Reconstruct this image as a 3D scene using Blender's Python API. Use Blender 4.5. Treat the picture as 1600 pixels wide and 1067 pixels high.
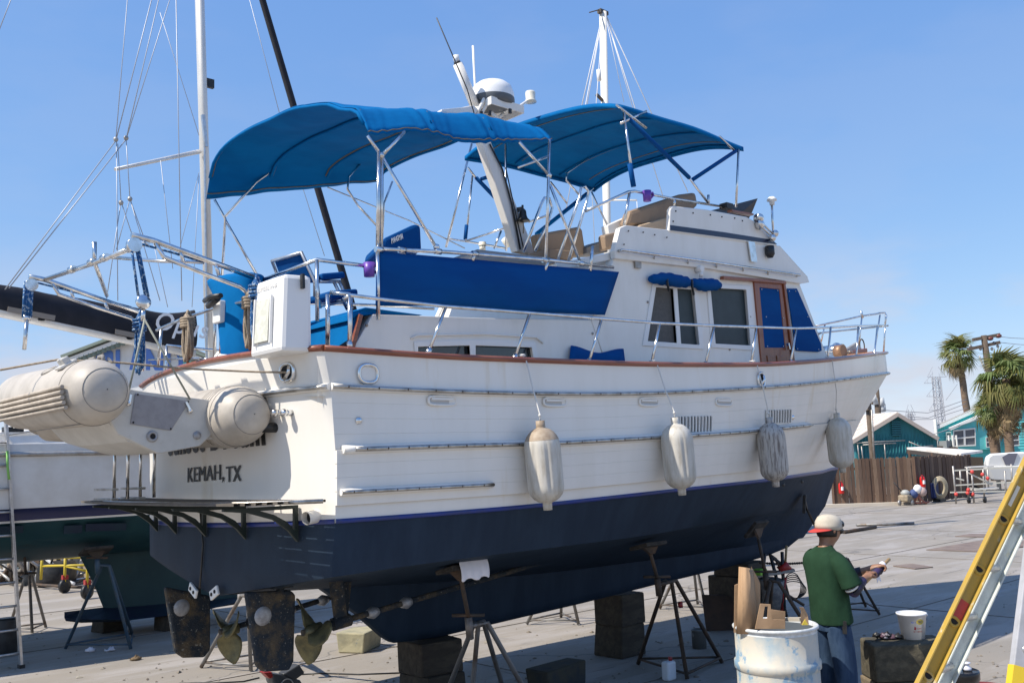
import bpy, bmesh, math, random
from mathutils import Vector, Matrix, Euler
from mathutils.geometry import tessellate_polygon
random.seed(7)
scene = bpy.context.scene
for o in list(bpy.data.objects): bpy.data.objects.remove(o)
COL = scene.collection
V = Vector
R = math.radians

# ------------------------------------------------------------ camera
YAW, PITCH, ROLL, FPX = R(47.7), R(7.1), R(2.0), 1500.0
CAMP = V((-3.4362, -7.1738, 2.15))
_F = V((math.cos(YAW)*math.cos(PITCH), math.sin(YAW)*math.cos(PITCH), math.sin(PITCH)))
_R0 = V((math.sin(YAW), -math.cos(YAW), 0)); _U0 = _R0.cross(_F)
CR = _R0*math.cos(ROLL) - _U0*math.sin(ROLL); CU = _R0*math.sin(ROLL) + _U0*math.cos(ROLL); CF = _F
cam = bpy.data.objects.new('camera', bpy.data.cameras.new('camera'))
cam.data.sensor_width = 36; cam.data.lens = 36*FPX/1600; cam.data.clip_end = 4000; cam.data.clip_start = .05
m = Matrix((CR, CU, -CF)).transposed().to_4x4(); m.translation = CAMP; cam.matrix_world = m
COL.objects.link(cam); scene.camera = cam
scene.render.resolution_x, scene.render.resolution_y = 1024, 682

# ------------------------------------------------------------ sky, sun, exposure
SUN = V((-.78, .235, 1.0)).normalized()          # towards the sun: port quarter, high
SEL = math.asin(SUN.z); SAZ = math.atan2(SUN.x, SUN.y)
w = bpy.data.worlds.new('World'); scene.world = w; w.use_nodes = True
nt = w.node_tree; nt.nodes.clear()
sky = nt.nodes.new('ShaderNodeTexSky'); sky.sky_type = 'NISHITA'; sky.sun_disc = False
sky.sun_elevation = SEL; sky.sun_rotation = SAZ; sky.altitude = 0; sky.air_density = 1.0; sky.dust_density = .1; sky.ozone_density = 6.0
bg = nt.nodes.new('ShaderNodeBackground'); bg.inputs['Strength'].default_value = .122
wo = nt.nodes.new('ShaderNodeOutputWorld')
def wmath(op, a, b):
    n = nt.nodes.new('ShaderNodeMath'); n.operation = op
    for k, v in ((0, a), (1, b)):
        if isinstance(v, (int, float)): n.inputs[k].default_value = v
        else: nt.links.new(v, n.inputs[k])
    return n.outputs[0]
sep = nt.nodes.new('ShaderNodeSeparateColor'); nt.links.new(sky.outputs[0], sep.inputs[0]); comb = nt.nodes.new('ShaderNodeCombineColor')
for k, (gam, gain) in enumerate(((.75, .84), (.58, .83), (.32, .975))):          # film-like shoulder, the same over the whole sky
    nt.links.new(wmath('MULTIPLY', wmath('POWER', wmath('MULTIPLY', sep.outputs[k], .15), gam), gain/.15), comb.inputs[k])
# thin cloud streaks that hang low all round the horizon
tcw = nt.nodes.new('ShaderNodeTexCoord'); mpw = nt.nodes.new('ShaderNodeMapping'); mpw.inputs['Scale'].default_value = (3.2, 3.2, 9.0); nt.links.new(tcw.outputs['Generated'], mpw.inputs[0])
cn = nt.nodes.new('ShaderNodeTexNoise'); cn.inputs['Scale'].default_value = 1.35; cn.inputs['Detail'].default_value = 7; cn.inputs['Roughness'].default_value = .55; nt.links.new(mpw.outputs[0], cn.inputs['Vector'])
crm = nt.nodes.new('ShaderNodeMapRange'); crm.inputs[1].default_value = .40; crm.inputs[2].default_value = .64; crm.interpolation_type = 'SMOOTHSTEP'; nt.links.new(cn.outputs[0], crm.inputs[0])
sx = nt.nodes.new('ShaderNodeSeparateXYZ'); nt.links.new(tcw.outputs['Generated'], sx.inputs[0])
low_ = nt.nodes.new('ShaderNodeMapRange'); low_.inputs[1].default_value = .24; low_.inputs[2].default_value = .07; low_.inputs[3].default_value = .06; low_.inputs[4].default_value = .8; low_.interpolation_type = 'SMOOTHSTEP'; nt.links.new(sx.outputs[2], low_.inputs[0])
cmx = nt.nodes.new('ShaderNodeMix'); cmx.data_type = 'RGBA'; nt.links.new(wmath('MULTIPLY', crm.outputs[0], low_.outputs[0]), cmx.inputs[0]); nt.links.new(comb.outputs[0], cmx.inputs[6]); cmx.inputs[7].default_value = (4.6, 4.55, 5.0, 1)
nt.links.new(cmx.outputs[2], bg.inputs[0]); nt.links.new(bg.outputs[0], wo.inputs[0])
sl = bpy.data.lights.new('sun', 'SUN'); sl.energy = 5.0; sl.angle = R(.53); sl.color = (1, .925, .81)
so = bpy.data.objects.new('sun', sl); so.rotation_euler = SUN.to_track_quat('Z', 'Y').to_euler(); so.location = (-20, 6, 30)
COL.objects.link(so)
scene.view_settings.view_transform = 'Standard'; scene.view_settings.look = 'None'
scene.view_settings.exposure = 0.3; scene.view_settings.gamma = 1.0; scene.view_settings.use_curve_mapping = False

# ------------------------------------------------------------ measuring helpers (photo point -> place on a known plane)
def ray(px, py): return CF + CR*((px-800)/FPX) + CU*((533.5-py)/FPX)
def P(px, py, ax, val):
    d = ray(px, py); return CAMP + d*((val-CAMP[ax])/d[ax])
def G(px, py, z=0.0): return P(px, py, 2, z)
def D(px, py, depth): return CAMP + ray(px, py)*depth
def proj(p):
    d = V(p)-CAMP; z = d.dot(CF); return 800+FPX*d.dot(CR)/z, 533.5-FPX*d.dot(CU)/z, z
def lerp(a, b, t): return a+(b-a)*t
def interp(x, xs, ys):
    if x <= xs[0]: return ys[0]
    for i in range(len(xs)-1):
        if x <= xs[i+1]: return lerp(ys[i], ys[i+1], (x-xs[i])/(xs[i+1]-xs[i]))
    return ys[-1]
def cubic(x, xs, ys):
    n = len(xs)
    if x <= xs[0]: return ys[0]
    if x >= xs[-1]: return ys[-1]
    i = max(k for k in range(n-1) if xs[k] <= x)
    def sl_(k):
        if k == 0: return (ys[1]-ys[0])/(xs[1]-xs[0])
        if k == n-1: return (ys[-1]-ys[-2])/(xs[-1]-xs[-2])
        return (ys[k+1]-ys[k-1])/(xs[k+1]-xs[k-1])
    h = xs[i+1]-xs[i]; t = (x-xs[i])/h; a, b = sl_(i)*h, sl_(i+1)*h
    return (2*t**3-3*t*t+1)*ys[i]+(t**3-2*t*t+t)*a+(-2*t**3+3*t*t)*ys[i+1]+(t**3-t*t)*b
def zon(x, y, poly):
    lo, hi = -1., 12.; xs = [p[0] for p in poly]; ys = [p[1] for p in poly]
    for _ in range(40):
        mz = (lo+hi)/2; q = proj((x, y, mz))
        if q[1] > interp(q[0], xs, ys): lo = mz
        else: hi = mz
    return (lo+hi)/2

# ------------------------------------------------------------ materials
MATS = {}
def mat(name, col, rough=.5, metal=0., col2=None, scale=6., lo=.42, hi=.62, bump=0., bscale=60., detail=5., stretch=(1, 1, 1), spec=.5, coat=0., transl=0., col3=None, scale3=30., lo3=.6, hi3=.7, sss=0.):
    if name in MATS: return MATS[name]
    m = bpy.data.materials.new(name); m.use_nodes = True; N = m.node_tree.nodes; L = m.node_tree.links
    b = N['Principled BSDF']; b.inputs['Roughness'].default_value = rough; b.inputs['Metallic'].default_value = metal
    b.inputs['Base Color'].default_value = (*col, 1); b.inputs['Specular IOR Level'].default_value = spec; b.inputs['Coat Weight'].default_value = coat
    m.diffuse_color = (*col, 1)
    tc = N.new('ShaderNodeTexCoord'); mp = N.new('ShaderNodeMapping'); mp.inputs['Scale'].default_value = stretch
    L.new(tc.outputs['Object'], mp.inputs[0])
    prev = None
    def layer(prev, c1, c2, sc, l, h):
        t = N.new('ShaderNodeTexNoise'); t.inputs['Scale'].default_value = sc; t.inputs['Detail'].default_value = detail; t.inputs['Roughness'].default_value = .62
        L.new(mp.outputs[0], t.inputs['Vector'])
        r = N.new('ShaderNodeMapRange'); r.inputs[1].default_value = l; r.inputs[2].default_value = h; L.new(t.outputs[0], r.inputs[0])
        x = N.new('ShaderNodeMix'); x.data_type = 'RGBA'; L.new(r.outputs[0], x.inputs[0])
        if prev is None: x.inputs[6].default_value = (*c1, 1)
        else: L.new(prev, x.inputs[6])
        x.inputs[7].default_value = (*c2, 1)
        return x.outputs[2]
    if col2: prev = layer(None, col, col2, scale, lo, hi)
    if col3: prev = layer(prev, col, col3, scale3, lo3, hi3)
    if prev is not None: L.new(prev, b.inputs['Base Color'])
    if bump:
        t = N.new('ShaderNodeTexNoise'); t.inputs['Scale'].default_value = bscale; t.inputs['Detail'].default_value = 3; L.new(mp.outputs[0], t.inputs['Vector'])
        bn = N.new('ShaderNodeBump'); bn.inputs['Strength'].default_value = bump; bn.inputs['Distance'].default_value = .01
        L.new(t.outputs[0], bn.inputs['Height']); L.new(bn.outputs[0], b.inputs['Normal'])
    if transl:
        tr = N.new('ShaderNodeBsdfTranslucent'); mx = N.new('ShaderNodeMixShader'); mx.inputs[0].default_value = transl
        tr.inputs[0].default_value = (*col, 1)
        L.new(b.outputs[0], mx.inputs[1]); L.new(tr.outputs[0], mx.inputs[2]); L.new(mx.outputs[0], N['Material Output'].inputs[0])
    MATS[name] = m; return m

WHITE = mat('gelcoat white', (.80, .77, .715), .30, col2=(.745, .71, .645), scale=1.6, lo=.45, hi=.75, stretch=(2.0, 1, .22), col3=(.66, .57, .42), scale3=2.6, lo3=.60, hi3=.84)
WHITE2 = mat('house white', (.80, .77, .715), .4, col2=(.735, .70, .635), scale=3, lo=.45, hi=.75, stretch=(1.6, 1.6, .5), bump=.05, bscale=8)
NAVY = mat('antifouling navy', (.0085, .0215, .0430), .7, spec=.3, col2=(.0145, .0315, .0575), scale=3.0, lo=.40, hi=.66, bump=.12, bscale=90, stretch=(2.2, 1, .5), col3=(.018, .027, .043), scale3=11, lo3=.62, hi3=.85)
BOOT = mat('boot stripe blue', (.010, .030, .20), .4, col2=(.018, .035, .15), scale=9)
TEAK = mat('varnished teak', (.21, .058, .028), .35, col2=(.30, .10, .05), scale=9, stretch=(.25, 3, 3), coat=.3, bump=.08, bscale=30)
TEAKL = mat('bare teak', (0.3528, 0.1680, 0.0840), .6, col2=(0.2772, 0.1260, 0.0672), scale=9, stretch=(.3, 3, 3))
MAHOG = mat('mahogany door', (.22, .055, .020), .35, col2=(.28, .078, .028), scale=7, stretch=(4, 4, .35), coat=.3)
STEEL = mat('polished steel', (.78, .78, .78), .18, 1.0, col2=(.62, .60, .57), scale=14)
STEELD = mat('weathered steel strip', (0.5208, 0.5040, 0.4788), .36, 1.0, col2=(0.3360, 0.3108, 0.2772), scale=10, stretch=(1, 1, 1), col3=(0.2520, 0.1176, 0.0588), scale3=16, lo3=.70, hi3=.78)
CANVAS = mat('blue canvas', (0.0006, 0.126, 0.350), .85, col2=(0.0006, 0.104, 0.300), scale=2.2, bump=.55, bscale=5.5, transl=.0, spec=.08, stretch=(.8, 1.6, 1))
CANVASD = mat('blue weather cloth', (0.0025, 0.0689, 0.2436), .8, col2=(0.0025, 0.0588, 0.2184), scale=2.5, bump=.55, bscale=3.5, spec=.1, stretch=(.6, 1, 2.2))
CANVASN = mat('faded navy canvas', (0.0050, 0.0378, 0.1512), .8, bump=.1, bscale=50)
SEAM = mat('canvas seam', (0.1344, 0.1176, 0.0756), .8)
NAVYSTRIPE = mat('navy stripe paint', (0.0101, 0.0235, 0.0630), .3)
GLASSD = mat('dark window glass', (.020, .025, .027), .06, spec=.6, coat=.4)
SCREEN = mat('insect screen', (.105, .10, .092), .75, col2=(.085, .082, .076), scale=30)
MESH = mat('grey green window mesh', (.036, .052, .056), .5, spec=.4, col2=(.030, .044, .048), scale=8)
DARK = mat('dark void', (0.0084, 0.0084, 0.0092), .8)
BLACK = mat('black plastic', (0.0101, 0.0101, 0.0109), .45, col2=(0.0252, 0.0252, 0.0252), scale=10)
BLACKPAINT = mat('black lettering', (0.0067, 0.0067, 0.0076), .4)
GREENBLK = mat('dark green bracket paint', (0.0084, 0.0185, 0.0151), .5, col2=(0.0168, 0.0252, 0.0210), scale=12)
TAN = mat('tan vinyl', (0.3024, 0.2100, 0.1344), .6, col2=(0.2520, 0.1680, 0.1092), scale=4, bump=.08, bscale=40)
BROWN = mat('brown vinyl', (0.0924, 0.0714, 0.0546), .7)
HYPALON = mat('dinghy hypalon', (.49, .445, .385), .5, col2=(0.3528, 0.3150, 0.2646), scale=4, lo=.4, hi=.7, bump=.06, bscale=120, col3=(0.2688, 0.2436, 0.2100), scale3=13, lo3=.66, hi3=.85)
HYPD = mat('dinghy grey trim', (0.2772, 0.2562, 0.2352), .7, col2=(0.2268, 0.2100, 0.1848), scale=9)
FIBRE = mat('dinghy fibreglass', (0.5544, 0.5376, 0.4956), .4, col2=(0.4872, 0.4704, 0.4284), scale=5, col3=(0.3528, 0.3276, 0.2772), scale3=9, lo3=.66, hi3=.85)
GREYPLATE = mat('grey engine plate', (0.2856, 0.2772, 0.2856), .6, col2=(0.2436, 0.2352, 0.2436), scale=15)
ROPE = mat('tan rope', (0.3528, 0.2856, 0.2100), .9, col2=(0.2520, 0.1932, 0.1344), scale=60, bump=.4, bscale=200)
ROPEB = mat('blue braided rope', (0.0101, 0.0840, 0.2352), .85, col2=(0.2940, 0.3780, 0.4620), scale=45, lo=.56, hi=.60, detail=1)
ROPEW = mat('white cord', (.66, .64, .60), .85)
PURPLE = mat('purple plastic', (0.1344, 0.0504, 0.3528), .4)
FENDER = mat('fender vinyl', (.56, .53, .47), .5, col2=(.40, .36, .29), scale=7, lo=.45, hi=.7, stretch=(3, 3, .6), col3=(.20, .17, .13), scale3=20, lo3=.64, hi3=.78)
FENDERD = mat('dirty fender vinyl', (.46, .43, .39), .55, col2=(.17, .145, .13), scale=12, lo=.46, hi=.64, stretch=(4, 4, .5), col3=(.52, .49, .45), scale3=20)
FENDERR = mat('rusty fender top', (0.3864, 0.3108, 0.2268), .6, col2=(0.2856, 0.2100, 0.1428), scale=12)
BRONZE = mat('fouled bronze', (.20, .175, .085), .5, .45, col2=(.10, .095, .055), scale=9, col3=(0.2100, 0.2016, 0.1512), scale3=30, lo3=.66, hi3=.74, bump=.3, bscale=60)
FOUL = mat('fouled rudder paint', (0.0101, 0.0168, 0.0252), .8, col2=(0.0966, 0.0689, 0.0378), scale=9, lo=.46, hi=.66, col3=(0.2772, 0.2604, 0.2184), scale3=55, lo3=.63, hi3=.70, bump=.8, bscale=70)
ZINC = mat('zinc anode', (0.3864, 0.3864, 0.3948), .55, .6, col2=(0.2856, 0.2772, 0.2772), scale=22)
RUSTSTEEL = mat('galvanised stand pipe', (0.2352, 0.2310, 0.2268), .55, .5, col2=(0.1428, 0.1008, 0.0714), scale=7, lo=.48, hi=.66, stretch=(1, 1, .6), bump=.2, bscale=40)
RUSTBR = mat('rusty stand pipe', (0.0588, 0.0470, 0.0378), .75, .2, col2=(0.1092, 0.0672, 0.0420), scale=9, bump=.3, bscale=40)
BLUEPIPE = mat('blue painted stand', (0.0462, 0.0924, 0.1428), .55, .1, col2=(0.0840, 0.1092, 0.1260), scale=9)
REDP = mat('red paint', (0.3528, 0.0168, 0.0151), .4, col2=(0.2772, 0.0252, 0.0168), scale=12)
PLY = mat('stand pad plywood', (0.0252, 0.0218, 0.0193), .85, col2=(0.0588, 0.0504, 0.0420), scale=10)
RAG = mat('white rag', (.78, .76, .80), .9, bump=.2, bscale=20)
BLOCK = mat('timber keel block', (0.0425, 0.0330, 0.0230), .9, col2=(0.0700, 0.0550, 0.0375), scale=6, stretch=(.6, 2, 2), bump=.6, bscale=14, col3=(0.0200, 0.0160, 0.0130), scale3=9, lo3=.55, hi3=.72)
BLOCKY = mat('yellow painted block', (.37, .335, .215), .85, col2=(.27, .25, .17), scale=6, bump=.6, bscale=16, col3=(0.0840, 0.1176, 0.1428), scale3=9, lo3=.66, hi3=.74)
ALU = mat('aluminium', (.62, .62, .63), .35, .9, col2=(.52, .51, .50), scale=18)
MASTALU = mat('mast aluminium', (.72, .70, .66), .42, .35, col2=(.64, .62, .58), scale=4, stretch=(1, 1, .3))
BLACKSAIL = mat('black sail cover', (0.0050, 0.0059, 0.0118), .75, col2=(0.0118, 0.0126, 0.0202), scale=4, bump=.3, bscale=4)
SAILWHITE = mat('sailboat topside white', (.70, .68, .64), .3, col2=(.62, .59, .54), scale=2)
SAILTEAL = mat('teal antifouling', (0.0084, 0.0462, 0.0588), .55, col2=(0.0168, 0.0630, 0.0714), scale=2, col3=(0.0378, 0.0420, 0.0294), scale3=2.3, lo3=.6, hi3=.8)
SAILNAVY = mat('navy keel paint', (0.0101, 0.0185, 0.0462), .6, col2=(0.0101, 0.0294, 0.0504), scale=3)
TURQD = mat('dark turquoise siding', (0.0185, 0.1680, 0.1974), .7, col2=(0.0151, 0.1386, 0.1680), scale=3, stretch=(3, 3, .5))
TURQ = mat('bright turquoise siding', (.13, .56, .57), .65, col2=(.11, .50, .51), scale=2)
TRIMW = mat('white house trim', (.78, .77, .74), .6)
ROOFTAN = mat('sheet metal roof', (.68, .60, .52), .55, col2=(.56, .44, .35), scale=2.2, lo=.45, hi=.65, stretch=(1, 5, 1), col3=(.70, .64, .58), scale3=5)
ROOFW = mat('white sheet roof', (.78, .74, .68), .5, col2=(.66, .60, .53), scale=2)
FENCEW = [mat('fence board %d' % i, c, .9, col2=tuple(v*.72 for v in c), scale=5, stretch=(5, 5, .5), col3=tuple(v*1.5 for v in c), scale3=16, lo3=.62, hi3=.78) for i, c in enumerate([(.155, .095, .062), (.125, .082, .060), (.19, .125, .085), (.11, .066, .045)])]
POLEW = mat('weathered pole wood', (0.1344, 0.1008, 0.0756), .9, col2=(0.0840, 0.0630, 0.0462), scale=5, stretch=(4, 4, .4))
GALV = mat('galvanised frame', (0.4200, 0.4116, 0.3948), .5, .6, col2=(0.3192, 0.2856, 0.2520), scale=9)
YELLOWF = mat('yellow fibreglass rail', (0.4536, 0.2940, 0.0462), .55, col2=(0.3864, 0.2604, 0.0630), scale=6, stretch=(2, 2, .7), col3=(0.5208, 0.4872, 0.3528), scale3=9, lo3=.60, hi3=.72, bump=.1, bscale=80)
YELLOWM = mat('yellow frame paint', (0.5040, 0.3780, 0.0252), .5)
FROND = mat('palm frond green', (.15, .21, .065), .6, col2=(.21, .25, .09), scale=.7, transl=.4)
FROND2 = mat('palm frond yellow green', (.24, .22, .07), .65, col2=(.12, .15, .04), scale=.7, transl=.4)
FRONDD = mat('dead palm frond', (.34, .25, .13), .8, col2=(.18, .125, .065), scale=.9, transl=.1)
TRUNK = mat('palm trunk', (0.2100, 0.1428, 0.0966), .9, col2=(0.1344, 0.0924, 0.0630), scale=3, stretch=(1, 1, 6), bump=.5, bscale=12)

# ------------------------------------------------------------ mesh builder
def frame_of(d, up=V((0, 0, 1))):
    d = d.normalized()
    if abs(d.dot(up)) > .98: up = V((1, 0, 0))
    s = d.cross(up).normalized(); return s, s.cross(d).normalized(), d
class MB:
    def __init__(self): self.v = []; self.f = []; self.s = []
    def add(self, vs, fs, smooth=False):
        n = len(self.v); self.v += [V(p) for p in vs]; self.f += [tuple(i+n for i in f) for f in fs]; self.s += [smooth]*len(fs); return self
    def box(self, c, s, M=None):
        c = V(c); x, y, z = s[0]/2, s[1]/2, s[2]/2; q = []
        for dx, dy, dz in ((-1, -1, -1), (1, -1, -1), (1, 1, -1), (-1, 1, -1), (-1, -1, 1), (1, -1, 1), (1, 1, 1), (-1, 1, 1)):
            p = V((dx*x, dy*y, dz*z)); q.append(c+(M @ p if M else p))
        return self.add(q, [(3, 2, 1, 0), (4, 5, 6, 7), (0, 1, 5, 4), (1, 2, 6, 5), (2, 3, 7, 6), (3, 0, 4, 7)])
    def bar(self, a, b, w, h, up=V((0, 0, 1))):
        a, b = V(a), V(b); s, u, d = frame_of(b-a, up); s = s*(w/2); u = u*(h/2)
        return self.add([a-s-u, a+s-u, a+s+u, a-s+u, b-s-u, b+s-u, b+s+u, b-s+u], [(0, 1, 2, 3), (7, 6, 5, 4), (0, 4, 5, 1), (1, 5, 6, 2), (2, 6, 7, 3), (3, 7, 4, 0)])
    def tube(self, pts, r, n=8, closed=False, caps=True, sy=1.0):
        pts = [V(p) for p in pts]; N = len(pts); rr = r if isinstance(r, (list, tuple)) else [r]*N
        rings = []; prev = None
        for i, p in enumerate(pts):
            if closed: d = pts[(i+1) % N]-pts[i-1]
            else: d = pts[min(i+1, N-1)]-pts[max(i-1, 0)]
            if d.length < 1e-9: d = V((0, 0, 1))
            d.normalize()
            if prev is None: s, u, _ = frame_of(d)
            else:
                s = prev-d*prev.dot(d)
                if s.length < 1e-6: s, u, _ = frame_of(d)
                s.normalize(); u = s.cross(d)
            prev = s
            rings.append([p+s*(math.cos(2*math.pi*k/n)*rr[i])+u*(math.sin(2*math.pi*k/n)*rr[i]*sy) for k in range(n)])
        vs = [q for g in rings for q in g]; fs = []
        for i in range(N if closed else N-1):
            a, b = i*n, ((i+1) % N)*n
            for k in range(n): fs.append((a+k, a+(k+1) % n, b+(k+1) % n, b+k))
        self.add(vs, fs, True)
        if caps and not closed:
            self.add(rings[0], [tuple(range(n))]); self.add(rings[-1], [tuple(reversed(range(n)))])
        return self
    def cyl(self, a, b, r, r2=None, n=12): return self.tube([a, b], [r, r if r2 is None else r2], n)
    def lathe(self, prof, n=24, M=None, smooth=True, mod=None):
        vs = []; fs = []
        for i, (r, z) in enumerate(prof):
            for k in range(n):
                a = 2*math.pi*k/n; rr = r*(mod(a, i) if mod else 1); p = V((rr*math.cos(a), rr*math.sin(a), z)); vs.append(M @ p if M else p)
        for i in range(len(prof)-1):
            for k in range(n): fs.append((i*n+k, i*n+(k+1) % n, (i+1)*n+(k+1) % n, (i+1)*n+k))
        return self.add(vs, fs, smooth)
    def grid(self, rows, smooth=True, close=False):
        n = len(rows[0]); vs = [p for r in rows for p in r]; fs = []
        for i in range(len(rows)-1):
            for k in range(n if close else n-1): fs.append((i*n+k, i*n+(k+1) % n, (i+1)*n+(k+1) % n, (i+1)*n+k))
        return self.add(vs, fs, smooth)
    def panel(self, poly, off, holes=()):
        off = V(off); loops = [[V(p) for p in poly]]+[[V(p) for p in h] for h in holes]
        flat = [p for l in loops for p in l]; tr = tessellate_polygon(loops); n = len(flat)
        self.add(flat, [tuple(t) for t in tr]); self.add([p+off for p in flat], [tuple(reversed(t)) for t in tr])
        for l in loops:
            k = len(l); self.add(l+[p+off for p in l], [(i, (i+1) % k, k+(i+1) % k, k+i) for i in range(k)])
        return self
    def ball(self, c, r, n=12, M=None):
        r = (r, r, r) if not isinstance(r, (tuple, list)) else r; c = V(c); rows = []
        for i in range(n//2+1):
            t = math.pi*i/(n//2); rows.append([])
            for k in range(n):
                a = 2*math.pi*k/n; p = V((r[0]*math.sin(t)*math.cos(a), r[1]*math.sin(t)*math.sin(a), r[2]*math.cos(t))); rows[-1].append(c+(M @ p if M else p))
        return self.grid(rows, True, True)
    def build(self, name, material, parent=None, bevel=0, sub=0, solid=0, fix=True, base=None):
        me = bpy.data.meshes.new(name)
        o0 = V((0, 0, 0))
        if base is not None: o0 = V(base)
        elif parent is not None:
            q = parent
            while q is not None: o0 = o0+q.location; q = q.parent
        me.from_pydata([p-o0 for p in self.v], [], self.f); me.materials.append(material)
        for p, s in zip(me.polygons, self.s): p.use_smooth = s
        if fix:
            bm = bmesh.new(); bm.from_mesh(me); bmesh.ops.remove_doubles(bm, verts=bm.verts, dist=1e-5); bmesh.ops.recalc_face_normals(bm, faces=bm.faces); bm.to_mesh(me); bm.free()
        me.update()
        o = bpy.data.objects.new(name, me); COL.objects.link(o); o.parent = parent
        if base is not None: o.location = o0
        if bevel:
            b = o.modifiers.new('bevel', 'BEVEL'); b.width = bevel; b.segments = 2; b.limit_method = 'ANGLE'; b.angle_limit = R(35)
        if solid:
            b = o.modifiers.new('solid', 'SOLIDIFY'); b.thickness = solid; b.offset = 0
        if sub:
            b = o.modifiers.new('sub', 'SUBSURF'); b.levels = sub; b.render_levels = sub
        return o
def tag(o, label, cat, group=None):
    o['label'] = label; o['category'] = cat
    if group: o['group'] = group
    return o
def thing(name, label, cat, loc=(0, 0, 0), group=None, rz=0):
    o = bpy.data.objects.new(name, None); COL.objects.link(o); o.location = loc; o.rotation_euler = (0, 0, rz); o.empty_display_size = .2
    return tag(o, label, cat, group)
def struct(o): o['kind'] = 'structure'; return o
def copy_tree(o, parent=None):
    c = o.copy(); COL.objects.link(c); c.parent = parent
    for ch in o.children: copy_tree(ch, c)
    return c
def text_geo(body, size=1., bold=0., depth=.004):
    cu = bpy.data.curves.new('t', 'FONT'); cu.body = body; cu.space_character = 1.12 if bold > 0 else 1.06; cu.size = size; cu.offset = bold; cu.extrude = depth; cu.resolution_u = 3
    ob = bpy.data.objects.new('t', cu); COL.objects.link(ob); dg = bpy.context.evaluated_depsgraph_get(); dg.update()
    me = bpy.data.meshes.new_from_object(ob.evaluated_get(dg)); vs = [v.co.copy() for v in me.vertices]; fs = [tuple(p.vertices) for p in me.polygons]
    bpy.data.objects.remove(ob); bpy.data.curves.remove(cu); bpy.data.meshes.remove(me)
    return vs, fs
def text_on(mb, body, o, u, v, width=None, height=None, bold=0., depth=.004, lift=0., shear=0., fn=None):
    """letters laid from o along u (to width) and v (to height)"""
    vs, fs = text_geo(body, 1., bold, depth); u, v = V(u).normalized(), V(v).normalized(); n = u.cross(v)
    x0 = min(p.x for p in vs); x1 = max(p.x for p in vs); y0 = min(p.y for p in vs); y1 = max(p.y for p in vs)
    sy = height/(y1-y0) if height else 1; sx = width/(x1-x0) if width else sy
    if not height: sy = sx
    out = []
    for p in vs:
        a, b_ = (p.x-x0)*sx+shear*(p.y-y0)*sy, (p.y-y0)*sy
        q = V(o)+u*a+v*b_
        out.append((fn(q) if fn else q)+n*(lift+p.z))
    mb.add(out, fs); return mb

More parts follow.
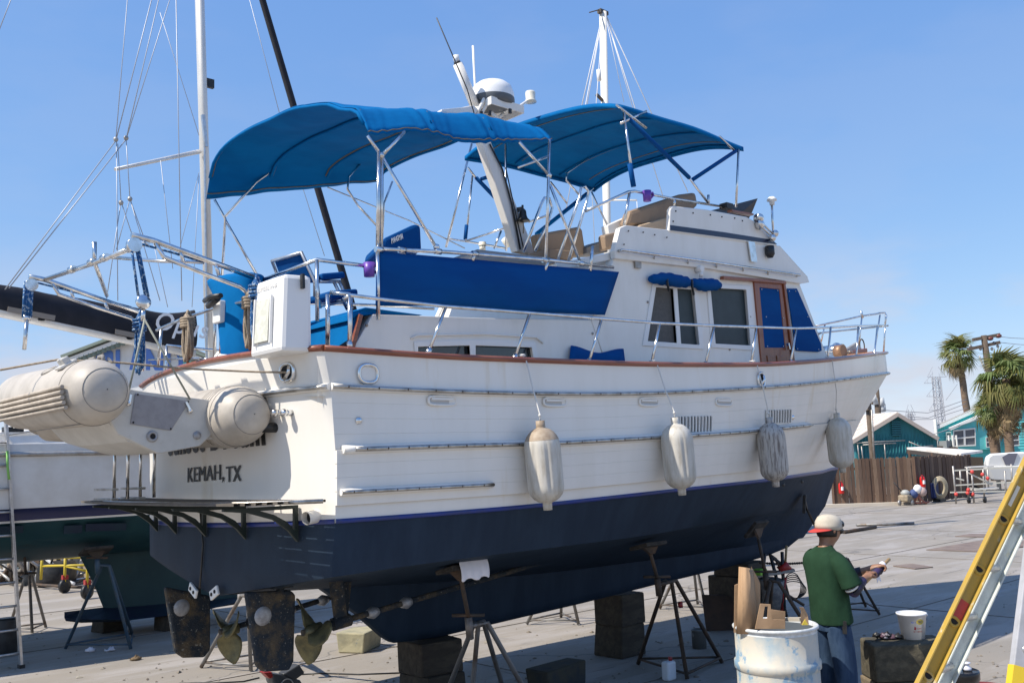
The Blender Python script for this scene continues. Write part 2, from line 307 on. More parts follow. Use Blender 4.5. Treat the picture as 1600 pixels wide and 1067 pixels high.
# ============================================================ ground
def concrete():
    m = bpy.data.materials.new('yard concrete'); m.use_nodes = True; N = m.node_tree.nodes; L = m.node_tree.links; b = N['Principled BSDF']
    b.inputs['Roughness'].default_value = .82
    tc = N.new('ShaderNodeTexCoord')
    def noise(sc, det=6, rough=.6, st=(1, 1, 1)):
        mp = N.new('ShaderNodeMapping'); mp.inputs['Scale'].default_value = st; mp.inputs['Rotation'].default_value = (0, 0, .15)
        L.new(tc.outputs['Object'], mp.inputs[0]); t = N.new('ShaderNodeTexNoise'); t.inputs['Scale'].default_value = sc; t.inputs['Detail'].default_value = det; t.inputs['Roughness'].default_value = rough
        L.new(mp.outputs[0], t.inputs['Vector']); return t.outputs[0]
    def rng(s, a, c): r = N.new('ShaderNodeMapRange'); r.inputs[1].default_value = a; r.inputs[2].default_value = c; L.new(s, r.inputs[0]); return r.outputs[0]
    def mix(f, a, c):
        x = N.new('ShaderNodeMix'); x.data_type = 'RGBA'; L.new(f, x.inputs[0])
        for s, v in ((6, a), (7, c)):
            if isinstance(v, tuple): x.inputs[s].default_value = (*v, 1)
            else: L.new(v, x.inputs[s])
        return x.outputs[2]
    c = mix(rng(noise(.35), .35, .65), (0.300, 0.262, 0.217), (0.248, 0.225, 0.194))
    c = mix(rng(noise(1.1, 8, .65, (.35, 1.6, 1)), .48, .62), c, (0.336, 0.307, 0.280))
    c = mix(rng(noise(.9, 7, .7, (.5, 1, 1)), .60, .72), c, (0.180, 0.175, 0.176))
    c = mix(rng(noise(5, 8, .7), .62, .74), c, (0.176, 0.148, 0.122))
    c = mix(rng(noise(26, 4, .7), .66, .72), c, (0.136, 0.128, 0.122))
    c = mix(rng(noise(.55, 9, .72), .62, .70), c, (0.124, 0.115, 0.108))
    c = mix(rng(noise(2.6, 7, .7, (.25, 2.2, 1)), .60, .68), c, (0.172, 0.157, 0.140))
    c = mix(rng(noise(1.7, 8, .75, (1, 2.5, 1)), .64, .70), c, (0.320, 0.317, 0.325))
    wv = N.new('ShaderNodeTexVoronoi'); wv.feature = 'DISTANCE_TO_EDGE'; wv.inputs['Scale'].default_value = .22
    wmp = N.new('ShaderNodeMapping'); L.new(tc.outputs['Object'], wmp.inputs[0]); dn = N.new('ShaderNodeTexNoise'); dn.inputs['Scale'].default_value = 1.2; dn.inputs['Detail'].default_value = 6
    L.new(tc.outputs['Object'], dn.inputs['Vector']); va = N.new('ShaderNodeVectorMath'); va.operation = 'MULTIPLY_ADD'; va.inputs[1].default_value = (.9, .9, 0); L.new(dn.outputs['Color'], va.inputs[0]); L.new(wmp.outputs[0], va.inputs[2]); L.new(va.outputs[0], wv.inputs['Vector'])
    cr = N.new('ShaderNodeMapRange'); cr.inputs[1].default_value = .0; cr.inputs[2].default_value = .0035; cr.inputs[3].default_value = 1; cr.inputs[4].default_value = 0; L.new(wv.outputs['Distance'], cr.inputs[0])
    c = mix(cr.outputs[0], c, (.14, .13, .12))
    L.new(c, b.inputs['Base Color'])
    bn = N.new('ShaderNodeBump'); bn.inputs['Strength'].default_value = .35; bn.inputs['Distance'].default_value = .01; L.new(noise(45, 5, .7), bn.inputs['Height']); L.new(bn.outputs[0], b.inputs['Normal'])
    return m
CONC = concrete()
g = MB(); S = 1500
g.grid([[V((x, y, 0)) for x in (-S, -60, 0, 60, S)] for y in (-S, -60, 0, 60, S)], False)
struct(g.build('ground', CONC))
# expansion joints cut as slim dark strips, the slab edges standing along them
JOINT = mat('joint filler', (.15, .13, .11), .9)
jm = MB()
for k, y in enumerate((-4.4, -.9, 2.6, 6.1, 9.6, 13.1)): jm.box((14, y, .004), (70, .012, .006))
for x in (-9, -3, 3, 9, 15, 21, 27, 33): jm.box((x+.4, 4.35, .0035), (.010, 21, .006))
struct(jm.build('slab_joint', JOINT))

# ============================================================ trawler yacht
YB = V((4.2, 0, .6))
boat = thing('trawler_yacht', 'white cabin trawler yacht with navy bottom and blue biminis, propped on stands', 'yacht', YB)
US = [0, .09, .18, .27, .36, .45, .54, .63, .71, .80, .89, .955, 1.]
_cap = [(507, 548), (600, 555), (700, 561), (800, 565), (900, 569), (1000, 572), (1100, 573), (1200, 572), (1290, 566), (1385, 553)]
_rr1 = [(519, 604), (600, 608), (700, 612), (800, 615), (900, 616), (1000, 615), (1100, 611), (1200, 605), (1290, 597), (1390, 583)]
_rr2 = [(525, 703), (700, 697), (850, 693), (1000, 685), (1150, 676), (1265, 664), (1350, 655)]
_wl = [(525, 817), (700, 804), (850, 791), (1000, 774), (1100, 763), (1200, 752), (1290, 738), (1305, 733)]
ROWS = {
 'cap': (-.06, 10.98, [1.58, 1.65, 1.71, 1.76, 1.79, 1.79, 1.73, 1.58, 1.33, .95, .51, .22, .02], _cap, None),
 'rr1': (-.01, 11.0, [1.58, 1.65, 1.71, 1.76, 1.79, 1.78, 1.71, 1.55, 1.29, .91, .47, .19, .02], _rr1, None),
 'rr2': (.02, 10.05, [1.58, 1.65, 1.70, 1.745, 1.765, 1.745, 1.67, 1.50, 1.25, .88, .46, .19, .02], _rr2, None),
 'wl': (.02, 9.27, [1.57, 1.63, 1.665, 1.685, 1.68, 1.63, 1.53, 1.34, 1.08, .73, .37, .15, .02], _wl, None),
 'chine': (.01, 8.86, [1.53, 1.56, 1.57, 1.55, 1.50, 1.41, 1.27, 1.06, .80, .50, .24, .10, .02], None, [1.43, 1.45, 1.455, 1.455, 1.455, 1.465, 1.475, 1.475, 1.46, 1.44, 1.41, 1.39, 1.38]),
 'garb': (.0, 8.25, [.10, .11, .12, .13, .13, .13, .13, .12, .11, .09, .06, .04, .02], None, [1.21, 1.17, 1.12, 1.08, 1.05, 1.03, 1.02, 1.01, 1.0, 1.0, 1.0, 1.0, 1.0]),
}
ZT = {}
for k, (x0, xe, Bs, poly, zs) in ROWS.items():
    ZT[k] = zs if zs else [zon(x0+u*(xe-x0), -b, poly) for u, b in zip(US, Bs)]
    if poly:                                     # ease the last stations at the stem
        z = ZT[k]; z[-2] = lerp(z[-4], z[-1], .75) if k in ('wl', 'rr2') else z[-2]
def row(k, u, side=-1):
    x0, xe, Bs, _, _ = ROWS[k]
    return V((x0+u*(xe-x0), side*max(.02, cubic(u, US, Bs)), cubic(u, US, ZT[k])-(.07*max(0, 1-u*1.5) if (side > 0 and k == 'wl') else 0)))
def mixrow(a, b, t, u, side=-1): return row(a, u, side).lerp(row(b, u, side), t)
NU = 56
UU = [i/NU for i in range(NU+1)]
ORDER = ['chine', 'wl', 'rr2', 'rr1', 'cap']
def halfb(x, z):
    pts = []
    for k in ['garb']+ORDER:
        x0, xe, *_ = ROWS[k]; u = min(1, max(0, (x-x0)/(xe-x0))); p = row(k, u); pts.append((p.z, -p.y))
    return interp(z, [p[0] for p in pts], [p[1] for p in pts])
def hullpt(px, py):
    y = -1.6
    for _ in range(12): p = P(px, py, 1, y); y = -halfb(p.x, p.z)
    return P(px, py, 1, y)
BULGE = .16
def transom(y, z):
    """surface of the curved transom"""
    zs = [row(k, 0).z for k in ORDER]; xs = [ROWS[k][0] for k in ORDER]; bs = [-row(k, 0).y for k in ORDER]
    b = interp(z, zs, bs); return V((interp(z, zs, xs)-BULGE*(1-min(1, abs(y)/b)**2.2), y, z))
def trow(k, n=16, t=0, k2=None, dz=0):
    out = []
    for i in range(n+1):
        s = -1+2*i/n; p = row(k, 0) if k2 is None else mixrow(k, k2, t, 0); b = -p.y; z = p.z+dz-(.07*(1-((1-s)/2)**2)*(1-t) if k == 'wl' else 0); q = transom(s*b, z); q.x = p.x-BULGE*(1-abs(s)**2.2); out.append(q)
    return out
# --- topsides: backing skin + separate planks (strakes)
hb = MB()
for side in (-1, 1):
    hb.grid([[row(k, u, side)+V((0, -side*.006, 0)) if k in ('wl', 'rr2') else row(k, u, side) for u in UU] for k in ('wl', 'rr2', 'rr1', 'cap')], True)
hb.grid([trow('wl'), trow('rr2'), trow('rr1'), trow('cap')], True)
hb.grid([[row(k, 1, -1), row(k, 1, 1)] for k in ('wl', 'rr2', 'rr1', 'cap')], False)
for side in (-1, 1):                                              # inner face of the bulwark
    hb.grid([[row('cap', u, side)+V((0, -side*min(.07, abs(row('cap', u).y)), 0)) for u in UU], [row('cap', u, side)+V((0, -side*min(.09, abs(row('cap', u).y)), -.34)) for u in UU]], True)
hull = hb.build('hull_topsides', WHITE, boat)
def strake(a, b, t0, t1, off=.0016, out=0.):
    mb = MB(); g_ = .0040 if a == 'rr2' else .0034
    def rw(tt, oo): return [mixrow(a, b, tt, u)+V((0, -1, 0))*((oo+out)*min(1, (1-u)*14)) for u in UU]
    for (ta, oa, tb_, ob) in ((t0, -.0006, t0+g_*.9, off), (t0+g_*.9, off, t1-g_*.9, off), (t1-g_*.9, off, t1, -.0006)): mb.grid([rw(ta, oa), rw(tb_, ob)], True)
    mb.grid([[mixrow(a, b, tt, 0)+V((0, .01, 0)), mixrow(a, b, tt, 0)+V((0, -(off+out), 0))] for tt in (t0+g_*.9, t1-g_*.9)], False)
    return mb.build('strake', WHITE, hull, fix=False)
for i in range(4): strake('rr2', 'rr1', i/4, (i+1)/4)
LT = .235
strake('wl', 'rr2', .0, LT)
for i in range(4): strake('wl', 'rr2', LT+(1-LT)*i/4, LT+(1-LT)*(i+1)/4, out=.02)
# boot stripe all round, proud of the skin
bs = MB()
for side in (-1, 1):
    bs.grid([[mixrow('wl', 'rr2', t, u, side)+V((0, side*d*min(1, (1-u)*14+.15), 0)) for u in UU] for t, d in ((-.01, .0), (-.005, .011), (.050, .011), (.056, .0))], True)
bs.grid([[p+V((-d, 0, 0)) for p in trow('wl', 16, t, 'rr2')] for t, d in ((-.01, .0), (-.005, .007), (.050, .007), (.056, 0))], True)
bs.build('boot_stripe', BOOT, boat)
# bottom
hbm = MB()
for side in (-1, 1):
    rws = []
    for a, b, t in (('wl', 'chine', 0), ('wl', 'chine', .5), ('wl', 'chine', 1), ('chine', 'garb', .03), ('chine', 'garb', .4), ('chine', 'garb', .75), ('chine', 'garb', 1)):
        rws.append([mixrow(a, b, t, u, side) for u in UU])
    rws.append([V((row('garb', u).x, 0, row('garb', u).z-.01)) for u in UU])
    hbm.grid(rws, True)
ctr = row('garb', 0)
hbm.grid([trow('chine', 16), trow('wl', 16)], True)
low = []
for i in range(17):
    s = -1+2*i/16; y = s*1.53; z = lerp(1.43, 1.20, 1-abs(s)); low.append(V((.01-BULGE*(1-abs(s)**2.2)*.6, y, z)))
hbm.grid([low, trow('chine', 16)], True)
hbm.grid([[V((.10, p.y, lerp(1.43, 1.20, 1-abs(p.y)/1.53))) for p in low], low], True)
bot = hbm.build('hull_bottom', NAVY, boat)
b_ = bot.modifiers.new('es', 'EDGE_SPLIT'); b_.split_angle = R(38)
kp = [(.70, 1.26), (1.2, .90), (1.48, .66), (1.56, .61), (2.04, .59), (2.96, .625), (3.93, .66), (5.16, .72), (6.4, .77), (7.37, .83), (7.9, .90), (8.25, 1.02), (8.6, 1.22), (8.9, 1.42), (8.3, 1.42), (7, 1.3), (.8, 1.4)]
mb = MB(); kq = kp[:12]
for side in (-1, 1):
    kw = lambda x: interp(x, [6.6, 7.6, 8.3], [1, .55, .12])
    mb.grid([[V((x, 0, z)) for x, z in kq], [V((x-.02, side*.05*kw(x), z+.008)) for x, z in kq], [V((x-.06, side*.085*kw(x), z+.10)) for x, z in kq], [V((interp(x, [.7, 8.25], [.75, 8.1]), side*.14*kw(x), max(1.16, z+.14) if x < 7.5 else z+.12)) for x, z in kq]], True)
mb.build('keel', NAVY, boat)
# --- rub rails: white moulding with a steel half-round; screws as small heads
def rubrail(name, pts, r, mt, parent, nrm): 
    m1 = MB(); m1.tube(pts, r, 8); return m1.build(name, mt, parent)
def rr_pts(k, u0, u1, out, n=60, side=-1, t=0, k2=None):
    return [(mixrow(k, k2, t, lerp(u0, u1, i/n), side) if k2 else row(k, lerp(u0, u1, i/n), side))+V((0, side*out, 0)) for i in range(n+1)]
for side in (-1, 1):
    rubrail('rub_rail_moulding', rr_pts('rr1', 0, 1, .008, side=side), .026, WHITE, boat, None)
    rubrail('rub_rail', rr_pts('rr1', 0, 1, .030, side=side), .016, STEELD, boat, None)
rubrail('rub_rail', [p+V((-.03, 0, 0)) for p in trow('rr1', 24)], .016, STEELD, boat, None)
rubrail('rub_rail_moulding', [p+V((-.008, 0, 0)) for p in trow('rr1', 24)], .026, WHITE, boat, None)
u_end = (hullpt(1265, 664).x-.02)/10.03
mb = MB(); mb.tube(rr_pts('rr2', .004, u_end, .02), [.038]*60+[.012], 8, sy=.8); mb.build('rub_rail_moulding', WHITE, boat)
mb = MB(); mb.tube(rr_pts('rr2', .012, u_end*.995, .052), [.017]*60+[.008], 8); mb.build('rub_rail', STEELD, boat)
x3 = hullpt(760, 756).x; u3 = x3/9.5
q0 = hullpt(527, 769); q1 = hullpt(763, 757)
pts = [hullpt(lerp(527, 763, i/14), lerp(769, 757, i/14))+V((0, -.045, 0)) for i in range(15)]
mb = MB(); mb.tube(pts, .024, 8); mb.build('rub_rail_moulding', WHITE, boat)
mb = MB(); mb.tube([p+V((0, -.02, 0)) for p in pts], .013, 8); mb.build('rub_rail', STEELD, boat)
SCREW = mat('rail screw', (.06, .045, .035), .6)
mb = MB()
for k, u0, u1, out, n in (('rr1', .01, .99, .046, 46), ('rr2', .02, u_end*.97, .069, 34)):
    for i in range(n): p = row(k, lerp(u0, u1, i/n))+V((0, -out, 0)); mb.ball(p, (.007, .003, .009), 6)
for i in range(1, 14, 2): mb.ball(pts[i]+V((0, -.033, 0)), (.006, .003, .008), 6)
mb.build('rail_screws', SCREW, boat)['kind'] = 'stuff'
# cap rail
mb = MB()
def caprail(pts, name='cap_rail'):
    m1 = MB(); m1.tube(pts, .052, 8, sy=.5); return m1.build(name, TEAK, boat)
for side in (-1, 1): caprail([row('cap', u, side)+V((0, -side*.02*min(1, (1-u)*8), .018)) for u in UU])
caprail([p+V((.02, 0, .018+.05*(1-(p.y/1.6)**2))) for p in trow('cap', 20)])
mb = MB(); mb.grid([[p for p in trow('cap', 20)], [p+V((.0, 0, .05*(1-(p.y/1.6)**2))) for p in trow('cap', 20)]]); mb.build('transom_crown', WHITE, boat)
# bow platform
mb = MB(); bw = [row('cap', u, -1) for u in (.84, .9, .95, 1)]; 
mb.panel([V((p.x, p.y*.93, 3.60+(p.x-10.8)*.09)) for p in bw]+[V((p.x, -p.y*.93, 3.60+(p.x-10.8)*.09)) for p in reversed(bw)], (0, 0, .03)); mb.build('bow_platform', TEAKL, boat)
# deck
mb = MB(); mb.grid([[row('cap', u, -1)+V((0, .06*min(1, (1-u)*10), -.30)) for u in UU], [V((row('cap', u).x, 0, row('cap', u).z-.25)) for u in UU], [row('cap', u, 1)+V((0, -.06*min(1, (1-u)*10), -.30)) for u in UU]]); mb.build('deck', WHITE2, boat)

# --- house: aft cabin and pilothouse side walls with real openings
YH = -1.3
def W(px, py, y=YH): return P(px, py, 1, y)
def mir(pts): return [V((p.x, -p.y, p.z)) for p in pts]
aw = [W(548, 551), W(583, 491), W(760, 497), W(923.5, 500), V((3.217, YH, 2.62)), V((.3, YH, 2.62))]
ah = [[W(650, 541), W(738, 538), W(832, 541), W(836, 575), W(652, 571)]]
mb = MB(); mb.panel(aw, (0, .06, 0), ah); acab = mb.build('aft_cabin_wall', WHITE2, boat, bevel=.006)
mb = MB(); mb.panel(mir(aw), (0, -.06, 0)); mb.build('aft_cabin_wall', WHITE2, boat)
mb = MB(); mb.panel([V((p.x, p.y+.03, p.z-.002)) for p in aw[1:4]]+[V((p.x, -p.y-.03, p.z-.002)) for p in reversed(aw[1:4])], (0, 0, -.05)); mb.build('aft_cabin_roof', WHITE2, boat)
mb = MB(); mb.panel([aw[0]+V((.01, .02, 0)), aw[1]+V((.01, .02, 0)), V((aw[1].x+.01, -YH-.02, aw[1].z)), V((aw[0].x+.01, -YH-.02, aw[0].z))], (.05, 0, 0)); mb.build('aft_cabin_back', WHITE2, boat)
# aft window: white frame with two panes
def window(frame_px, panes, y, fmat=TRIMW, proud=.012, fw=None, gm=GLASSD, rec=.03):
    m1 = MB(); fr = [W(*q, y) for q in frame_px]; m1.panel(fr, (0, -proud, 0), [[W(*q, y) for q in p] for p, _ in panes]); f = m1.build('window', fmat, boat, bevel=.004)
    for p, g_ in panes:
        c = sum((W(*q, y) for q in p), V())/len(p); m2 = MB(); m2.panel([W(*q, y)+(W(*q, y)-c)*.03+V((0, rec, 0)) for q in p], (0, .008, 0)); m2.build('pane', g_, f)
    return f
window([(646, 534), (738, 531), (836, 535), (842, 578), (648, 574)], [([(652, 542), (733, 540), (735, 573), (653, 572)], GLASSD), ([(742, 540), (830, 543), (835, 576), (742, 573)], GLASSD)], YH)
mb = MB(); mb.tube([W(642, 529, YH-.008), W(652, 524, YH-.012), W(760, 522, YH-.012), W(838, 527, YH-.012), W(848, 536, YH-.008)], .008, 6); mb.build('window_trim', WHITE2, boat)
# pilothouse
pw = [V((3.22, YH, 2.66)), W(924, 500), W(962, 396), W(1100, 413), W(1246, 436), W(1290, 551), V((7.22, YH, 2.9))]
ph = [[(1022, 447), (1085, 452), (1095, 540), (1008, 534)], [(1107, 448), (1167, 452), (1175, 542), (1115, 538)]]
mb = MB(); mb.panel(pw, (0, .06, 0), [[W(*q) for q in h] for h in ph]); mb.build('pilothouse_wall', WHITE2, boat, bevel=.006)
mb = MB(); mb.panel(mir(pw), (0, -.06, 0)); mb.build('pilothouse_wall', WHITE2, boat)
window([(1019, 442), (1089, 447), (1099, 546), (1003, 540)], [([(1024, 449), (1051, 451), (1057, 536), (1011, 533)], SCREEN), ([(1057, 451), (1083, 453), (1092, 539), (1063, 537)], MESH)], YH)
window([(1103, 443), (1171, 447), (1180, 548), (1111, 543)], [([(1109, 450), (1165, 453), (1172, 540), (1117, 537)], MESH)], YH)
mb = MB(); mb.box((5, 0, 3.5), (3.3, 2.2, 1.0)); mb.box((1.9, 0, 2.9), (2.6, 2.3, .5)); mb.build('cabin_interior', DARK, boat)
fr0, fr1 = W(1246, 436), W(1290, 551); fr2 = V((7.22, YH, 2.9)); fro = []
for p in (fr0, fr1, fr2): fro.append([V((p.x+.10*(1-abs(s)**2), s*1.3, p.z)) for s in [i/8-1 for i in range(17)]])
mb = MB(); mb.grid(fro, True); mb.build('windshield_panel', WHITE2, boat)
for (s0, s1) in ((-.92, -.38), (-.30, .30), (.38, .92)):
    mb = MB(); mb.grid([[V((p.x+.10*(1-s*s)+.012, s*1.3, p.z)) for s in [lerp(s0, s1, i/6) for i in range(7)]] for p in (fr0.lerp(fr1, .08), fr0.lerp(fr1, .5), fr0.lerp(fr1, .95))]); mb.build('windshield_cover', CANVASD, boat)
mb = MB(); mb.panel([V((2.9, -1.3, 3.3)), V((6.9, -1.3, 3.3)), V((6.9, 1.3, 3.3)), V((2.9, 1.3, 3.3))], (0, 0, .02)); 
aft = [W(924, 500), W(962, 396)]; mb = MB(); mb.panel([aft[0]+V((.02, .06, 0)), aft[1]+V((.02, .06, 0)), V((aft[1].x+.02, 1.24, aft[1].z)), V((aft[0].x+.02, 1.24, aft[0].z))], (.05, 0, 0)); mb.build('pilothouse_back', WHITE2, boat)
# foredeck trunk
mb = MB(); tr = [(7.0, 1.2), (8.2, 1.0), (8.9, .55), (9.0, 0)]; top = [V((x, -y, 3.30)) for x, y in tr]+[V((x, y, 3.30)) for x, y in reversed(tr[:-1])]
mb.panel(top, (0, 0, -.4)); mb.build('foredeck_trunk', WHITE2, boat, bevel=.04)
# sliding door
dr = [W(1178, 436, YH-.02), W(1222, 441, YH-.02), W(1237, 573, YH-.02), W(1191, 574, YH-.02)]
mb = MB(); mb.panel(dr, (0, .03, 0), [[W(1187, 449, YH-.02), W(1218, 452, YH-.02), W(1227, 543, YH-.02), W(1195, 543, YH-.02)]]); door = mb.build('door', MAHOG, boat, bevel=.005)
mb = MB(); mb.panel([W(1186, 447, YH-.012), W(1220, 450, YH-.012), W(1229, 545, YH-.012), W(1194, 545, YH-.012)], (0, .01, 0)); mb.build('door_window_cover', CANVASD, door)
for (a, b2) in ((1199, 1210), (1214, 1226)):
    mb = MB(); mb.panel([W(a, 555, YH-.03), W(b2, 556, YH-.03), W(b2+2, 572, YH-.03), W(a+2, 572, YH-.03)], (0, .01, 0)); mb.build('door_panel', MAHOG, door, bevel=.005)
mb = MB(); mb.bar(W(1231, 536, YH-.05), W(1233, 546, YH-.05), .03, .02); mb.build('door_handle', STEEL, door)
mb = MB(); mb.bar(W(1128, 434, YH-.03), W(1226, 442, YH-.03), .05, .035); mb.build('door_track', MAHOG, boat, bevel=.006)
mb = MB(); mb.bar(W(1224, 440, YH-.022), W(1240, 572, YH-.022), .03, .04); mb.build('door_post', MAHOG, boat, bevel=.004)
# canvas cover on the forward quarter window
mb = MB(); cv = [W(1229, 451, YH-.008), W(1244, 451, YH-.008), W(1282, 538, YH-.008), W(1283, 548, YH-.008), W(1277, 550, YH-.008), W(1243, 548, YH-.008)]
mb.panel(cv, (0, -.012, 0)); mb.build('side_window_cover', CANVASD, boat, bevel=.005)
mb = MB()
for q in ((1233, 455), (1243, 455), (1262, 495), (1279, 546), (1246, 545), (1190, 452), (1215, 454), (1197, 495), (1224, 497), (1199, 541), (1224, 541)): mb.ball(W(*q, YH-.026), .008, 6)
mb.build('snap_buttons', STEEL, boat)['kind'] = 'stuff'
# canvas over the small forward window of the aft cabin
mb = MB(); rows = []
for j in range(5):
    r_ = []
    for i in range(13):
        t = i/12; top_ = lerp(540, 545, t)+(9*math.sin(math.pi*t)**2); py = lerp(top_, 578, j/4); px = lerp(890, 976, t)+(-2+j) * (1 if t > .5 else -1)
        r_.append(W(px, py, YH-.02-.03*math.sin(math.pi*j/4)*(1+.4*math.sin(t*9))))
    rows.append(r_)
mb.grid(rows); mb.build('rolled_window_cover', CANVASD, boat, solid=.008)
# rolled blue cover above the saloon windows, gathered by straps
for seg in (((1016, 436), (1040, 434), (1062, 438), (1080, 442)), ((1080, 441), (1098, 444), (1112, 443), (1124, 446))):
    mb = MB(); pp = []
    for i in range(13):
        t = i/12*3; k = min(2, int(t)); a, b2 = seg[k], seg[k+1]; q = (lerp(a[0], b2[0], t-k), lerp(a[1], b2[1], t-k)); pp.append(W(*q, YH-.055)+V((0, 0, -.012*math.sin(i/12*math.pi))))
    mb.tube(pp, [.03+.035*math.sin(math.pi*min(1, max(0, i/12)))**.6+.008*math.sin(i*2.7) for i in range(13)], 12); mb.build('rolled_canvas_cover', CANVASD, boat)
for px, py in ((1042, 440), (1081, 446)):
    mb = MB(); mb.tube([W(px, py-8, YH-.09), W(px+1, py+4, YH-.135), W(px+3, py+14, YH-.07)], .012, 6); mb.build('cover_strap', BLACK, boat)
# small house fittings
mb = MB(); mb.panel([W(990, 406, YH-.006), W(1000, 407, YH-.006), W(1000, 420, YH-.006), W(991, 419, YH-.006)], (0, -.02, 0)); mb.build('courtesy_light', GALV, boat, bevel=.003)
mb = MB(); q = W(1094, 425, YH-.05); mb.cyl(q+V((0, .05, .03)), q+V((0, -.03, .03)), .035); mb.cyl(q+V((0, -.01, .0)), q+V((0, -.01, -.05)), .022); mb.build('camera_housing', TRIMW, boat)
mb = MB()
for q in ((926, 521), (1012, 472), (1140, 546), (1172, 495), (573, 508)): mb.ball(W(*q, YH-.004), .014, 6)
mb.build('wall_fittings', GALV, boat)['kind'] = 'stuff'

# --- flybridge
YF = -1.34
def Fp(px, py, y=YF): return P(px, py, 1, y)
lip = [Fp(962, 404), Fp(1110, 420), Fp(1250, 443), Fp(1265, 441), Fp(1262, 433), Fp(1218, 384), Fp(1100, 366), Fp(1044, 359), Fp(978, 352), Fp(969, 356), Fp(960, 392)]
mb = MB(); mb.panel(lip, (0, .06, 0)); mb.build('flybridge_side', WHITE2, boat, bevel=.012)
mb = MB(); mb.panel(mir(lip), (0, -.06, 0)); mb.build('flybridge_side', WHITE2, boat, bevel=.012)
ws = [Fp(1044, 362), Fp(1046, 327), Fp(1050, 322), Fp(1105, 328), Fp(1165, 339), Fp(1178, 346), Fp(1192, 358), Fp(1214, 385), Fp(1130, 374)]
mb = MB(); mb.panel([p+V((0, -.012, 0)) for p in ws], (0, .05, 0)); mb.build('flybridge_screen', WHITE2, boat, bevel=.012)
mb = MB(); mb.panel([V((p.x, -p.y-.05, p.z)) for p in ws], (0, .05, 0)); mb.build('flybridge_screen', WHITE2, boat, bevel=.012)
mb = MB(); mb.panel([Fp(1047, 352, YF-.012), Fp(1130, 363, YF-.012), Fp(1206, 375, YF-.012), Fp(1214, 382, YF-.012), Fp(1130, 371, YF-.012), Fp(1047, 360, YF-.012)], (0, -.005, 0)); mb.build('painted_stripe', NAVYSTRIPE, boat)
def across(ps, bul): return [[V((p.x+bul*(1-s*s), s*abs(p.y), p.z)) for s in [i/10-1 for i in range(21)]] for p in ps]
mb = MB(); mb.grid(across([Fp(1262, 441), Fp(1262, 433), Fp(1218, 384)], .12)); mb.grid(across([Fp(1212, 384), Fp(1178, 346)], .14)); mb.build('flybridge_front', WHITE2, boat)
mb = MB(); a = Fp(962, 404); b2 = Fp(1262, 440); mb.panel([V((a.x+.03, YF+.03, a.z+.01)), V((b2.x-.02, YF+.03, b2.z+.01)), V((b2.x-.02, -YF-.03, b2.z+.01)), V((a.x+.03, -YF-.03, a.z+.01))], (0, 0, .05)); mb.build('flybridge_floor', WHITE2, boat)
# aft extension of the brow over the sundeck (sloping edge board)
mb = MB(); mb.bar(Fp(868, 418, -1.15), Fp(966, 398, -1.25), .05, .07); mb.build('brow_edge', WHITE2, boat, bevel=.008)
mb = MB(); mb.panel([Fp(880, 421, -1.1), Fp(962, 405, -1.2), Fp(958, 428, -1.2), Fp(900, 428, -1.1)], (0, .05, 0)); mb.build('brow_panel', WHITE2, boat)
# hand rail on the flybridge side
mb = MB(); hp = [Fp(972, 391, YF-.05), Fp(1100, 408, YF-.05), Fp(1250, 430, YF-.05)]; mb.tube([hp[0]+V((0, .045, 0))]+hp+[hp[-1]+V((0, .045, 0))], .014, 8)
for t in (.18, .37, .53, .68, .82): 
    q = (lerp(972, 1250, t), lerp(391, 430, t)); mb.cyl(Fp(q[0], q[1], YF-.05), Fp(q[0], q[1]+6, YF), .010, n=6)
mb.build('hand_rail', STEEL, boat)
mb = MB(); mb.panel([Fp(1168, 377, YF-.02), Fp(1178, 379, YF-.02), Fp(1182, 410, YF-.02), Fp(1173, 409, YF-.02)], (0, -.012, 0)); mb.build('hinge_plate', STEEL, boat)
q = Fp(1203, 393, YF-.05); mb = MB(); mb.lathe([(0, .06), (.05, .06), (.052, -.03), (.03, -.07), (0, -.075)], 14, Matrix.Translation(q)); mb.build('navigation_light', BLACK, boat)
mb = MB()
for px, py in [(982, 361), (1005, 363), (1023, 367), (1042, 371), (975, 382), (1056, 330), (1083, 333), (1110, 336), (1128, 339), (1148, 341), (1160, 345), (1052, 346)]: mb.ball(Fp(px, py, YF-.016), .009, 6)
mb.build('screen_snaps', BLACK, boat)['kind'] = 'stuff'
# horns and mushroom light at the bridge front
mb = MB()
for q in ((1186, 341), (1187, 351)): c = Fp(*q, YF-.06); mb.lathe([(.0, .05), (.025, .045), (.05, .02), (.055, -.03), (0, -.035)], 14, Matrix.Translation(c) @ Matrix.Rotation(R(70), 4, 'Y'))
for a, b2 in (((1188, 346), (1208, 366)), ((1190, 354), (1206, 370))): mb.tube([Fp(*a, YF-.06), Fp(*b2, YF-.06)], [.012, .012], 8)
for q in ((1211, 365), (1207, 372)): mb.ball(Fp(*q, YF-.06), .042, 10)
mb.build('air_horn', STEEL, boat)
mb = MB(); a = Fp(1208, 366, -1.2); b2 = Fp(1206, 320, -1.2); mb.cyl(a, b2, .013); mast_l = mb.build('mushroom_antenna', STEEL, boat)
mb = MB(); mb.lathe([(0, .05), (.03, .045), (.055, .02), (.058, .0), (.03, -.01), (.028, -.05), (0, -.05)], 16, Matrix.Translation(Fp(1206, 314, -1.2))); mb.build('antenna_cap', TRIMW, mast_l)
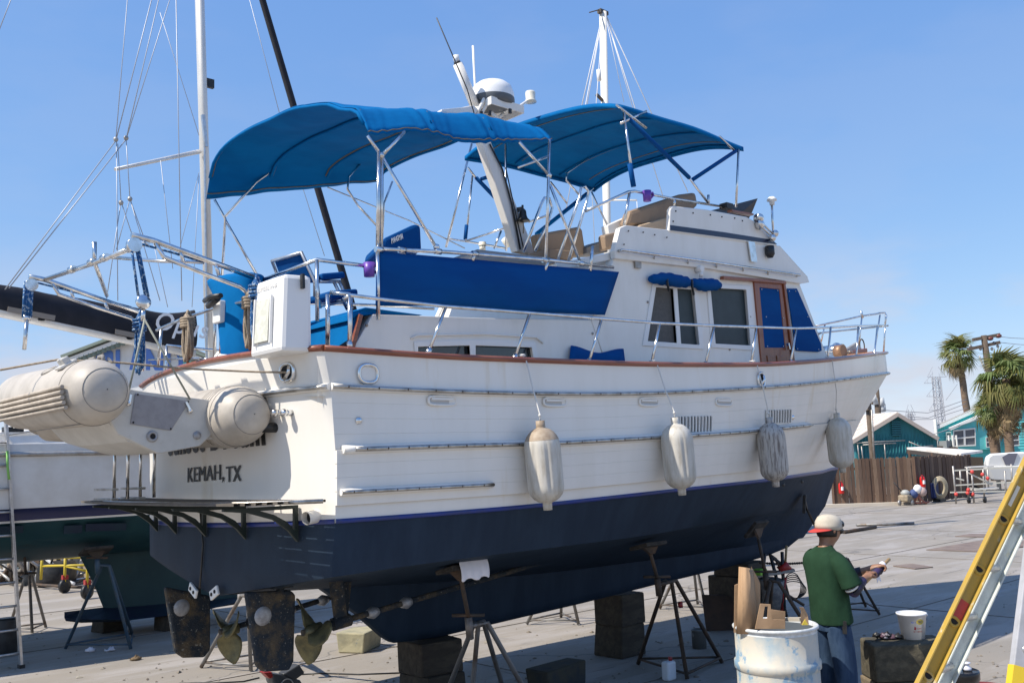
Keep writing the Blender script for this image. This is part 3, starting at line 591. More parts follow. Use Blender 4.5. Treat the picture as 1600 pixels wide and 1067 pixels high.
# wind deflector on the bridge front
mb = MB(); mb.panel([Fp(1160, 331, -1.1), Fp(1184, 310, -1.1), Fp(1176, 330, -1.1), Fp(1168, 346, -1.1)], (0, .8, 0)); mb.build('wind_deflector', BROWN, boat)
mb = MB(); mb.box(Fp(1135, 323, -1.2), (.12, .1, .06)); mb.build('flybridge_fitting', BLACK, boat)
mb = MB(); mb.bar(Fp(1140, 330, -1.28), Fp(1174, 336, -1.28), .06, .02); mb.build('teak_trim', TEAK, boat)
# seats
def slab(name, quad, off, mt, bev=.04):
    m1 = MB(); m1.panel(quad, off); return m1.build(name, mt, boat, bevel=bev)
slab('helm_seat_back', [P(978, 352, 1, -.75), P(986, 329, 1, -.75), P(1065, 303, 1, -.75), P(1088, 300, 1, -.75), P(1092, 322, 1, -.75), P(1046, 350, 1, -.75)], (0, .12, 0), TAN)
slab('helm_seat_cushion', [P(998, 352, 1, -.8), P(1044, 339, 1, -.8), P(1046, 360, 1, -.8), P(1000, 362, 1, -.8)], (0, .6, 0), mat('pale tan vinyl', (.50, .37, .25), .6))
slab('helm_seat_side', [P(950, 352, 1, -.6), P(982, 338, 1, -.6), P(984, 362, 1, -.6), P(952, 366, 1, -.6)], (0, .1, 0), WHITE2, .01)
slab('bench_end', [P(945, 367, 1, -.9), P(966, 362, 1, -.9), P(960, 388, 1, -.9), P(947, 391, 1, -.9)], (0, .1, 0), TAN, .02)
slab('bench_seat_back', [P(838, 366, 1, -.35), P(905, 354, 1, -.35), P(911, 358, 1, -.35), P(917, 398, 1, -.35), P(868, 402, 1, -.35), P(846, 396, 1, -.35)], (0, .12, 0), TAN, .05)
slab('bench_seat_cushion', [P(855, 388, 1, -.5), P(898, 392, 1, -.5), P(897, 406, 1, -.5), P(856, 404, 1, -.5)], (0, .5, 0), TAN, .03)
slab('cockpit_locker', [P(917, 386, 1, -.4), P(950, 374, 1, -.4), P(950, 394, 1, -.4), P(917, 396, 1, -.4)], (0, .3, 0), mat('grey locker', (.16, .155, .15), .6), .01)
slab('hatch_cover', [P(738, 396, 1, -.6), P(748, 389, 1, -.6), P(860, 402, 1, -.6), P(866, 412, 1, -.6), P(740, 405, 1, -.6)], (0, .5, -.02), mat('grey hatch', (.34, .34, .34), .6), .02)

# --- rails
def rail(name, pts, r=.0135, parent=boat, mt=STEEL, n=8):
    m1 = MB(); m1.tube(pts, r, n); return m1.build(name, mt, parent)
def capy(x): return row('cap', min(1, max(0, (x+.06)/11.04)))
def capat(px, py):
    y = -1.6
    for _ in range(10): p = P(px, py, 1, y); y = capy(p.x).y+.03
    return P(px, py, 1, y)
top_px = [(546, 461), (600, 468), (697, 479), (828, 489), (940, 498), (1031, 505), (1116, 509), (1182, 511), (1244, 513), (1290, 512), (1340, 509), (1370, 508), (1386, 509)]
tops = [capat(*q) for q in top_px]
rail('side_rail', [capat(546, 461)+V((-.03, .03, -.03))]+tops)
rail('side_rail', mir(tops))
st = [((546, 461), (546, 545)), ((697, 479), (668, 554)), ((828, 489), (803, 563)), ((940, 498), (919, 570)), ((1031, 505), (1017, 573)), ((1116, 509), (1101, 574)), ((1182, 511), (1173, 573)), ((1244, 513), (1235, 570)), ((1298, 511), (1293, 565)), ((1341, 509), (1338, 560)), ((1371, 508), (1366, 555))]
for a, b2 in st:
    pa, pb = capat(*a), capat(*b2); rail('stanchion', [pb, pa], .0125); rail('stanchion', mir([pb, pa]), .0125)
    mb = MB(); mb.cyl(pb, pb+(pa-pb).normalized()*.05, .022, n=10); mb.build('stanchion_base', STEEL, boat)
# bow pulpit: raised loop over the stem
bow = V((11.25, 0, 0)); zt = P(1386, 490, 1, 0).z; zl = P(1386, 509, 1, 0).z
pl = [P(1274, 509, 1, .55)]; 
def capyport(px, py):
    y = .5
    for _ in range(10): p = P(px, py, 1, y); y = -capy(p.x).y-.03
    return P(px, py, 1, max(0.0, y))
loop = [capyport(1275, 509), capyport(1310, 502), capyport(1345, 494), capyport(1372, 490), V((11.00, .05, zt)), V((11.06, -.03, zt)), V((11.06, -.05, zt-.05)), V((10.98, -.05, zl))]
rail('bow_pulpit', loop)
rail('bow_pulpit', [V((11.06, -.04, zt-.04)), V((10.9, -.03, 3.62))])
rail('bow_pulpit', [capyport(1375, 492), capyport(1366, 552)], .0125)
rail('bow_pulpit', [capyport(1347, 492), capyport(1341, 548)], .0125); rail('bow_pulpit', [capyport(1289, 507), capyport(1283, 534)], .0125)
rail('pulpit_pin', [capyport(1345, 486), capyport(1348, 497)], .02)
# windlass, anchor chain gear, roller
wq = V((9.2, -.05, 3.38)); k_ = P(1302, 548, 1, -.1)
mb = MB(); mb.cyl(k_+V((0, -.16, 0)), k_+V((0, .16, 0)), .085, n=16); mb.ball(k_+V((.1, 0, .05)), .075, 12); mb.box(k_+V((.05, 0, -.12)), (.3, .2, .18)); mb.build('windlass', STEEL, boat)
mb = MB(); mb.cyl(k_+V((-.07, -.2, -.03)), k_+V((-.07, -.08, -.03)), .095, n=16); mb.build('windlass_drum', mat('bronze drum', (.30, .17, .10), .5, .5), boat)
mb = MB()
for i in range(26): 
    t = i/25; p = lerp(k_+V((.1, -.05, .02)), P(1330, 556, 1, 0), t)+V((0, .05*math.sin(i*1.9), .03*math.cos(i*2.3))); mb.ball(p, (.03, .02, .025), 6)
mb.build('anchor_chain', mat('galvanised chain', (.42, .38, .30), .5, .6), boat)
mb = MB(); mb.panel([P(1321, 547, 1, -.02), P(1340, 535, 1, -.02), P(1347, 546, 1, -.02), P(1325, 551, 1, -.02)], (0, .05, 0)); mb.build('anchor_blade', GALV, boat)
mb = MB(); c = P(1347, 540, 1, 0); mb.tube([c+V((.07*math.cos(a), 0, .10*math.sin(a))) for a in [i*math.pi/8 for i in range(16)]], .01, 6, closed=True); mb.build('anchor_ring', RUSTBR, boat)
mb = MB(); mb.bar(P(1300, 556, 1, 0), P(1346, 548, 1, 0), .2, .06); mb.build('anchor_chock', TEAK, boat, bevel=.01)

# --- hull fittings
def onhull(px, py, out=.01): p = hullpt(px, py); return p+V((0, -out, 0))
def oval(mb, c, u, v, a, b2, r, n=28, p=2.6):
    pts = []
    for i in range(n):
        t = 2*math.pi*i/n; cx, sx = math.cos(t), math.sin(t); k = (abs(cx)**p+abs(sx)**p)**(-1/p); pts.append(c+u*(a*cx*k)+v*(b2*sx*k))
    mb.tube(pts, r, 8, closed=True); return pts
for (px, py, a, b2, on) in ((574, 584, .075, .062, 1), (1188, 593, .055, .066, 1), (458, 582, .072, .06, 0)):
    if on: c = onhull(px, py, .012); u, v, n = V((1, 0, 0)), V((0, 0, 1)), V((0, -1, 0))
    else:
        c = P(px, py, 0, -.075); c = transom(c.y, c.z)+V((-.012, 0, 0)); u, v, n = V((.16, -1, 0)).normalized(), V((0, 0, 1)), V((-1, -.16, 0)).normalized()
    mb = MB(); pts = oval(mb, c, u, v, a, b2, .014); hw = mb.build('hawse_hole', STEEL, boat)
    mb = MB(); mb.panel(pts[::2], n*-.004); mb.build('hawse_opening', DARK if px != 574 else WHITE2, hw)
    if px == 574: continue
    mb = MB(); mb.tube([c+u*(-.02)+v*(-.05)+n*.004, c+u*(.035)+v*.0+n*.012, c+u*(.03)+v*.04+n*.004], .016, 8); mb.build('hawse_cleat', STEEL, hw)
for px, w_ in ((690, 22), (866, 18), (1013, 14), (1130, 11)):
    py = 626 if px == 690 else 628; c = onhull(px, py, .008); s = 1500/proj(c)[2]
    mb = MB(); pts = oval(mb, c, V((1, 0, 0)), V((0, 0, 1)), .125, .032, .010, p=4); sc = mb.build('scupper', WHITE, boat)
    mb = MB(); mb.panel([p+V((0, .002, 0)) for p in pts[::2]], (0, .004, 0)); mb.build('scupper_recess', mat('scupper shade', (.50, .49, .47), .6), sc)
    mb = MB(); mb.bar(c+V((-.10, -.004, .012)), c+V((.10, -.004, .012)), .012, .018); mb.build('scupper_flap', WHITE2, sc)
for (xa, xb, ya, yb, n) in ((1054, 1110, 650, 675, 11), (1196, 1234, 640, 661, 9)):
    fr = [onhull(xa, ya+1, .010), onhull(xb, ya, .010), onhull(xb-1, yb-1, .010), onhull(xa, yb, .010)]
    mb = MB(); mb.panel(fr, (0, .004, 0)); vt = mb.build('louver_vent', DARK, boat)
    for i in range(n+1):
        t = i/n; a = fr[0].lerp(fr[1], t); b2 = fr[3].lerp(fr[2], t); mb = MB(); mb.bar(a+V((0, -.008, 0)), b2+V((0, -.008, 0)), .015, .018, up=V((0, 1, 0))); mb.build('slat', WHITE2, vt)
for px, py in ((560, 657), (1238, 652), (1223, 757), (1252, 752)):
    c = onhull(px, py, .008); mb = MB(); mb.lathe([(0, .012), (.018, .012), (.026, .0)], 14, Matrix.Translation(c) @ Matrix.Rotation(R(90), 4, 'X')); mb.build('through_hull', STEEL if py < 700 else BLACK, boat)
# bow thruster / bolt flange marks on the lower bow
# --- transom lettering (laid on the curve of the transom)
def ontr(q, lift=.006): p = transom(q.y, q.z); return V((p.x-lift, q.y, q.z))
def trp(px, py):
    x = -.1
    for _ in range(8): p = P(px, py, 0, x); x = transom(max(-1.55, min(1.55, p.y)), p.z).x
    return P(px, py, 0, x)
def tletters(body, pa, pb, h, bold, name):
    a, b2 = trp(*pa), trp(*pb); m1 = MB(); u = (b2-a); u.x = 0
    for k in ((0,) if bold else (0, 1, 2)): text_on(m1, body, V((0, a.y-.005*k, a.z)), u, (0, 0, 1), width=u.length, height=h, bold=bold, depth=.001, fn=lambda q: ontr(q, .006+.0012*k))
    return m1.build(name, BLACKPAINT, boat)
tletters('KEMAH,', (294, 757), (350, 753), .135, 0, 'hailing_port_lettering'); tletters('TX', (354, 753), (377, 751), .115, 0, 'hailing_port_lettering')
tletters('Sunset Dream', (264, 713), (416, 696), .24, .042, 'name_lettering')
# --- swim platform: slats on curved brackets
ZP = 1.935
plat = MB(); 
edge = []
for i in range(25):
    s = -1+2*i/24; edge.append(V((-.10-.50*(1-abs(s)**5)*.98-.06*(1-s*s), s*1.62, ZP)))
plat.tube([e+V((0, 0, .0)) for e in edge], .015, 8); po = plat.build('swim_platform', STEELD, boat)
for j in range(9):
    xo = .09+j*.062; mb = MB(); ys = [1.56*(1-.012*j*j*.3)*s for s in (-1, -.5, 0, .5, 1)]
    pts = [V((transom(y*.97, ZP).x-xo, y, ZP)) for y in [lerp(-1.58+j*.02, 1.58-j*.02, i/12) for i in range(13)]]
    for i in range(12): pass
    mb.grid([[p+V((-.022, 0, -.008)) for p in pts], [p+V((-.022, 0, .008)) for p in pts], [p+V((.022, 0, .008)) for p in pts], [p+V((.022, 0, -.008)) for p in pts], [p+V((-.022, 0, -.008)) for p in pts]], False); mb.build('slat', mat('grey teak slat', (.10, .085, .07), .8, col2=(.14, .12, .10), scale=8), po)
for y in (-1.22, -.60, .02, .62, 1.16):
    t = transom(y, 1.85); mb = MB(); x0 = t.x; q = []
    prof = [(-.015, ZP-.03), (-.56, ZP-.03), (-.56, ZP-.045), (-.38, ZP-.065), (-.20, ZP-.12), (-.09, ZP-.20), (-.02, ZP-.28), (-.015, ZP-.28)]
    hole = [(-.045, ZP-.055), (-.045, ZP-.20), (-.10, ZP-.14), (-.20, ZP-.085), (-.30, ZP-.055)]
    mb.panel([V((x0+a, y-.015, z)) for a, z in prof], (0, .03, 0), [[V((x0+a, y-.015, z)) for a, z in hole]]); mb.build('bracket', GREENBLK, po, bevel=.006)
mb = MB(); c = trp(494, 806); mb.tube([c+V((.02, 0, 0)), c+V((-.09, -.02, -.01))], [.045, .045], 16, caps=False); mb.build('exhaust_pipe', WHITE, boat)
mb = MB(); mb.cyl(c+V((-.05, 0, 0)), c+V((-.052, 0, 0)), .038); mb.build('exhaust_opening', DARK, boat)
for px, py, rz in ((300, 922, -25), (333, 926, 25)):
    c = P(px, py, 0, -.16); mb = MB(); u = (V((0, -1, 0))+V((0, 0, .0))).normalized(); tl = R(rz); d = V((0, -math.cos(tl), math.sin(tl))); up = V((0, math.sin(tl), math.cos(tl)))
    mb.panel([c-d*.07-up*.035, c+d*.07-up*.035, c+d*.07+up*.035, c-d*.07+up*.035], (.02, 0, 0)); o = mb.build('hull_anode', TRIMW, boat, bevel=.006)
    mb = MB()
    for s in (-.03, .03): mb.cyl(c+d*s+V((-.001, 0, 0)), c+d*s+V((-.006, 0, 0)), .014, n=10)
    mb.build('bolt', DARK, o)
mb = MB(); mb.tube([trp(316, 800)+V((-.015, 0, 0)), trp(320, 850)+V((-.015, 0, 0)), trp(317, 895)+V((-.015, 0, 0)), P(312, 918, 0, -.15)], .008, 6); mb.build('bonding_cable', BLACK, boat)
mb = MB(); c = trp(430, 668); mb.cyl(c+V((.02, 0, 0)), c+V((-.11, 0, 0)), .035); mb.build('stern_socket', BLACK, boat)
for px in (441, 456): mb = MB(); c = trp(px, 645); mb.cyl(c, c+V((-.06, 0, 0)), .022); mb.ball(c+V((-.06, 0, 0)), .03, 8); mb.build('stern_cleat', STEEL, boat)
# --- running gear: rudders, shafts, struts, propellers
for side, ax in ((1, [(255, 918), (268, 1020)]), (-1, [(378, 925), (398, 1045)])):
    y = side*.62; s = side
    pr = [P(*q, 1, y) for q in ((256, 916), (327, 930), (327, 1015), (318, 1026), (285, 1027), (272, 1018))] if side == 1 else [P(*q, 1, y) for q in ((382, 925), (452, 921), (460, 928), (457, 1032), (450, 1046), (410, 1049), (399, 1040))]
    mb = MB(); mb.panel([p+V((0, -.03, 0)) for p in pr], (0, .06, 0)); rd = mb.build('rudder', FOUL, boat, bevel=.02)
    q = P(*((284, 949) if side == 1 else (411, 962)), 1, y-.03); mb = MB(); mb.lathe([(0, .014), (.04, .012), (.06, .006), (.068, 0)], 20, Matrix.Translation(q) @ Matrix.Rotation(R(90), 4, 'X')); mb.build('rudder_anode', ZINC, rd)
    q = P(*((308, 925) if side == 1 else (438, 920)), 1, y); mb = MB(); mb.cyl(q+V((0, 0, -.25)), V((q.x, q.y, 1.36)), .03); mb.box((q.x, q.y, 1.30), (.16, .1, .03)); mb.build('rudder_stock', FOUL, rd)
    pc = P(*((357, 984) if side == 1 else (487, 985)), 1, y)
    end = V((2.9, y*.95, 1.22)); mb = MB(); mb.cyl(pc+V((-.08, 0, -.005)), end, .024); sh = mb.build('propeller_shaft', FOUL, boat)
    d = (end-pc).normalized()
    for tt in (.22, .35): mb = MB(); mb.tube([pc+(end-pc)*(tt-.02), pc+(end-pc)*tt, pc+(end-pc)*(tt+.02)], [.03, .05, .03], 12); mb.build('shaft_anode', ZINC, sh)
    mb = MB(); sp = pc+d*.26; mb.tube([sp-d*.08, sp+d*.08], .05, 12)
    for off in (-.13, .14):
        a = sp+V((0, 0, 0)); b2 = V((sp.x+off*.9, y+off*.8, 1.36)); mb.bar(a, b2, .11, .025, up=V((0, 1, .2))); mb.box((b2.x, b2.y, 1.33), (.2, .12, .03))
    mb.build('shaft_strut', FOUL, boat, bevel=.005)
    mb = MB(); s_, u_, _ = frame_of(d); mb.tube([pc-d*.07, pc-d*.03, pc+d*.08], [.02, .045, .05], 12); pr_ = mb.build('propeller', BRONZE, boat)
    for k in range(3):
        a0 = R(20 if side == 1 else -6)+k*2*math.pi/3; rows = []
        for i in range(9):
            t = i/8; rr = .03+.255*t; wd = .205*math.sin(math.pi*min(1, .12+.88*t*.98))**.75*(1 if t < 1 else .2)+.015; pit = R(58-36*t); r_ = []
            for j in range(7):
                c_ = (j/6-.5)*2*wd*.5; ang = a0+.25*t*t+(c_*math.cos(pit))/max(.09, rr); ax_ = c_*math.sin(pit)
                r_.append(pc+s_*(rr*math.cos(ang))+u_*(rr*math.sin(ang))+d*ax_)
            rows.append(r_)
        mb = MB(); mb.grid(rows); mb.build('blade', BRONZE, pr_, solid=.01)

# --- sundeck: weather cloth, rails, bimini tops
YS = -1.36
def Sp(px, py, y=YS): return P(px, py, 1, y)
rows = []
for j in range(9):
    t = j/8; r_ = []
    for i in range(31):
        s = i/30; tx, ty = lerp(589, 967, s), lerp(393, 425, s); bx, by = lerp(587, 945, s), cubic(s, [0, .3, .55, 1], [478, 479, 486, 492])
        bow_ = .05*math.sin(math.pi*t)*math.sin(math.pi*s)+.012*math.sin(s*17+t*3)*t+.008*math.sin(s*31-t*5)*t
        r_.append(P(lerp(tx, bx, t), lerp(ty, by, t), 1, YS-bow_))
    rows.append(r_)
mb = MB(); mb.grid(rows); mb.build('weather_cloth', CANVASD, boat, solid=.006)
rail('sundeck_rail', [Sp(590, 389), Sp(700, 394), Sp(860, 407), Sp(958, 418)], .016)
rail('sundeck_rail', mir([Sp(590, 389), Sp(700, 394), Sp(860, 407), Sp(958, 418)]), .016)
for a, b2 in (((590, 389), (591, 500)), ((742, 396), (738, 408)), ((858, 404), (850, 425)), ((926, 385), (922, 424))): rail('sundeck_post', [Sp(*a), Sp(*b2)], .016)
rail('sundeck_post', mir([Sp(590, 389), Sp(591, 500)]), .016)
for q in ((592, 390), (628, 391), (684, 393), (742, 397), (852, 407), (908, 412)): mb = MB(); mb.tube([Sp(*q)+V((-.03, 0, 0)), Sp(*q)+V((.03, 0, 0))], .024, 10); mb.build('rail_clamp', STEEL, boat)
cr_ = V((.12, -1.25, 0)); a = P(495, 406, 1, -1.2); b2 = P(583, 417, 1, -1.3); c_ = P(412, 437, 0, a.x-.05)
rail('stern_rail', [c_, a, b2], .015); rail('stern_post', [a, a+V((0, 0, -.45))], .015)
rail('stern_rail', [P(516, 457, 1, -1.38), P(548, 460, 1, -1.5)], .015)
rail('stern_post', [P(512, 460, 1, -1.40), P(512, 545, 1, -1.40)], .017); rail('stern_post', [P(548, 462, 1, -1.52), P(546, 545, 1, -1.52)], .017)
mb = MB(); mb.tube([P(546, 535, 1, -1.52), P(530, 545, 1, -1.50), P(512, 552, 1, -1.5)], .02, 8); mb.build('stern_fairlead', BLACK, boat)
# aft bimini
hem_px = [(570, 212), (600, 209), (640, 203), (675, 210), (712, 221), (787, 224), (862, 219)]
sh_px = [(520, 170), (620, 172), (660, 174), (700, 178), (740, 180), (800, 192), (862, 206)]
aftA = ([-1, -.93, -.7, -.35, .05, .55, .9, 1], [4.60, 4.78, 4.99, 5.11, 5.19, 5.22, 5.06, 4.74])
fwdA = ([-1, -.95, -.75, -.35, .05, .55, .9, 1], [4.98, 5.10, 5.22, 5.32, 5.36, 5.38, 5.34, 5.25])
x0b, x1b = P(572, 212, 1, -1.33).x, P(860, 219, 1, -1.33).x
def canopy1(tx, s):
    x = lerp(x0b, x1b, tx)+ .02*math.sin(5*s); z = lerp(cubic(s, *aftA), cubic(s, *fwdA), tx)
    y = lerp(-1.33, 1.38, (s+1)/2)
    if s < -.6:
        k = (-.6-s)/.4; zh = zon(x, -1.33, hem_px); zs = zon(x, -1.12, sh_px)
        z = lerp(z, cubic(s, [-1, -.86, -.6], [zh, zs, z]), min(1, k*3))
    # the cloth sags between the hoops and creases towards the hem
    z -= .035*math.sin(math.pi*((tx*3) % 1))*max(0, min(1, (s+.55)*2))*(1-abs(s)**3)+.004*math.sin(14*tx+6*s)
    if s < -.35:
        f_ = min(1, (-.35-s)*3); y += -.010*math.sin(tx*19+s*5)*f_
        for h_ in (.0, .33, .66, 1.): dd = (tx-h_); z += .009*f_*math.sin(dd*30/(1.25+s))*math.exp(-(dd/.11)**2); y -= .006*f_*math.cos(dd*34/(1.2+s))*math.exp(-(dd/.12)**2)
    else: z += .005*math.sin(tx*31+s*4)*math.sin(s*7+tx*5)
    return V((x, y, z))
NS = [-1+2*i/36 for i in range(37)]
mb = MB(); mb.grid([[canopy1(i/90, -1+2*k/60) for k in range(61)] for i in range(91)]); c1 = mb.build('aft_bimini_canopy', CANVAS, boat, solid=.006)
for tx in (.0, .33, .66, 1.): mb = MB(); mb.tube([canopy1(tx, s)+V((0, 0, -.022)) for s in NS[1:-1]], .016, 8); mb.build('bimini_hoop', CANVAS, boat)
for tx in (.012, .34, .65, .985): mb = MB(); mb.tube([canopy1(tx, s)+V((0, 0, -.006)) for s in NS[1:-1]], .007, 6); mb.build('canopy_seam', SEAM, c1)
for s in (-.985, .985): mb = MB(); mb.tube([canopy1(i/90, s)+V((0, -.006 if s < 0 else 0, -.004)) for i in range(91)], .006, 6); mb.build('canopy_seam', SEAM, c1)
YB1 = -1.34
for a, b2, r_ in (((592, 236), (590, 390), .015), ((597, 242), (596, 390), .013), ((574, 212), (596, 243), .013), ((632, 206), (597, 243), .013), ((596, 243), (682, 388), .013), ((859, 218), (853, 404), .013), ((811, 222), (858, 274), .013), ((859, 288), (906, 408), .013), ((810, 262), (858, 244), .010)): rail('bimini_strut', [P(*a, 1, YB1), P(*b2, 1, YB1)], r_)
for pts_, y, r_ in (([(335, 312), (352, 342), (347, 432)], 1.36, .013), ([(352, 344), (404, 434)], 1.36, .013), ([(352, 338), (400, 285), (432, 262), (471, 247)], 1.30, .012), ([(568, 250), (545, 276), (543, 296), (560, 322), (588, 352)], 1.1, .012), ([(613, 284), (600, 318), (596, 392)], 1.25, .012), ([(737, 225), (697, 386)], 1.30, .014), ([(790, 225), (791, 392)], .6, .012), ([(512, 293), (640, 345), (726, 388)], 1.3, .007)): rail('bimini_strut', [P(*q, 1, y) for q in pts_], r_)
for q in ((596, 243), (858, 274), (682, 386)): mb = MB(); mb.ball(P(*q, 1, YB1), .026, 8); mb.build('strut_joint', STEEL, boat)
# forward bimini over the flybridge
ca, cf = P(968, 160, 1, -1.2), P(1161, 226, 1, -1.2); pa_, pf_ = P(726, 240, 1, 1.25), P(928, 291, 1, 1.25)
def canopy2(tx, s):
    a = lerp(ca, pa_, (s+1)/2); f = lerp(cf, pf_, (s+1)/2); p = lerp(a, f, tx)
    p.z += .17*(1-abs(s)**2.6)-.03+.035*math.sin(math.pi*tx)-.02*math.sin(math.pi*((tx*2) % 1))*(1-s*s)+.006*math.sin(11*tx+5*s)
    return p
mb = MB(); mb.grid([[canopy2(i/30, s) for s in NS] for i in range(31)]); c2 = mb.build('bridge_bimini_canopy', CANVAS, boat, solid=.006)
for s in (-1, 1): mb = MB(); mb.grid([[canopy2(i/30, s) for i in range(31)], [canopy2(i/30, s)+V((0, 0, -.05)) for i in range(31)]]); mb.build('canopy_valance', CANVAS, c2, solid=.005)
for tx in (0, 1): mb = MB(); mb.grid([[canopy2(tx, s) for s in NS], [canopy2(tx, s)+V((0, 0, -.05)) for s in NS]]); mb.build('canopy_valance', CANVAS, c2, solid=.005)
for tx in (.02, .34, .68, .98): mb = MB(); mb.tube([canopy2(tx, s)+V((0, 0, -.02)) for s in NS[1:-1]], .012, 8); mb.build('bimini_hoop', CANVAS, boat)
for tx in (.10, .36, .70, .9): mb = MB(); mb.tube([canopy2(tx, s)+V((0, 0, -.006)) for s in NS[2:-2]], .006, 6); mb.build('canopy_seam', SEAM, c2)
Y2 = -1.2
for a, b2, r_, mt in (((975, 176), (990, 292), .013, STEEL), ((963, 164), (1010, 200), .013, STEEL), ((983, 186), (1077, 278), .022, CANVASD), ((1077, 278), (1107, 318), .013, STEEL), ((1150, 236), (1082, 281), .022, CANVASD), ((1154, 234), (1150, 324), .013, STEEL), ((1124, 213), (1148, 236), .013, STEEL), ((984, 256), (990, 292), .026, CANVASD), ((970, 193), (1010, 174), .012, STEEL)): rail('bimini_strut' if mt is STEEL else 'strut_sleeve', [P(*a, 1, Y2), P(*b2, 1, Y2)], r_, mt=mt)
for pts_, y, r_, mt in (([(731, 262), (745, 280)], 1.25, .013, STEEL), ([(738, 275), (728, 375)], 1.25, .012, STEEL), ([(729, 352), (727, 374)], 1.25, .022, CANVASD), ([(744, 278), (786, 322)], 1.25, .024, CANVASD), ([(752, 280), (772, 274)], 1.25, .022, CANVASD), ([(917, 303), (838, 366)], 1.0, .026, CANVAS), ([(927, 294), (915, 304)], 1.1, .013, STEEL), ([(919, 247), (886, 270), (885, 282), (908, 308)], .4, .012, STEEL), ([(924, 300), (952, 358)], 1.2, .013, STEEL), ([(860, 284), (886, 318)], 1.2, .012, STEEL)): rail('bimini_strut' if mt is STEEL else 'strut_sleeve', [P(*q, 1, y) for q in pts_], r_, mt=mt)
# bridge rail with post
rail('bridge_rail', [P(915, 330, 1, -1.2), P(982, 300, 1, -1.2), P(992, 299, 1, -1.2), P(1053, 311, 1, -1.2), P(1136, 324, 1, -1.2)], .014)
rail('bridge_rail', [P(984, 300, 1, -1.2), P(975, 352, 1, -1.2)], .014); rail('bridge_rail', [P(1054, 311, 1, -1.2), P(1054, 322, 1, -1.2)], .014); rail('bridge_rail', [P(1107, 305, 1, -1.2), P(1107, 320, 1, -1.2)], .014)
for pts_ in ([(865, 425), (905, 310), (908, 294), (914, 291), (920, 300), (916, 318), (883, 423)], [(818, 394), (846, 318), (851, 309), (858, 310), (863, 325), (857, 345), (836, 392)]): 
    rail('boarding_ladder_rail', [P(*q, 1, -.75) for q in pts_], .014)
rail('bridge_rail', [P(857, 336, 1, -.2), P(826, 347, 1, 0)], .013); rail('bridge_rail', [P(727, 377, 1, 1.2), P(790, 356, 1, .4)], .012); rail('bridge_rail', [P(783, 361, 1, .4), P(772, 388, 1, .4)], .012)
rail('bridge_rail', [P(702, 373, 1, 1.25), P(727, 377, 1, 1.2), P(790, 388, 1, .9)], .012)
# --- signal mast with radar
mb = MB(); mbase, mtop = P(818, 396, 1, 0), P(752, 215, 1, 0); ws_ = lambda t: lerp(.22, .11, t); rows = []
for t in (0, .5, 1):
    c = mbase.lerp(mtop, t); h = ws_(t); rows.append([c+V((-h*.6, -.05, 0)), c+V((h*.6, -.05, 0)), c+V((h*.6, .05, 0)), c+V((-h*.6, .05, 0))])
mb.grid(rows, False, True); mb.add(rows[-1], [(0, 1, 2, 3)]); ms = mb.build('signal_mast', WHITE2, boat, bevel=.012)
mb = MB(); mb.tube([P(813, 390, 1, -.07), P(800, 320, 1, -.07), P(785, 265, 1, -.07), P(765, 225, 1, -.07)], .010, 6); mb.tube([P(819, 392, 1, -.07), P(806, 335, 1, -.08), P(790, 262, 1, -.07)], .007, 6); mb.build('mast_cable', BLACK, ms)
rail('upper_mast', [P(742, 166, 1, 0), P(715, 100, 1, 0)], .05, mt=WHITE2, n=8)
mb = MB(); mb.cyl(P(714, 98, 1, 0), P(712, 87, 1, 0), .032); mb.build('anchor_light', TRIMW, boat)
mb = MB(); mb.cyl(P(715, 100, 1, 0), P(714, 97, 1, 0), .036); mb.build('light_collar', BLACK, boat)
mb = MB(); mb.panel([P(690, 171, 1, -.1), P(722, 168, 1, -.1), P(740, 164, 1, -.1), P(748, 172, 1, -.1), P(742, 180, 1, -.1), P(690, 175, 1, -.1)], (0, .2, 0)); mb.build('mast_arm', WHITE2, boat, bevel=.01)
pc = P(775, 168, 1, 0); mb = MB(); mb.box(pc+V((0, 0, .0)), (.44, .36, .03)); mb.box(pc+V((0, -.18, -.03)), (.44, .012, .08)); mb.box(pc+V((0, .18, -.03)), (.44, .012, .08)); mb.box(pc+V((-.22, 0, -.03)), (.012, .37, .08)); mb.box(pc+V((.22, 0, -.03)), (.012, .37, .08)); mb.build('radar_platform', WHITE2, boat)
for q0, q1 in (((768, 176), (782, 190)), ((786, 178), (776, 188)), ((744, 182), (762, 142)), ((750, 182), (770, 148))): rail('platform_brace', [P(*q0, 1, -.08), P(*q1, 1, -.08)], .018, mt=WHITE2)
rc = P(770, 161, 1, 0); mb = MB(); mb.lathe([(0, .225), (.08, .222), (.15, .205), (.20, .165), (.222, .10), (.226, .04), (.226, .03)], 32, Matrix.Translation(rc)); rd = mb.build('radar_dome', mat('radar white', (.82, .81, .79), .3), boat)
mb = MB(); mb.lathe([(.228, .035), (.229, .0), (.21, -.04), (.15, -.06), (0, -.065)], 32, Matrix.Translation(rc)); mb.build('radar_base', mat('radar grey base', (.10, .11, .12), .5), rd)
rail('radio_antenna', [P(745, 178, 1, .1), P(743, 150, 1, .1), P(739, 72, 1, .1)], .012, mt=TRIMW)
rail('whip_antenna', [P(742, 182, 1, -.1), P(730, 140, 1, -.1), P(682, 28, 1, -.1)], .006, mt=BLACK)
rail('satellite_arm', [P(795, 172, 1, .0), P(812, 166, 1, .0), P(824, 158, 1, .0)], .014, mt=WHITE2)
mb = MB(); mb.lathe([(0, .09), (.05, .088), (.055, .07), (.05, .0), (.06, -.01), (.065, -.03), (0, -.035)], 16, Matrix.Translation(P(829, 156, 1, 0))); mb.build('satellite_receiver', mat('aged white plastic', (.72, .68, .56), .5), boat)
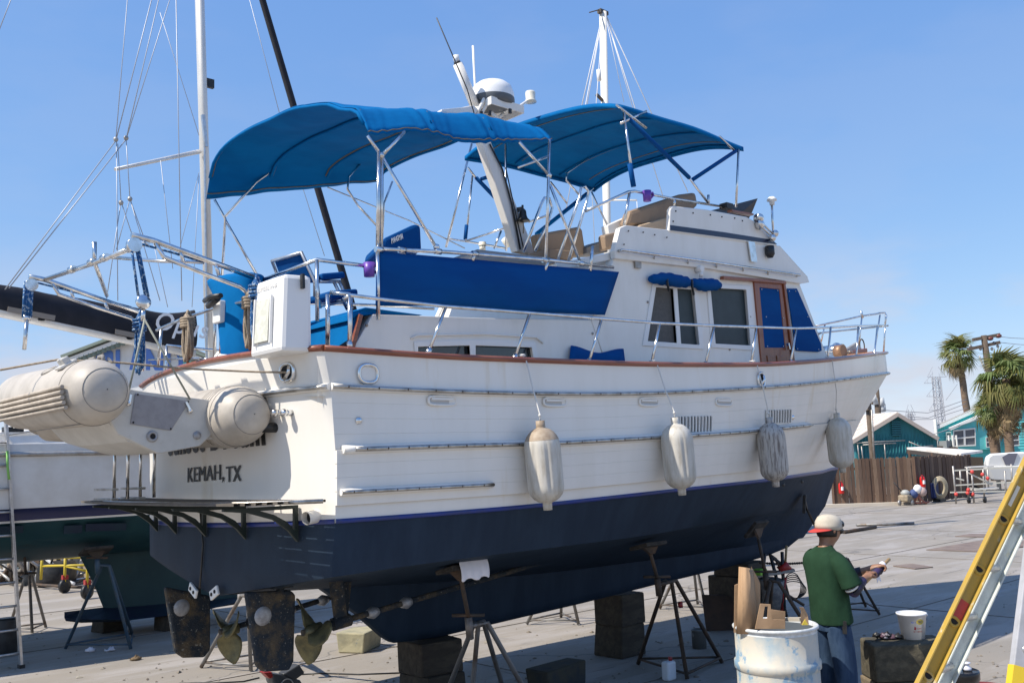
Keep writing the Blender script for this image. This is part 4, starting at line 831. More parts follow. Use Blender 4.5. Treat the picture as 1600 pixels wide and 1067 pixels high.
for k, q in enumerate(((765, 177), (752, 178), (797, 174))): mb = MB(); mb.box(P(*q, 1, -.22), (.03, .02, .05)); mb.build('mast_fitting', BLACK, boat)
# ship's bell
bq = P(817, 337, 1, -.1); mb = MB(); mb.lathe([(0, .075), (.02, .07), (.035, .05), (.04, .0), (.05, -.03), (.075, -.055), (.07, -.06), (0, -.05)], 16, Matrix.Translation(bq)); mb.cyl(bq+V((0, 0, .07)), bq+V((0, 0, .11)), .012); bl = mb.build('ship_bell', BLACK, boat)
mb = MB(); mb.tube([bq+V((0, 0, -.05)), bq+V((.005, 0, -.12)), bq+V((-.005, 0, -.19))], .006, 6); mb.build('bell_rope', ROPE, bl); mb = MB(); mb.bar(bq+V((-.07, 0, .05)), bq+V((0, 0, .07)), .02, .05); mb.build('bell_bracket', BLACK, bl)
mb = MB(); mb.cyl(P(797, 383, 1, 1.0), P(790, 372, 1, 1.0), .06); mb.build('deck_light', mat('aged white plastic', (.72, .68, .56), .5), boat)
mb = MB(); mb.lathe([(0, .04), (.04, .04), (.045, .0)], 10, Matrix.Translation(P(754, 384, 1, .9))); mb.cyl(P(754, 384, 1, .9), P(754, 392, 1, .9), .035); mb.build('deck_vent', mat('aged white plastic', (.72, .68, .56), .5), boat)
# blue deck cover over the aft lockers
tp = [V((.02, -1.30, 3.13)), V((.04, -1.28, 3.20)), V((.46, -1.24, 3.27)), V((1.25, -1.15, 3.27)), V((1.25, .7, 3.27)), V((.42, .7, 3.27)), V((.06, .7, 3.20)), V((.02, .7, 3.12))]
q1, q2, q3, q4, q5 = P(541, 549, 1, -1.27), P(553, 493, 1, -1.27), P(564, 490, 1, -1.27), P(552, 549, 1, -1.27), P(590, 481, 1, -1.27)
mb = MB(); mb.panel([q1, q2, q3, q4], (0, 1.9, 0)); mb.build('locker_cover', CANVAS, boat, bevel=.015)
mb = MB(); a, b2, c = P(548, 501, 1, -1.29), P(551, 488, 1, -1.29), P(572, 480, 1, -1.29); d, e, f = P(662, 492, 1, -1.2), P(585, 491, 1, -1.29), P(558, 494, 1, -1.29)
mb.panel([a, b2, c, d, e, f], (0, 1.95, 0)); mb.build('locker_cover_flap', CANVAS, boat, bevel=.01)
mb = MB(); mb.bar(P(563, 492, 1, -1.3), P(549, 548, 1, -1.3), .03, .03); mb.build('cabin_corner_trim', TEAK, boat)
# stern rail, davits, electrics
def Tx(px, py, x): return P(px, py, 0, x)
XD = -.12
rail('stern_rail', [Tx(245, 516, XD), Tx(285, 498, XD), Tx(345, 479, XD), Tx(405, 466, XD-.02), Tx(418, 464, XD)], .014)
for a, b2 in (((252, 514), (247, 574)), ((288, 497), (290, 563)), ((346, 490), (345, 552)), ((414, 465), (417, 640))): rail('stern_post', [Tx(*a, XD), Tx(*b2, XD)], .014)
rail('stern_rail', [Tx(232, 562, XD), Tx(300, 560, XD), Tx(330, 561, XD)], .008)
mb = MB(); mb.box(Tx(345, 488, XD-.06), (.08, .13, .17)); mb.build('outlet_box', TRIMW, boat, bevel=.01)
for sgn, y, pts_, low_, post in ((1, 1.10, [(45, 432), (70, 437), (150, 465), (222, 490)], [(80, 440), (92, 460), (150, 480), (205, 497), (215, 508)], [(215, 508), (222, 580)]), (-1, -.70, [(205, 367), (240, 376), (330, 409), (396, 433)], [(243, 380), (256, 402), (320, 428), (375, 448), (386, 458)], [(386, 458), (400, 600)])):
    dv = [P(*q, 1, y) for q in pts_]; o = rail('davit', dv, .021)
    rail('davit_lower_tube', [P(*q, 1, y) for q in low_+post[1:]], .017, o)
    a = P(*post[0], 1, y)
    for t in (.25, .6): p = dv[1].lerp(dv[3], t); rail('davit_web', [p, p+V((.03, 0, -.09))], .014, o)
    mb = MB(); mb.cyl(dv[0]+V((.02, -.02, -.07)), dv[0]+V((.02, .02, -.07)), .05, n=16); mb.build('sheave', STEEL, o)
da, db = P(70, 437, 1, 1.10), P(232, 378, 1, -.70); rail('davit_crossbar', [da, da.lerp(db, .5)+V((0, 0, -.01)), db], .019)
for t in (.3, .5, .62, .85): p = da.lerp(db, t); d_ = (db-da).normalized(); mb = MB(); mb.tube([p-d_*.04, p+d_*.04], .028, 10); mb.build('crossbar_clamp', STEEL, boat)
p = da.lerp(db, .52); rail('crossbar_pin', [p+V((0, 0, .15)), p, P(167, 462, 1, 1.0)], .016)
rail('davit_brace', [P(170, 402, 1, .2), P(250, 408, 1, -.4), P(318, 410, 1, -.66)], .013)
rail('davit_line', [P(55, 441, 1, 1.10), P(130, 460, 1, 1.1), P(205, 480, 1, 1.1)], .008, mt=ROPEB)
rail('davit_line', [P(215, 380, 1, -.68), P(270, 395, 1, -.68), P(318, 410, 1, -.68)], .008, mt=ROPEB)
# lettered lifebuoy case on the stern quarter
bx0 = [Tx(420, 438, -.16), Tx(488, 432, -.20), Tx(486, 553, -.20), Tx(409, 556, -.14)]
bc = V((-.17, -1.17, 3.2))
mb = MB(); yl, yr = -.99, -1.47; rows = []
for z, sh, dx in ((2.93, -.02, .0), (2.96, -.0, .0), (3.42, .035, .02), (3.46, .035, .02)):
    rows.append([V((-.30+dx, yl-sh*.4, z)), V((-.30+dx, yr+.03-sh*.0, z)), V((-.08, yr, z)), V((-.06, yl-sh*.4, z))])
mb.grid(rows, False, True); mb.add(rows[0], [(3, 2, 1, 0)]); mb.add(rows[-1], [(0, 1, 2, 3)]); ls = mb.build('rescue_sling_case', mat('white case plastic', (.80, .79, .77), .4), boat, bevel=.03)
mb = MB(); mb.panel([V((-.307, -1.11, 3.31)), V((-.307, -1.29, 3.31)), V((-.318, -1.28, 3.02)), V((-.318, -1.09, 3.02))], (.003, 0, 0)); lb = mb.build('instruction_label', mat('faded label', (.66, .655, .57), .6, col2=(.57, .57, .49), scale=22, lo=.5, hi=.56), ls)
for ya, za, zb in ((-1.08, 3.0, 3.33), (-1.31, 3.0, 3.33)): mb = MB(); mb.bar(V((-.312, ya, za)), V((-.300, ya, zb)), .012, .02); mb.build('case_rib', mat('white case plastic', (.80, .79, .77), .4), ls)
mb = MB(); text_on(mb, 'LIFESLING', (-.289, -1.08, 3.385), (0, -1, 0), (0, 0, 1), width=.27, height=.035, bold=.02, depth=.001); mb.build('embossed_lettering', mat('white emboss', (.68, .67, .65), .5), ls)
mb = MB(); mb.bar(V((-.16, -1.48, 3.46)), V((-.16, -1.485, 3.36)), .03, .02); mb.build('case_latch', BLACK, ls)

# ============================================================ things carried by the yacht
# folding deck chair
cp = P(480, 470, 1, -.45); chair = thing('deck_chair', 'blue folding deck chair with steel tube frame on the aft deck', 'chair', (cp.x, -.45, 3.2))
ch = lambda px, py, y=-.45: P(px, py, 1, y)
mb = MB(); mb.panel([ch(428, 408), ch(470, 396), ch(482, 402), ch(494, 440), ch(440, 440)], (0, .42, 0)); 
mb = MB(); bk = [V((ch(436, 442).x, -.55, ch(436, 442).z))]
A, B_, C_, D_ = ch(437, 440, -.30), ch(425, 408, -.30), ch(471, 395, -.75), ch(492, 440, -.75)
mb.panel([A.lerp(D_, .05), B_.lerp(C_, .06), C_.lerp(B_, .06), D_.lerp(A, .05)], (.04, 0, -.01)); mb.build('backrest', CANVASD, chair, bevel=.012)
mb = MB(); mb.tube([A+V((0, 0, -.1)), A, B_, C_, D_, D_+V((0, 0, -.12))], .015, 8); mb.build('back_frame', ALU, chair)
s0 = D_+V((.02, 0, .02)); mb = MB(); st0, st1 = ch(500, 433, -.75), ch(536, 430, -.75); mb.bar(st0, st1, .07, .05); 
mb.build('armrest', CANVASD, chair, bevel=.015)
mb = MB(); mb.bar(ch(497, 465, -.75), ch(538, 462, -.75), .4, .05); mb.build('seat', CANVASD, chair, bevel=.015)
for a, b2 in (((530, 440), (550, 482)), ((494, 430), (500, 482)), ((522, 441), (543, 484)), ((500, 478), (540, 470)), ((499, 440), (532, 440))): mb = MB(); mb.tube([ch(*a, -.75), ch(*b2, -.75)], .014, 8); mb.build('leg', ALU, chair)
for a, b2 in (((440, 440), (446, 486)), ((430, 430), (470, 470))): mb = MB(); mb.tube([ch(*a, -.35), ch(*b2, -.35)], .014, 8); mb.build('leg', ALU, chair)
# covered grill
gq = P(640, 385, 1, -1.05); gr = thing('covered_grill', 'blue canvas covered grill mounted on the sundeck rail', 'grill', (gq.x, -1.05, gq.z-.1))
sec = [P(597, 383, 1, -1.1), P(599, 372, 1, -1.1), P(648, 349, 1, -1.1), P(658, 352, 1, -1.1), P(660, 392, 1, -1.1), P(600, 392, 1, -1.1)]
mb = MB(); mb.panel(sec, (.16, .5, -.03)); mb.build('grill_cover', CANVASD, gr, bevel=.03)
mb = MB(); o0 = P(612, 381, 1, -1.112); o1 = P(630, 373, 1, -1.112); text_on(mb, 'MAGMA', o0, o1-o0, (0, 0, 1), width=(o1-o0).length, height=.045, bold=.02, depth=.001); mb.build('cover_lettering', TRIMW, gr)
mb = MB(); mb.cyl(P(640, 392, 1, -1.0), P(640, 400, 1, -1.0)+V((0, 0, -.02)), .02); mb.build('grill_mount', STEEL, gr)
for (px, py, y, lab) in ((577, 421, -1.3, 'purple cup holder clipped to the stern deck rail beside the chair'), (1011, 306, -1.22, 'purple cup holder clipped to the flybridge rail')):
    q = P(px, py, 1, y); o = thing('cup_holder', lab, 'cup holder', q-V((0, 0, .05)), 'purple cup holders')
    mb = MB(); mb.lathe([(.0, -.055), (.04, -.055), (.045, .05), (.041, .05), (.037, -.045), (0, -.045)], 18, Matrix.Translation(q)); mb.build('cup', PURPLE, o)
    mb = MB(); mb.tube([q+V((.04, 0, .03)), q+V((.09, 0, .045)), q+V((.10, 0, .02)), q+V((.05, 0, -.02))], .012, 8); mb.build('clip', PURPLE, o)
# covered outboard motor on the stern rail
oq = Tx(362, 540, -.05); om = thing('covered_outboard', 'outboard motor under a bright blue cover on the stern rail', 'outboard motor', (oq.x, oq.y, 2.9))
prof = [((320, 440), (352, 428), (386, 420)), ((322, 447), (353, 435), (386, 428)), ((334, 463), (356, 455), (385, 445)), ((341, 480), (360, 475), (384, 470)), ((345, 510), (363, 508), (385, 505)), ((348, 535), (365, 535), (386, 535)), ((350, 553), (366, 555), (386, 556))]
rows = []
for l, c, r__ in prof:
    pl_, pc_, pr__ = Tx(*l, -.10), Tx(*c, -.22), Tx(*r__, -.10); bk_ = pc_+V((.34, 0, 0)); ring = []
    ctr_ = (pl_+pr__)/2+V((.08, 0, 0)); hw = (pr__-pl_).length/2; dz = pr__.z-pl_.z
    for k in range(16): a = 2*math.pi*k/16; ring.append(ctr_+V((math.cos(a)*.17, -math.sin(a)*hw, dz/2*math.sin(a)))*1.0+V((.015*math.sin(3*a), 0, .0)))
    rows.append(ring)
mb = MB(); mb.grid(rows, True, True); mb.add(rows[0], [tuple(range(16))], True); mb.build('motor_cover', CANVAS, om, sub=1)
mb = MB(); mb.tube([Tx(320, 470, -.25), Tx(328, 464, -.3), Tx(345, 462, -.3)], .02, 8); mb.tube([Tx(326, 478, -.25), Tx(340, 466, -.28)], .026, 8); mb.build('tiller_handle', BLACK, om)
mb = MB(); mb.bar(Tx(366, 556, -.05), Tx(366, 572, -.05), .08, .08); mb.build('motor_bracket', BLACK, om)
# rope coils
def coil(name, lab, px0, py0, py1, x, r_, mt, n=5, wd=.05):
    a, b2 = Tx(px0, py0, x), Tx(px0, py1, x); o = thing(name, lab, 'rope', b2)
    for k in range(n):
        mb = MB(); ph = k*1.3; pts = []
        for i in range(15):
            t = i/14; ang = 2*math.pi*t; c = a.lerp(b2, .5); h = (a.z-b2.z)/2*(1-.05*k); pts.append(V((c.x-.02+.02*math.sin(ph+ang), c.y+wd*math.sin(ang)*(.5+.12*k)+.01*math.sin(ph), c.z+h*math.cos(ang))))
        mb.tube(pts, r_, 6, closed=True); mb.build('strand', mt, o)
    for k in range(4):
        z = lerp(a.z, b2.z, .16+.05*k); mb = MB(); mb.tube([V((a.x-.02+.05*math.cos(t), a.y+(wd*.95)*math.sin(t), z)) for t in [i*math.pi/6 for i in range(12)]], r_, 6, closed=True); mb.build('wrap', mt, o)
    return o
coil('rope_coil', 'tan rope coil hanging from the stern rail near the davits', 297, 486, 566, -.2, .012, ROPE, 6, .06)
coil('rope_coil', 'tan rope coil hanging behind the white rescue case', 394, 452, 545, -.17, .012, ROPE, 4, .05)
coil('rope_coil', 'blue flecked rope coil hanging beside the white rescue case', 405, 430, 540, -.24, .010, ROPEB, 6, .05)
coil('rope_coil', 'blue flecked rope coil hanging from the far davit post', 222, 485, 585, -.35, .010, ROPEB, 7, .06)
# dinghy hung athwartships from the davits
dA, dB = P(146, 613, 1, -.80), P(372, 650, 1, -.80); RT = .215
dg = thing('inflatable_dinghy', 'tan rigid inflatable dinghy hanging from the stern davits', 'dinghy', ((dA.x+dB.x)/2, 0, 2.2))
def tubepath(c, sgn):
    pts = [c+V((0, -.250, 0)), c+V((0, -.247, 0)), c+V((0, -.235, 0)), c+V((0, -.210, 0)), c+V((0, -.12, 0)), c+V((0, -.05, 0)), c]
    rs = [.004, .05, .10, .140, .187, .209, RT]
    for y, dx, dz in ((.6, 0, .01), (1.2, 0, .03), (1.7, .06, .06), (2.1, .20, .10), (2.4, .42, .13), (2.52, .50, .14)): pts.append(c+V((sgn*dx, y, dz))); rs.append(RT)
    return pts, rs
for c, sgn in ((dA, 1), (dB, -1)):
    pts, rs = tubepath(c, sgn); mb = MB(); mb.tube(pts, rs, 28, caps=False); tb = mb.build('tube', HYPALON, dg)
    for k, (yy, rr) in enumerate(((-.212, .139), (.0, RT+.0015))): mb = MB(); mb.tube([c+V((rr*math.cos(a), yy, rr*math.sin(a))) for a in [i*2*math.pi/28 for i in range(28)]], .0018, 4, closed=True); mb.build('tube_seam', HYPD, tb)
    if sgn == 1:
        mb = MB()
        for k in range(5):
            for part in (0,):
                ang = R(180-6+k*8.5); pts2 = [c+V(((RT+.008)*math.cos(ang), y, (RT+.008)*math.sin(ang))) for y in (-.10, .3, .8, 1.3, 1.7)]
                mb.tube(pts2, .0135, 6)
        mb.build('rub_strake', mat('rub strake', (.46, .40, .33), .7, col2=(.36, .31, .25), scale=12), tb)
        an = R(122); n = V((math.cos(an), 0, math.sin(an))); q = c+n*RT+V((0, .52, 0)); t2 = V((0, 1, 0)); t3 = n.cross(t2)
        mb = MB(); mb.panel([q+t2*(.11*math.cos(a))+t3*(.055*math.sin(a))-n*.01 for a in [i*2*math.pi/24 for i in range(24)]], n*.016); bd = mb.build('badge', HYPD, tb, bevel=.004)
        mb = MB(); mb.tube([q+t2*(.10*math.cos(a))+t3*(.047*math.sin(a))+n*.008 for a in [i*2*math.pi/24 for i in range(24)]], .004, 6, closed=True); mb.build('badge_rim', HYPALON, bd)
        q = c+n*RT+V((0, .17, 0)); mb = MB(); mb.box(q+n*.01, (.12, .12, .02), Matrix((t3, t2, n)).transposed()); mb.box(q+n*.035-t2*.035, (.05, .035, .05), Matrix((t3, t2, n)).transposed()); mb.box(q+n*.035+t2*.035, (.05, .035, .05), Matrix((t3, t2, n)).transposed()); mb.build('oarlock', FIBRE, tb, bevel=.008)
        mb = MB(); mb.tube([c+V((.10, -.05, RT*.9)), c+V((.08, .2, RT+.02)), c+V((.09, .5, RT*.9)), c+V((.08, .8, RT+.015)), c+V((.09, 1.2, RT*.9)), c+V((.08, 1.6, RT+.02))], .008, 6); mb.build('grab_line', ROPE, tb)
        for a_ in (35, 205, 250): mb = MB(); mb.tube([c+V(((RT+.001)*math.cos(R(a_)), y, (RT+.001)*math.sin(R(a_)))) for y in (0, .5, 1, 1.6)], .003, 4); mb.build('tube_seam', HYPD, tb)
        for y in (.05, .22, 1.0, 1.15):
            q = c+V((.06, y, RT-.01)); mb = MB(); mb.tube([q+V((0, -.05, 0)), q+V((0, -.03, .035)), q+V((0, .03, .035)), q+V((0, .05, 0))], .014, 8); mb.build('handle_strap', HYPD, tb)
    else:
        for k in range(5): mb = MB(); rr = RT+.002; yy = .07+k*.035; mb.tube([c+V((rr*math.cos(a), yy+.012*math.sin(a*2+k), rr*math.sin(a))) for a in [i*2*math.pi/28 for i in range(28)]], .0055, 6, closed=True); mb.build('fabric_fold', HYPALON, tb)
bowp = [dA+V((.50, 2.52, .14)), V(((dA.x+dB.x)/2, dA.y+2.62, (dA.z+dB.z)/2+.15)), dB+V((-.50, 2.52, .14))]
mb = MB(); mb.tube(bowp, RT, 20); mb.build('bow_tube', HYPALON, dg)
# dinghy transom board and V bottom
mid = (dA+dB)/2; ax_ = (dB-dA).normalized(); up_ = V((-ax_.z, 0, ax_.x)); yT = dA.y+.06
tp_ = [dA+ax_*.12+up_*.06, dB-ax_*.14+up_*.09, dB-ax_*.10-up_*.10, dB-ax_*.22-up_*.24, mid-up_*.33, dA+ax_*.22-up_*.24, dA+ax_*.10-up_*.10]
tp_ = [V((p.x, yT, p.z)) for p in tp_]; mb = MB(); mb.panel(tp_, (0, .05, 0)); tr_ = mb.build('dinghy_transom', FIBRE, dg, bevel=.01)
q = mid+ax_*.0; pl4 = [mid+ax_*(-.22)+up_*.045, mid+ax_*.16+up_*.055, mid+ax_*.06-up_*.165, mid-ax_*.22-up_*.16]
mb = MB(); mb.panel([V((p.x, yT-.008, p.z)) for p in pl4], (0, .006, 0)); pl_o = mb.build('motor_plate', GREYPLATE, tr_, bevel=.003)
mb = MB()
for p in pl4: mb.ball(V((p.x*.92+mid.x*.08, yT-.01, p.z*.92+mid.z*.08)), .007, 6)
mb.build('plate_screw', DARK, pl_o)
q = mid-ax_*.06-up_*.22; mb = MB(); mb.lathe([(0, .0), (.018, .0), (.02, .012), (.035, .012), (.04, 0)], 16, Matrix.Translation(V((q.x, yT-.004, q.z))) @ Matrix.Rotation(R(90), 4, 'X')); mb.build('drain', ZINC, tr_); mb = MB(); mb.cyl(V((q.x, yT-.012, q.z)), V((q.x, yT-.014, q.z)), .018); mb.build('drain_hole', DARK, tr_)
q = mid+ax_*.25-up_*.17; mb = MB(); mb.lathe([(0, .012), (.025, .01), (.03, 0)], 12, Matrix.Translation(V((q.x, yT-.004, q.z))) @ Matrix.Rotation(R(90), 4, 'X')); mb.build('drain', ZINC, tr_)
rows = []
for t in [i/10 for i in range(11)]:
    y = yT+.02+t*2.3; k = 1-max(0, (t-.35)/.65)**2; lift = .30*max(0, (t-.3)/.7)**2
    rows.append([V((mid.x-.40*k-.02, y, dA.z-.14+lift*.6)), V((mid.x-.24*k, y, mid.z-.235+lift*.8)), V((mid.x, y, mid.z-.31+lift)), V((mid.x+.24*k, y, mid.z-.235+lift*.8)), V((mid.x+.40*k+.02, y, dB.z-.14+lift*.6))])
mb = MB(); mb.grid(rows, False); mb.build('dinghy_bottom', FIBRE, dg, solid=.015)
mb = MB(); mb.panel([V((dA.x+.1, yT+.05, mid.z-.12)), V((dB.x-.1, yT+.05, mid.z-.12)), V((dB.x-.1, yT+2.1, mid.z-.05)), V((dA.x+.1, yT+2.1, mid.z-.05))], (0, 0, .02)); mb.build('dinghy_floor', FIBRE, dg)
# dinghy lifting bridle and falls (top-level tackle)
rt_ = P(207, 372, 1, -.70); blk = P(224, 472, 1, -.72)
tk = thing('boat_fall', 'blue rope tackle with steel bridle on the near davit', 'tackle', blk)
for k, (a, b2) in enumerate((((204, 378), (216, 462)), ((211, 378), (227, 462)), ((214, 376), (232, 464)))): mb = MB(); mb.tube([P(*a, 1, -.70), P(*b2, 1, -.72)], .009, 6); mb.build('fall_line', ROPEB, tk)
mb = MB(); mb.lathe([(0, .02), (.045, .02), (.05, .012), (.05, -.012), (.045, -.02), (0, -.02)], 20, Matrix.Translation(blk) @ Matrix.Rotation(R(80), 4, 'X')); mb.cyl(blk+V((0, 0, -.05)), blk+V((0, 0, -.13)), .015); mb.build('pulley_block', STEEL, tk)
ring = P(226, 500, 1, -.74); e1 = P(201, 630, 1, yT-.02); e2 = P(297, 642, 1, yT-.02)
for e in (e1, e2):
    mb = MB(); mb.tube([ring, e+V((0, 0, .08))], .007, 6); mb.build('bridle_leg', mat('grey green cord', (.30, .31, .26), .8), tk); mb = MB(); mb.bar(e+(ring-e)*.1, e, .03, .015); mb.ball(e, .02, 8); mb.build('bridle_hook', STEEL, tk)
lt = P(45, 436, 1, 1.10); lb_ = P(42, 500, 1, 1.05); tk = thing('boat_fall', 'blue rope tackle with long shackle on the far davit', 'tackle', lb_)
for dx in (-6, -2, 2, 6): mb = MB(); mb.tube([P(45+dx, 440, 1, 1.1), P(42+dx, 496, 1, 1.08)], .011, 6); mb.build('fall_line', ROPEB, tk)
mb = MB(); mb.cyl(P(36, 496, 1, 1.08), P(48, 497, 1, 1.08), .02); mb.tube([P(42, 498, 1, 1.08), P(38, 546, 1, 1.06)], .016, 8); mb.build('shackle', STEEL, tk)
# dock line from hawse to the dinghy
a, b2 = trp(458, 582)+V((-.02, 0, 0)), P(150, 570, 1, -.5)
o = thing('painter_line', 'pale dinghy painter stretched from the stern hawse hole', 'rope', (a+b2)/2); mb = MB(); mb.tube([a, P(400, 581, 1, -1.0), P(290, 576, 1, -.8), P(180, 566, 1, -.75), P(90, 562, 1, -.3), P(0, 578, 1, -.2)], .008, 6); mb.build('line', ROPE, o)
# folded boarding ladder standing on the platform
bl_ = V((-.45, 1.15, ZP)); o = thing('boarding_ladder', 'folded steel boarding ladder standing on the swim platform', 'ladder', bl_)
for dy, dx in ((0, 0), (.0, .22), (-.3, .0), (-.3, .22)): mb = MB(); mb.tube([bl_+V((dx, dy, .02)), bl_+V((dx, dy, .62))], .014, 8); mb.build('rail', STEEL, o)
for z in (.02, .10, .58): mb = MB(); mb.bar(bl_+V((-.12, .06, z)), bl_+V((-.12, -.36, z)), .05, .02); mb.bar(bl_+V((.1, .06, z)), bl_+V((.1, -.36, z)), .05, .02); mb.build('step', STEELD if z < .5 else BLACK, o)
mb = MB(); mb.bar(bl_+V((-.1, .02, .42)), bl_+V((.25, -.32, .42)), .04, .03); mb.build('strap', BLACK, o)
# fenders
fl = [(850, 657, 796, 57, (815, 563), FENDER, 'rust-topped white fender with a sunlit streak, largest and aftmost'), (1060, 652, 773, 50, (1020, 571), FENDER, 'cracked white ribbed fender hanging below the aft louvred vent'), (1207, 652, 760, 44, (1176, 571), FENDERD, 'dirty grey-streaked ribbed fender hanging below the forward louvred vent'), (1312, 645, 738, 39, (1294, 564), FENDER, 'smooth pale fender hanging furthest forward under the bow')]
for px, yt, yb, wd, top_, mt, lab in fl:
    c = hullpt(px-6, yt+30); s = 1500/proj(c)[2]; r_ = wd/2/s; c = c+V((0, -r_-(.02 if px < 1300 else .30), 0)); c = P(px, (yt+yb)/2, 1, c.y); s = 1500/proj(c)[2]; L_ = (yb-yt)/s; r_ = wd/2/s
    o = thing('fender', lab, 'fender', c-V((0, 0, L_/2)), 'fenders hanging along the starboard side')
    h = L_/2; prof = [(.012, h), (.034, h), (.036, h-.045)]+[(max(.036, r_*math.sin(R(a))), h-.05-.15*(1-math.cos(R(a)))) for a in (14, 28, 42, 56, 70, 82)]+[(r_, h-.21), (r_, 0), (r_, -h+.17)]+[(max(.036, r_*math.sin(R(a))), -h+.05+.12*(1-math.cos(R(a)))) for a in (75, 60, 45, 30, 15)]+[(.036, -h+.04), (.034, -h), (.01, -h)]
    rib = (lambda a, i: 1-(.045*max(0, math.cos(a*10))**6 if 5 <= i <= 8 else 0)) 
    q = [(prof[0])]
    dense = []
    for i in range(len(prof)-1):
        k = 8 if 9 <= i <= 10 else 1
        for j in range(k): dense.append((lerp(prof[i][0], prof[i+1][0], j/k), lerp(prof[i][1], prof[i+1][1], j/k)))
    dense.append(prof[-1]); tilt = Matrix.Rotation(R(-4), 4, 'Y')
    mb = MB(); mb.lathe(dense, 60, Matrix.Translation(c) @ tilt, mod=(lambda a, i, D_=dense: 1-(.075*max(0, math.cos(a*9))**4 if -h+.16 < D_[i][1] < h-.17 else 0))); mb.build('fender_body', mt, o)
    if px == 850:
        mb = MB(); mb.lathe([(a*1.006, b2) for a, b2 in prof[:8]], 40, Matrix.Translation(c) @ tilt); mb.build('rusty_cap', FENDERR, o)
    t_ = tilt @ V((0, 0, h)); e = capat(*top_)+V((0, -.05, .0)); tp2 = c+t_
    sp_ = hullpt(lerp(top_[0], px, .3), 612)+V((0, -.06, 0))
    mb = MB(); mb.tube([capat(*top_)+V((0, 0, .04)), e, sp_, tp2+V((0, 0, .05)), tp2+V((0, 0, -.02))], .006, 6); mb.tube([capat(*top_)+V((.025*math.cos(a), .025*math.sin(a), .03+.006*a/6)) for a in [i*.6 for i in range(24)]], .008, 6); mb.ball(tp2+V((0, 0, .04)), .014, 6); mb.build('lanyard', ROPEW, o)

# ============================================================ boat stands
def stand(base, pad, lab, group, spread=.42, hub=.62, rot=0., mt=RUSTSTEEL, legs=3, nrm=(0, -.25, -1), tape=False, r_=.021, padsize=(.30, .22), rag=False):
    base = V((base[0], base[1], 0)); pad = V(pad); o = thing('boat_stand', lab, 'boat stand', base, group)
    top = base.lerp(pad, hub/pad.z) if pad.z > hub else base+V((0, 0, hub)); feet = []
    ax_ = (pad-top).normalized()
    for k in range(legs):
        a = rot+k*2*math.pi/legs; f = base+V((spread*math.cos(a), spread*math.sin(a), .012)); feet.append(f); el = base+V((spread*.18*math.cos(a), spread*.18*math.sin(a), hub*.93))
        mb = MB(); mb.tube([top+V((0, 0, -.02)), el.lerp(top, .35), f], r_, 10); mb.build('leg', mt, o)
        if tape and k == 0: q = el.lerp(f, .25); d_ = (f-el).normalized(); mb = MB(); mb.tube([q-d_*.025, q+d_*.025], r_+.004, 10); mb.build('red_tape', REDP, o)
    for k in range(legs): a, b2 = feet[k], feet[(k+1) % legs]; mb = MB(); mb.tube([a.lerp(b2, .03)+V((0, 0, .05)), b2.lerp(a, .03)+V((0, 0, .05))], r_*.6, 6); mb.build('spreader_bar', mt, o)
    mb = MB(); mb.tube([top+V((0, 0, -.12)), top+ax_*.06], r_*1.5, 12); mb.build('sleeve', mt, o)
    mb = MB(); mb.cyl(top, pad-ax_*.03, r_*.85, n=10); mb.build('screw', RUSTBR, o)
    h = top+ax_*.07; mb = MB(); sd = V((.8, -.6, 0)); mb.tube([h-sd*.13+V((0, 0, .01)), h+sd*.13], .014, 8); mb.build('handle', RUSTBR, o)
    n = V(nrm).normalized(); s, u, _ = frame_of(n); Mx = Matrix((s, u, n)).transposed(); mb = MB(); mb.box(pad, (padsize[0], padsize[1], .035), Mx); mb.build('pad', PLY, o, bevel=.006)
    mb = MB(); mb.panel([pad-n*-.02+s*.10, pad-n*-.02-s*.10, pad-ax_*.11-s*.03, pad-ax_*.11+s*.03], u*.03); mb.build('swivel', RUSTBR, o)
    if rag:
        mb = MB(); rows = []
        for j in range(6):
            t = j/5; rows.append([pad+V((-.10+.29*i/14, -.12-.035*math.sin(t*2.2)-.01*math.sin(i*1.7)*t, .075-.15*t-.012*math.sin(i*.9+1)*t)) for i in range(15)])
        mb.grid(rows); mb.build('rag', RAG, o, solid=.006, sub=1)
    return o
GS = 'stands propping the trawler yacht'; p1_ = P(717, 888, 1, -1.18); b1 = G(765, 1130)
stand((b1.x, b1.y), p1_, 'galvanised boat stand with a white rag over its pad, under the quarter', GS, .48, .88, .5, rag=True, legs=4)
p2_ = P(1013, 852, 1, -1.22); b2_ = G(1066, 1045); stand((b2_.x, b2_.y), p2_, 'rusty boat stand with red tape on one leg, under the midships hull', GS, .50, .95, 3.9, tape=True, mt=RUSTBR)
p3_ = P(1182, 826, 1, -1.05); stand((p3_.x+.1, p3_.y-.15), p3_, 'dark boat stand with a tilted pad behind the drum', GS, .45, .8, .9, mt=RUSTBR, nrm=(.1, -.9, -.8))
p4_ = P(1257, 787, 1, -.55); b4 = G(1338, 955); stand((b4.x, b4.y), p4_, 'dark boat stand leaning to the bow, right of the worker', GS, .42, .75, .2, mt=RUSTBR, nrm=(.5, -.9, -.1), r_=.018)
for q, pd, lab, rot in (((868, 972), (5.6, 1.35, 1.40), 'pale stand on the far side of the keel, seen between the keel blocks', .6), ((1075, 950), (7.6, 1.0, 1.42), 'pale stand on the far side of the keel near the bow', .3), ((372, 1040), (1.2, 1.35, 1.38), 'rusty stand on the far side, seen behind the rudders', 2.5)):
    g_ = G(*q); stand((g_.x, g_.y), pd, lab, GS, .40, .85, rot, nrm=(0, .25, -1))
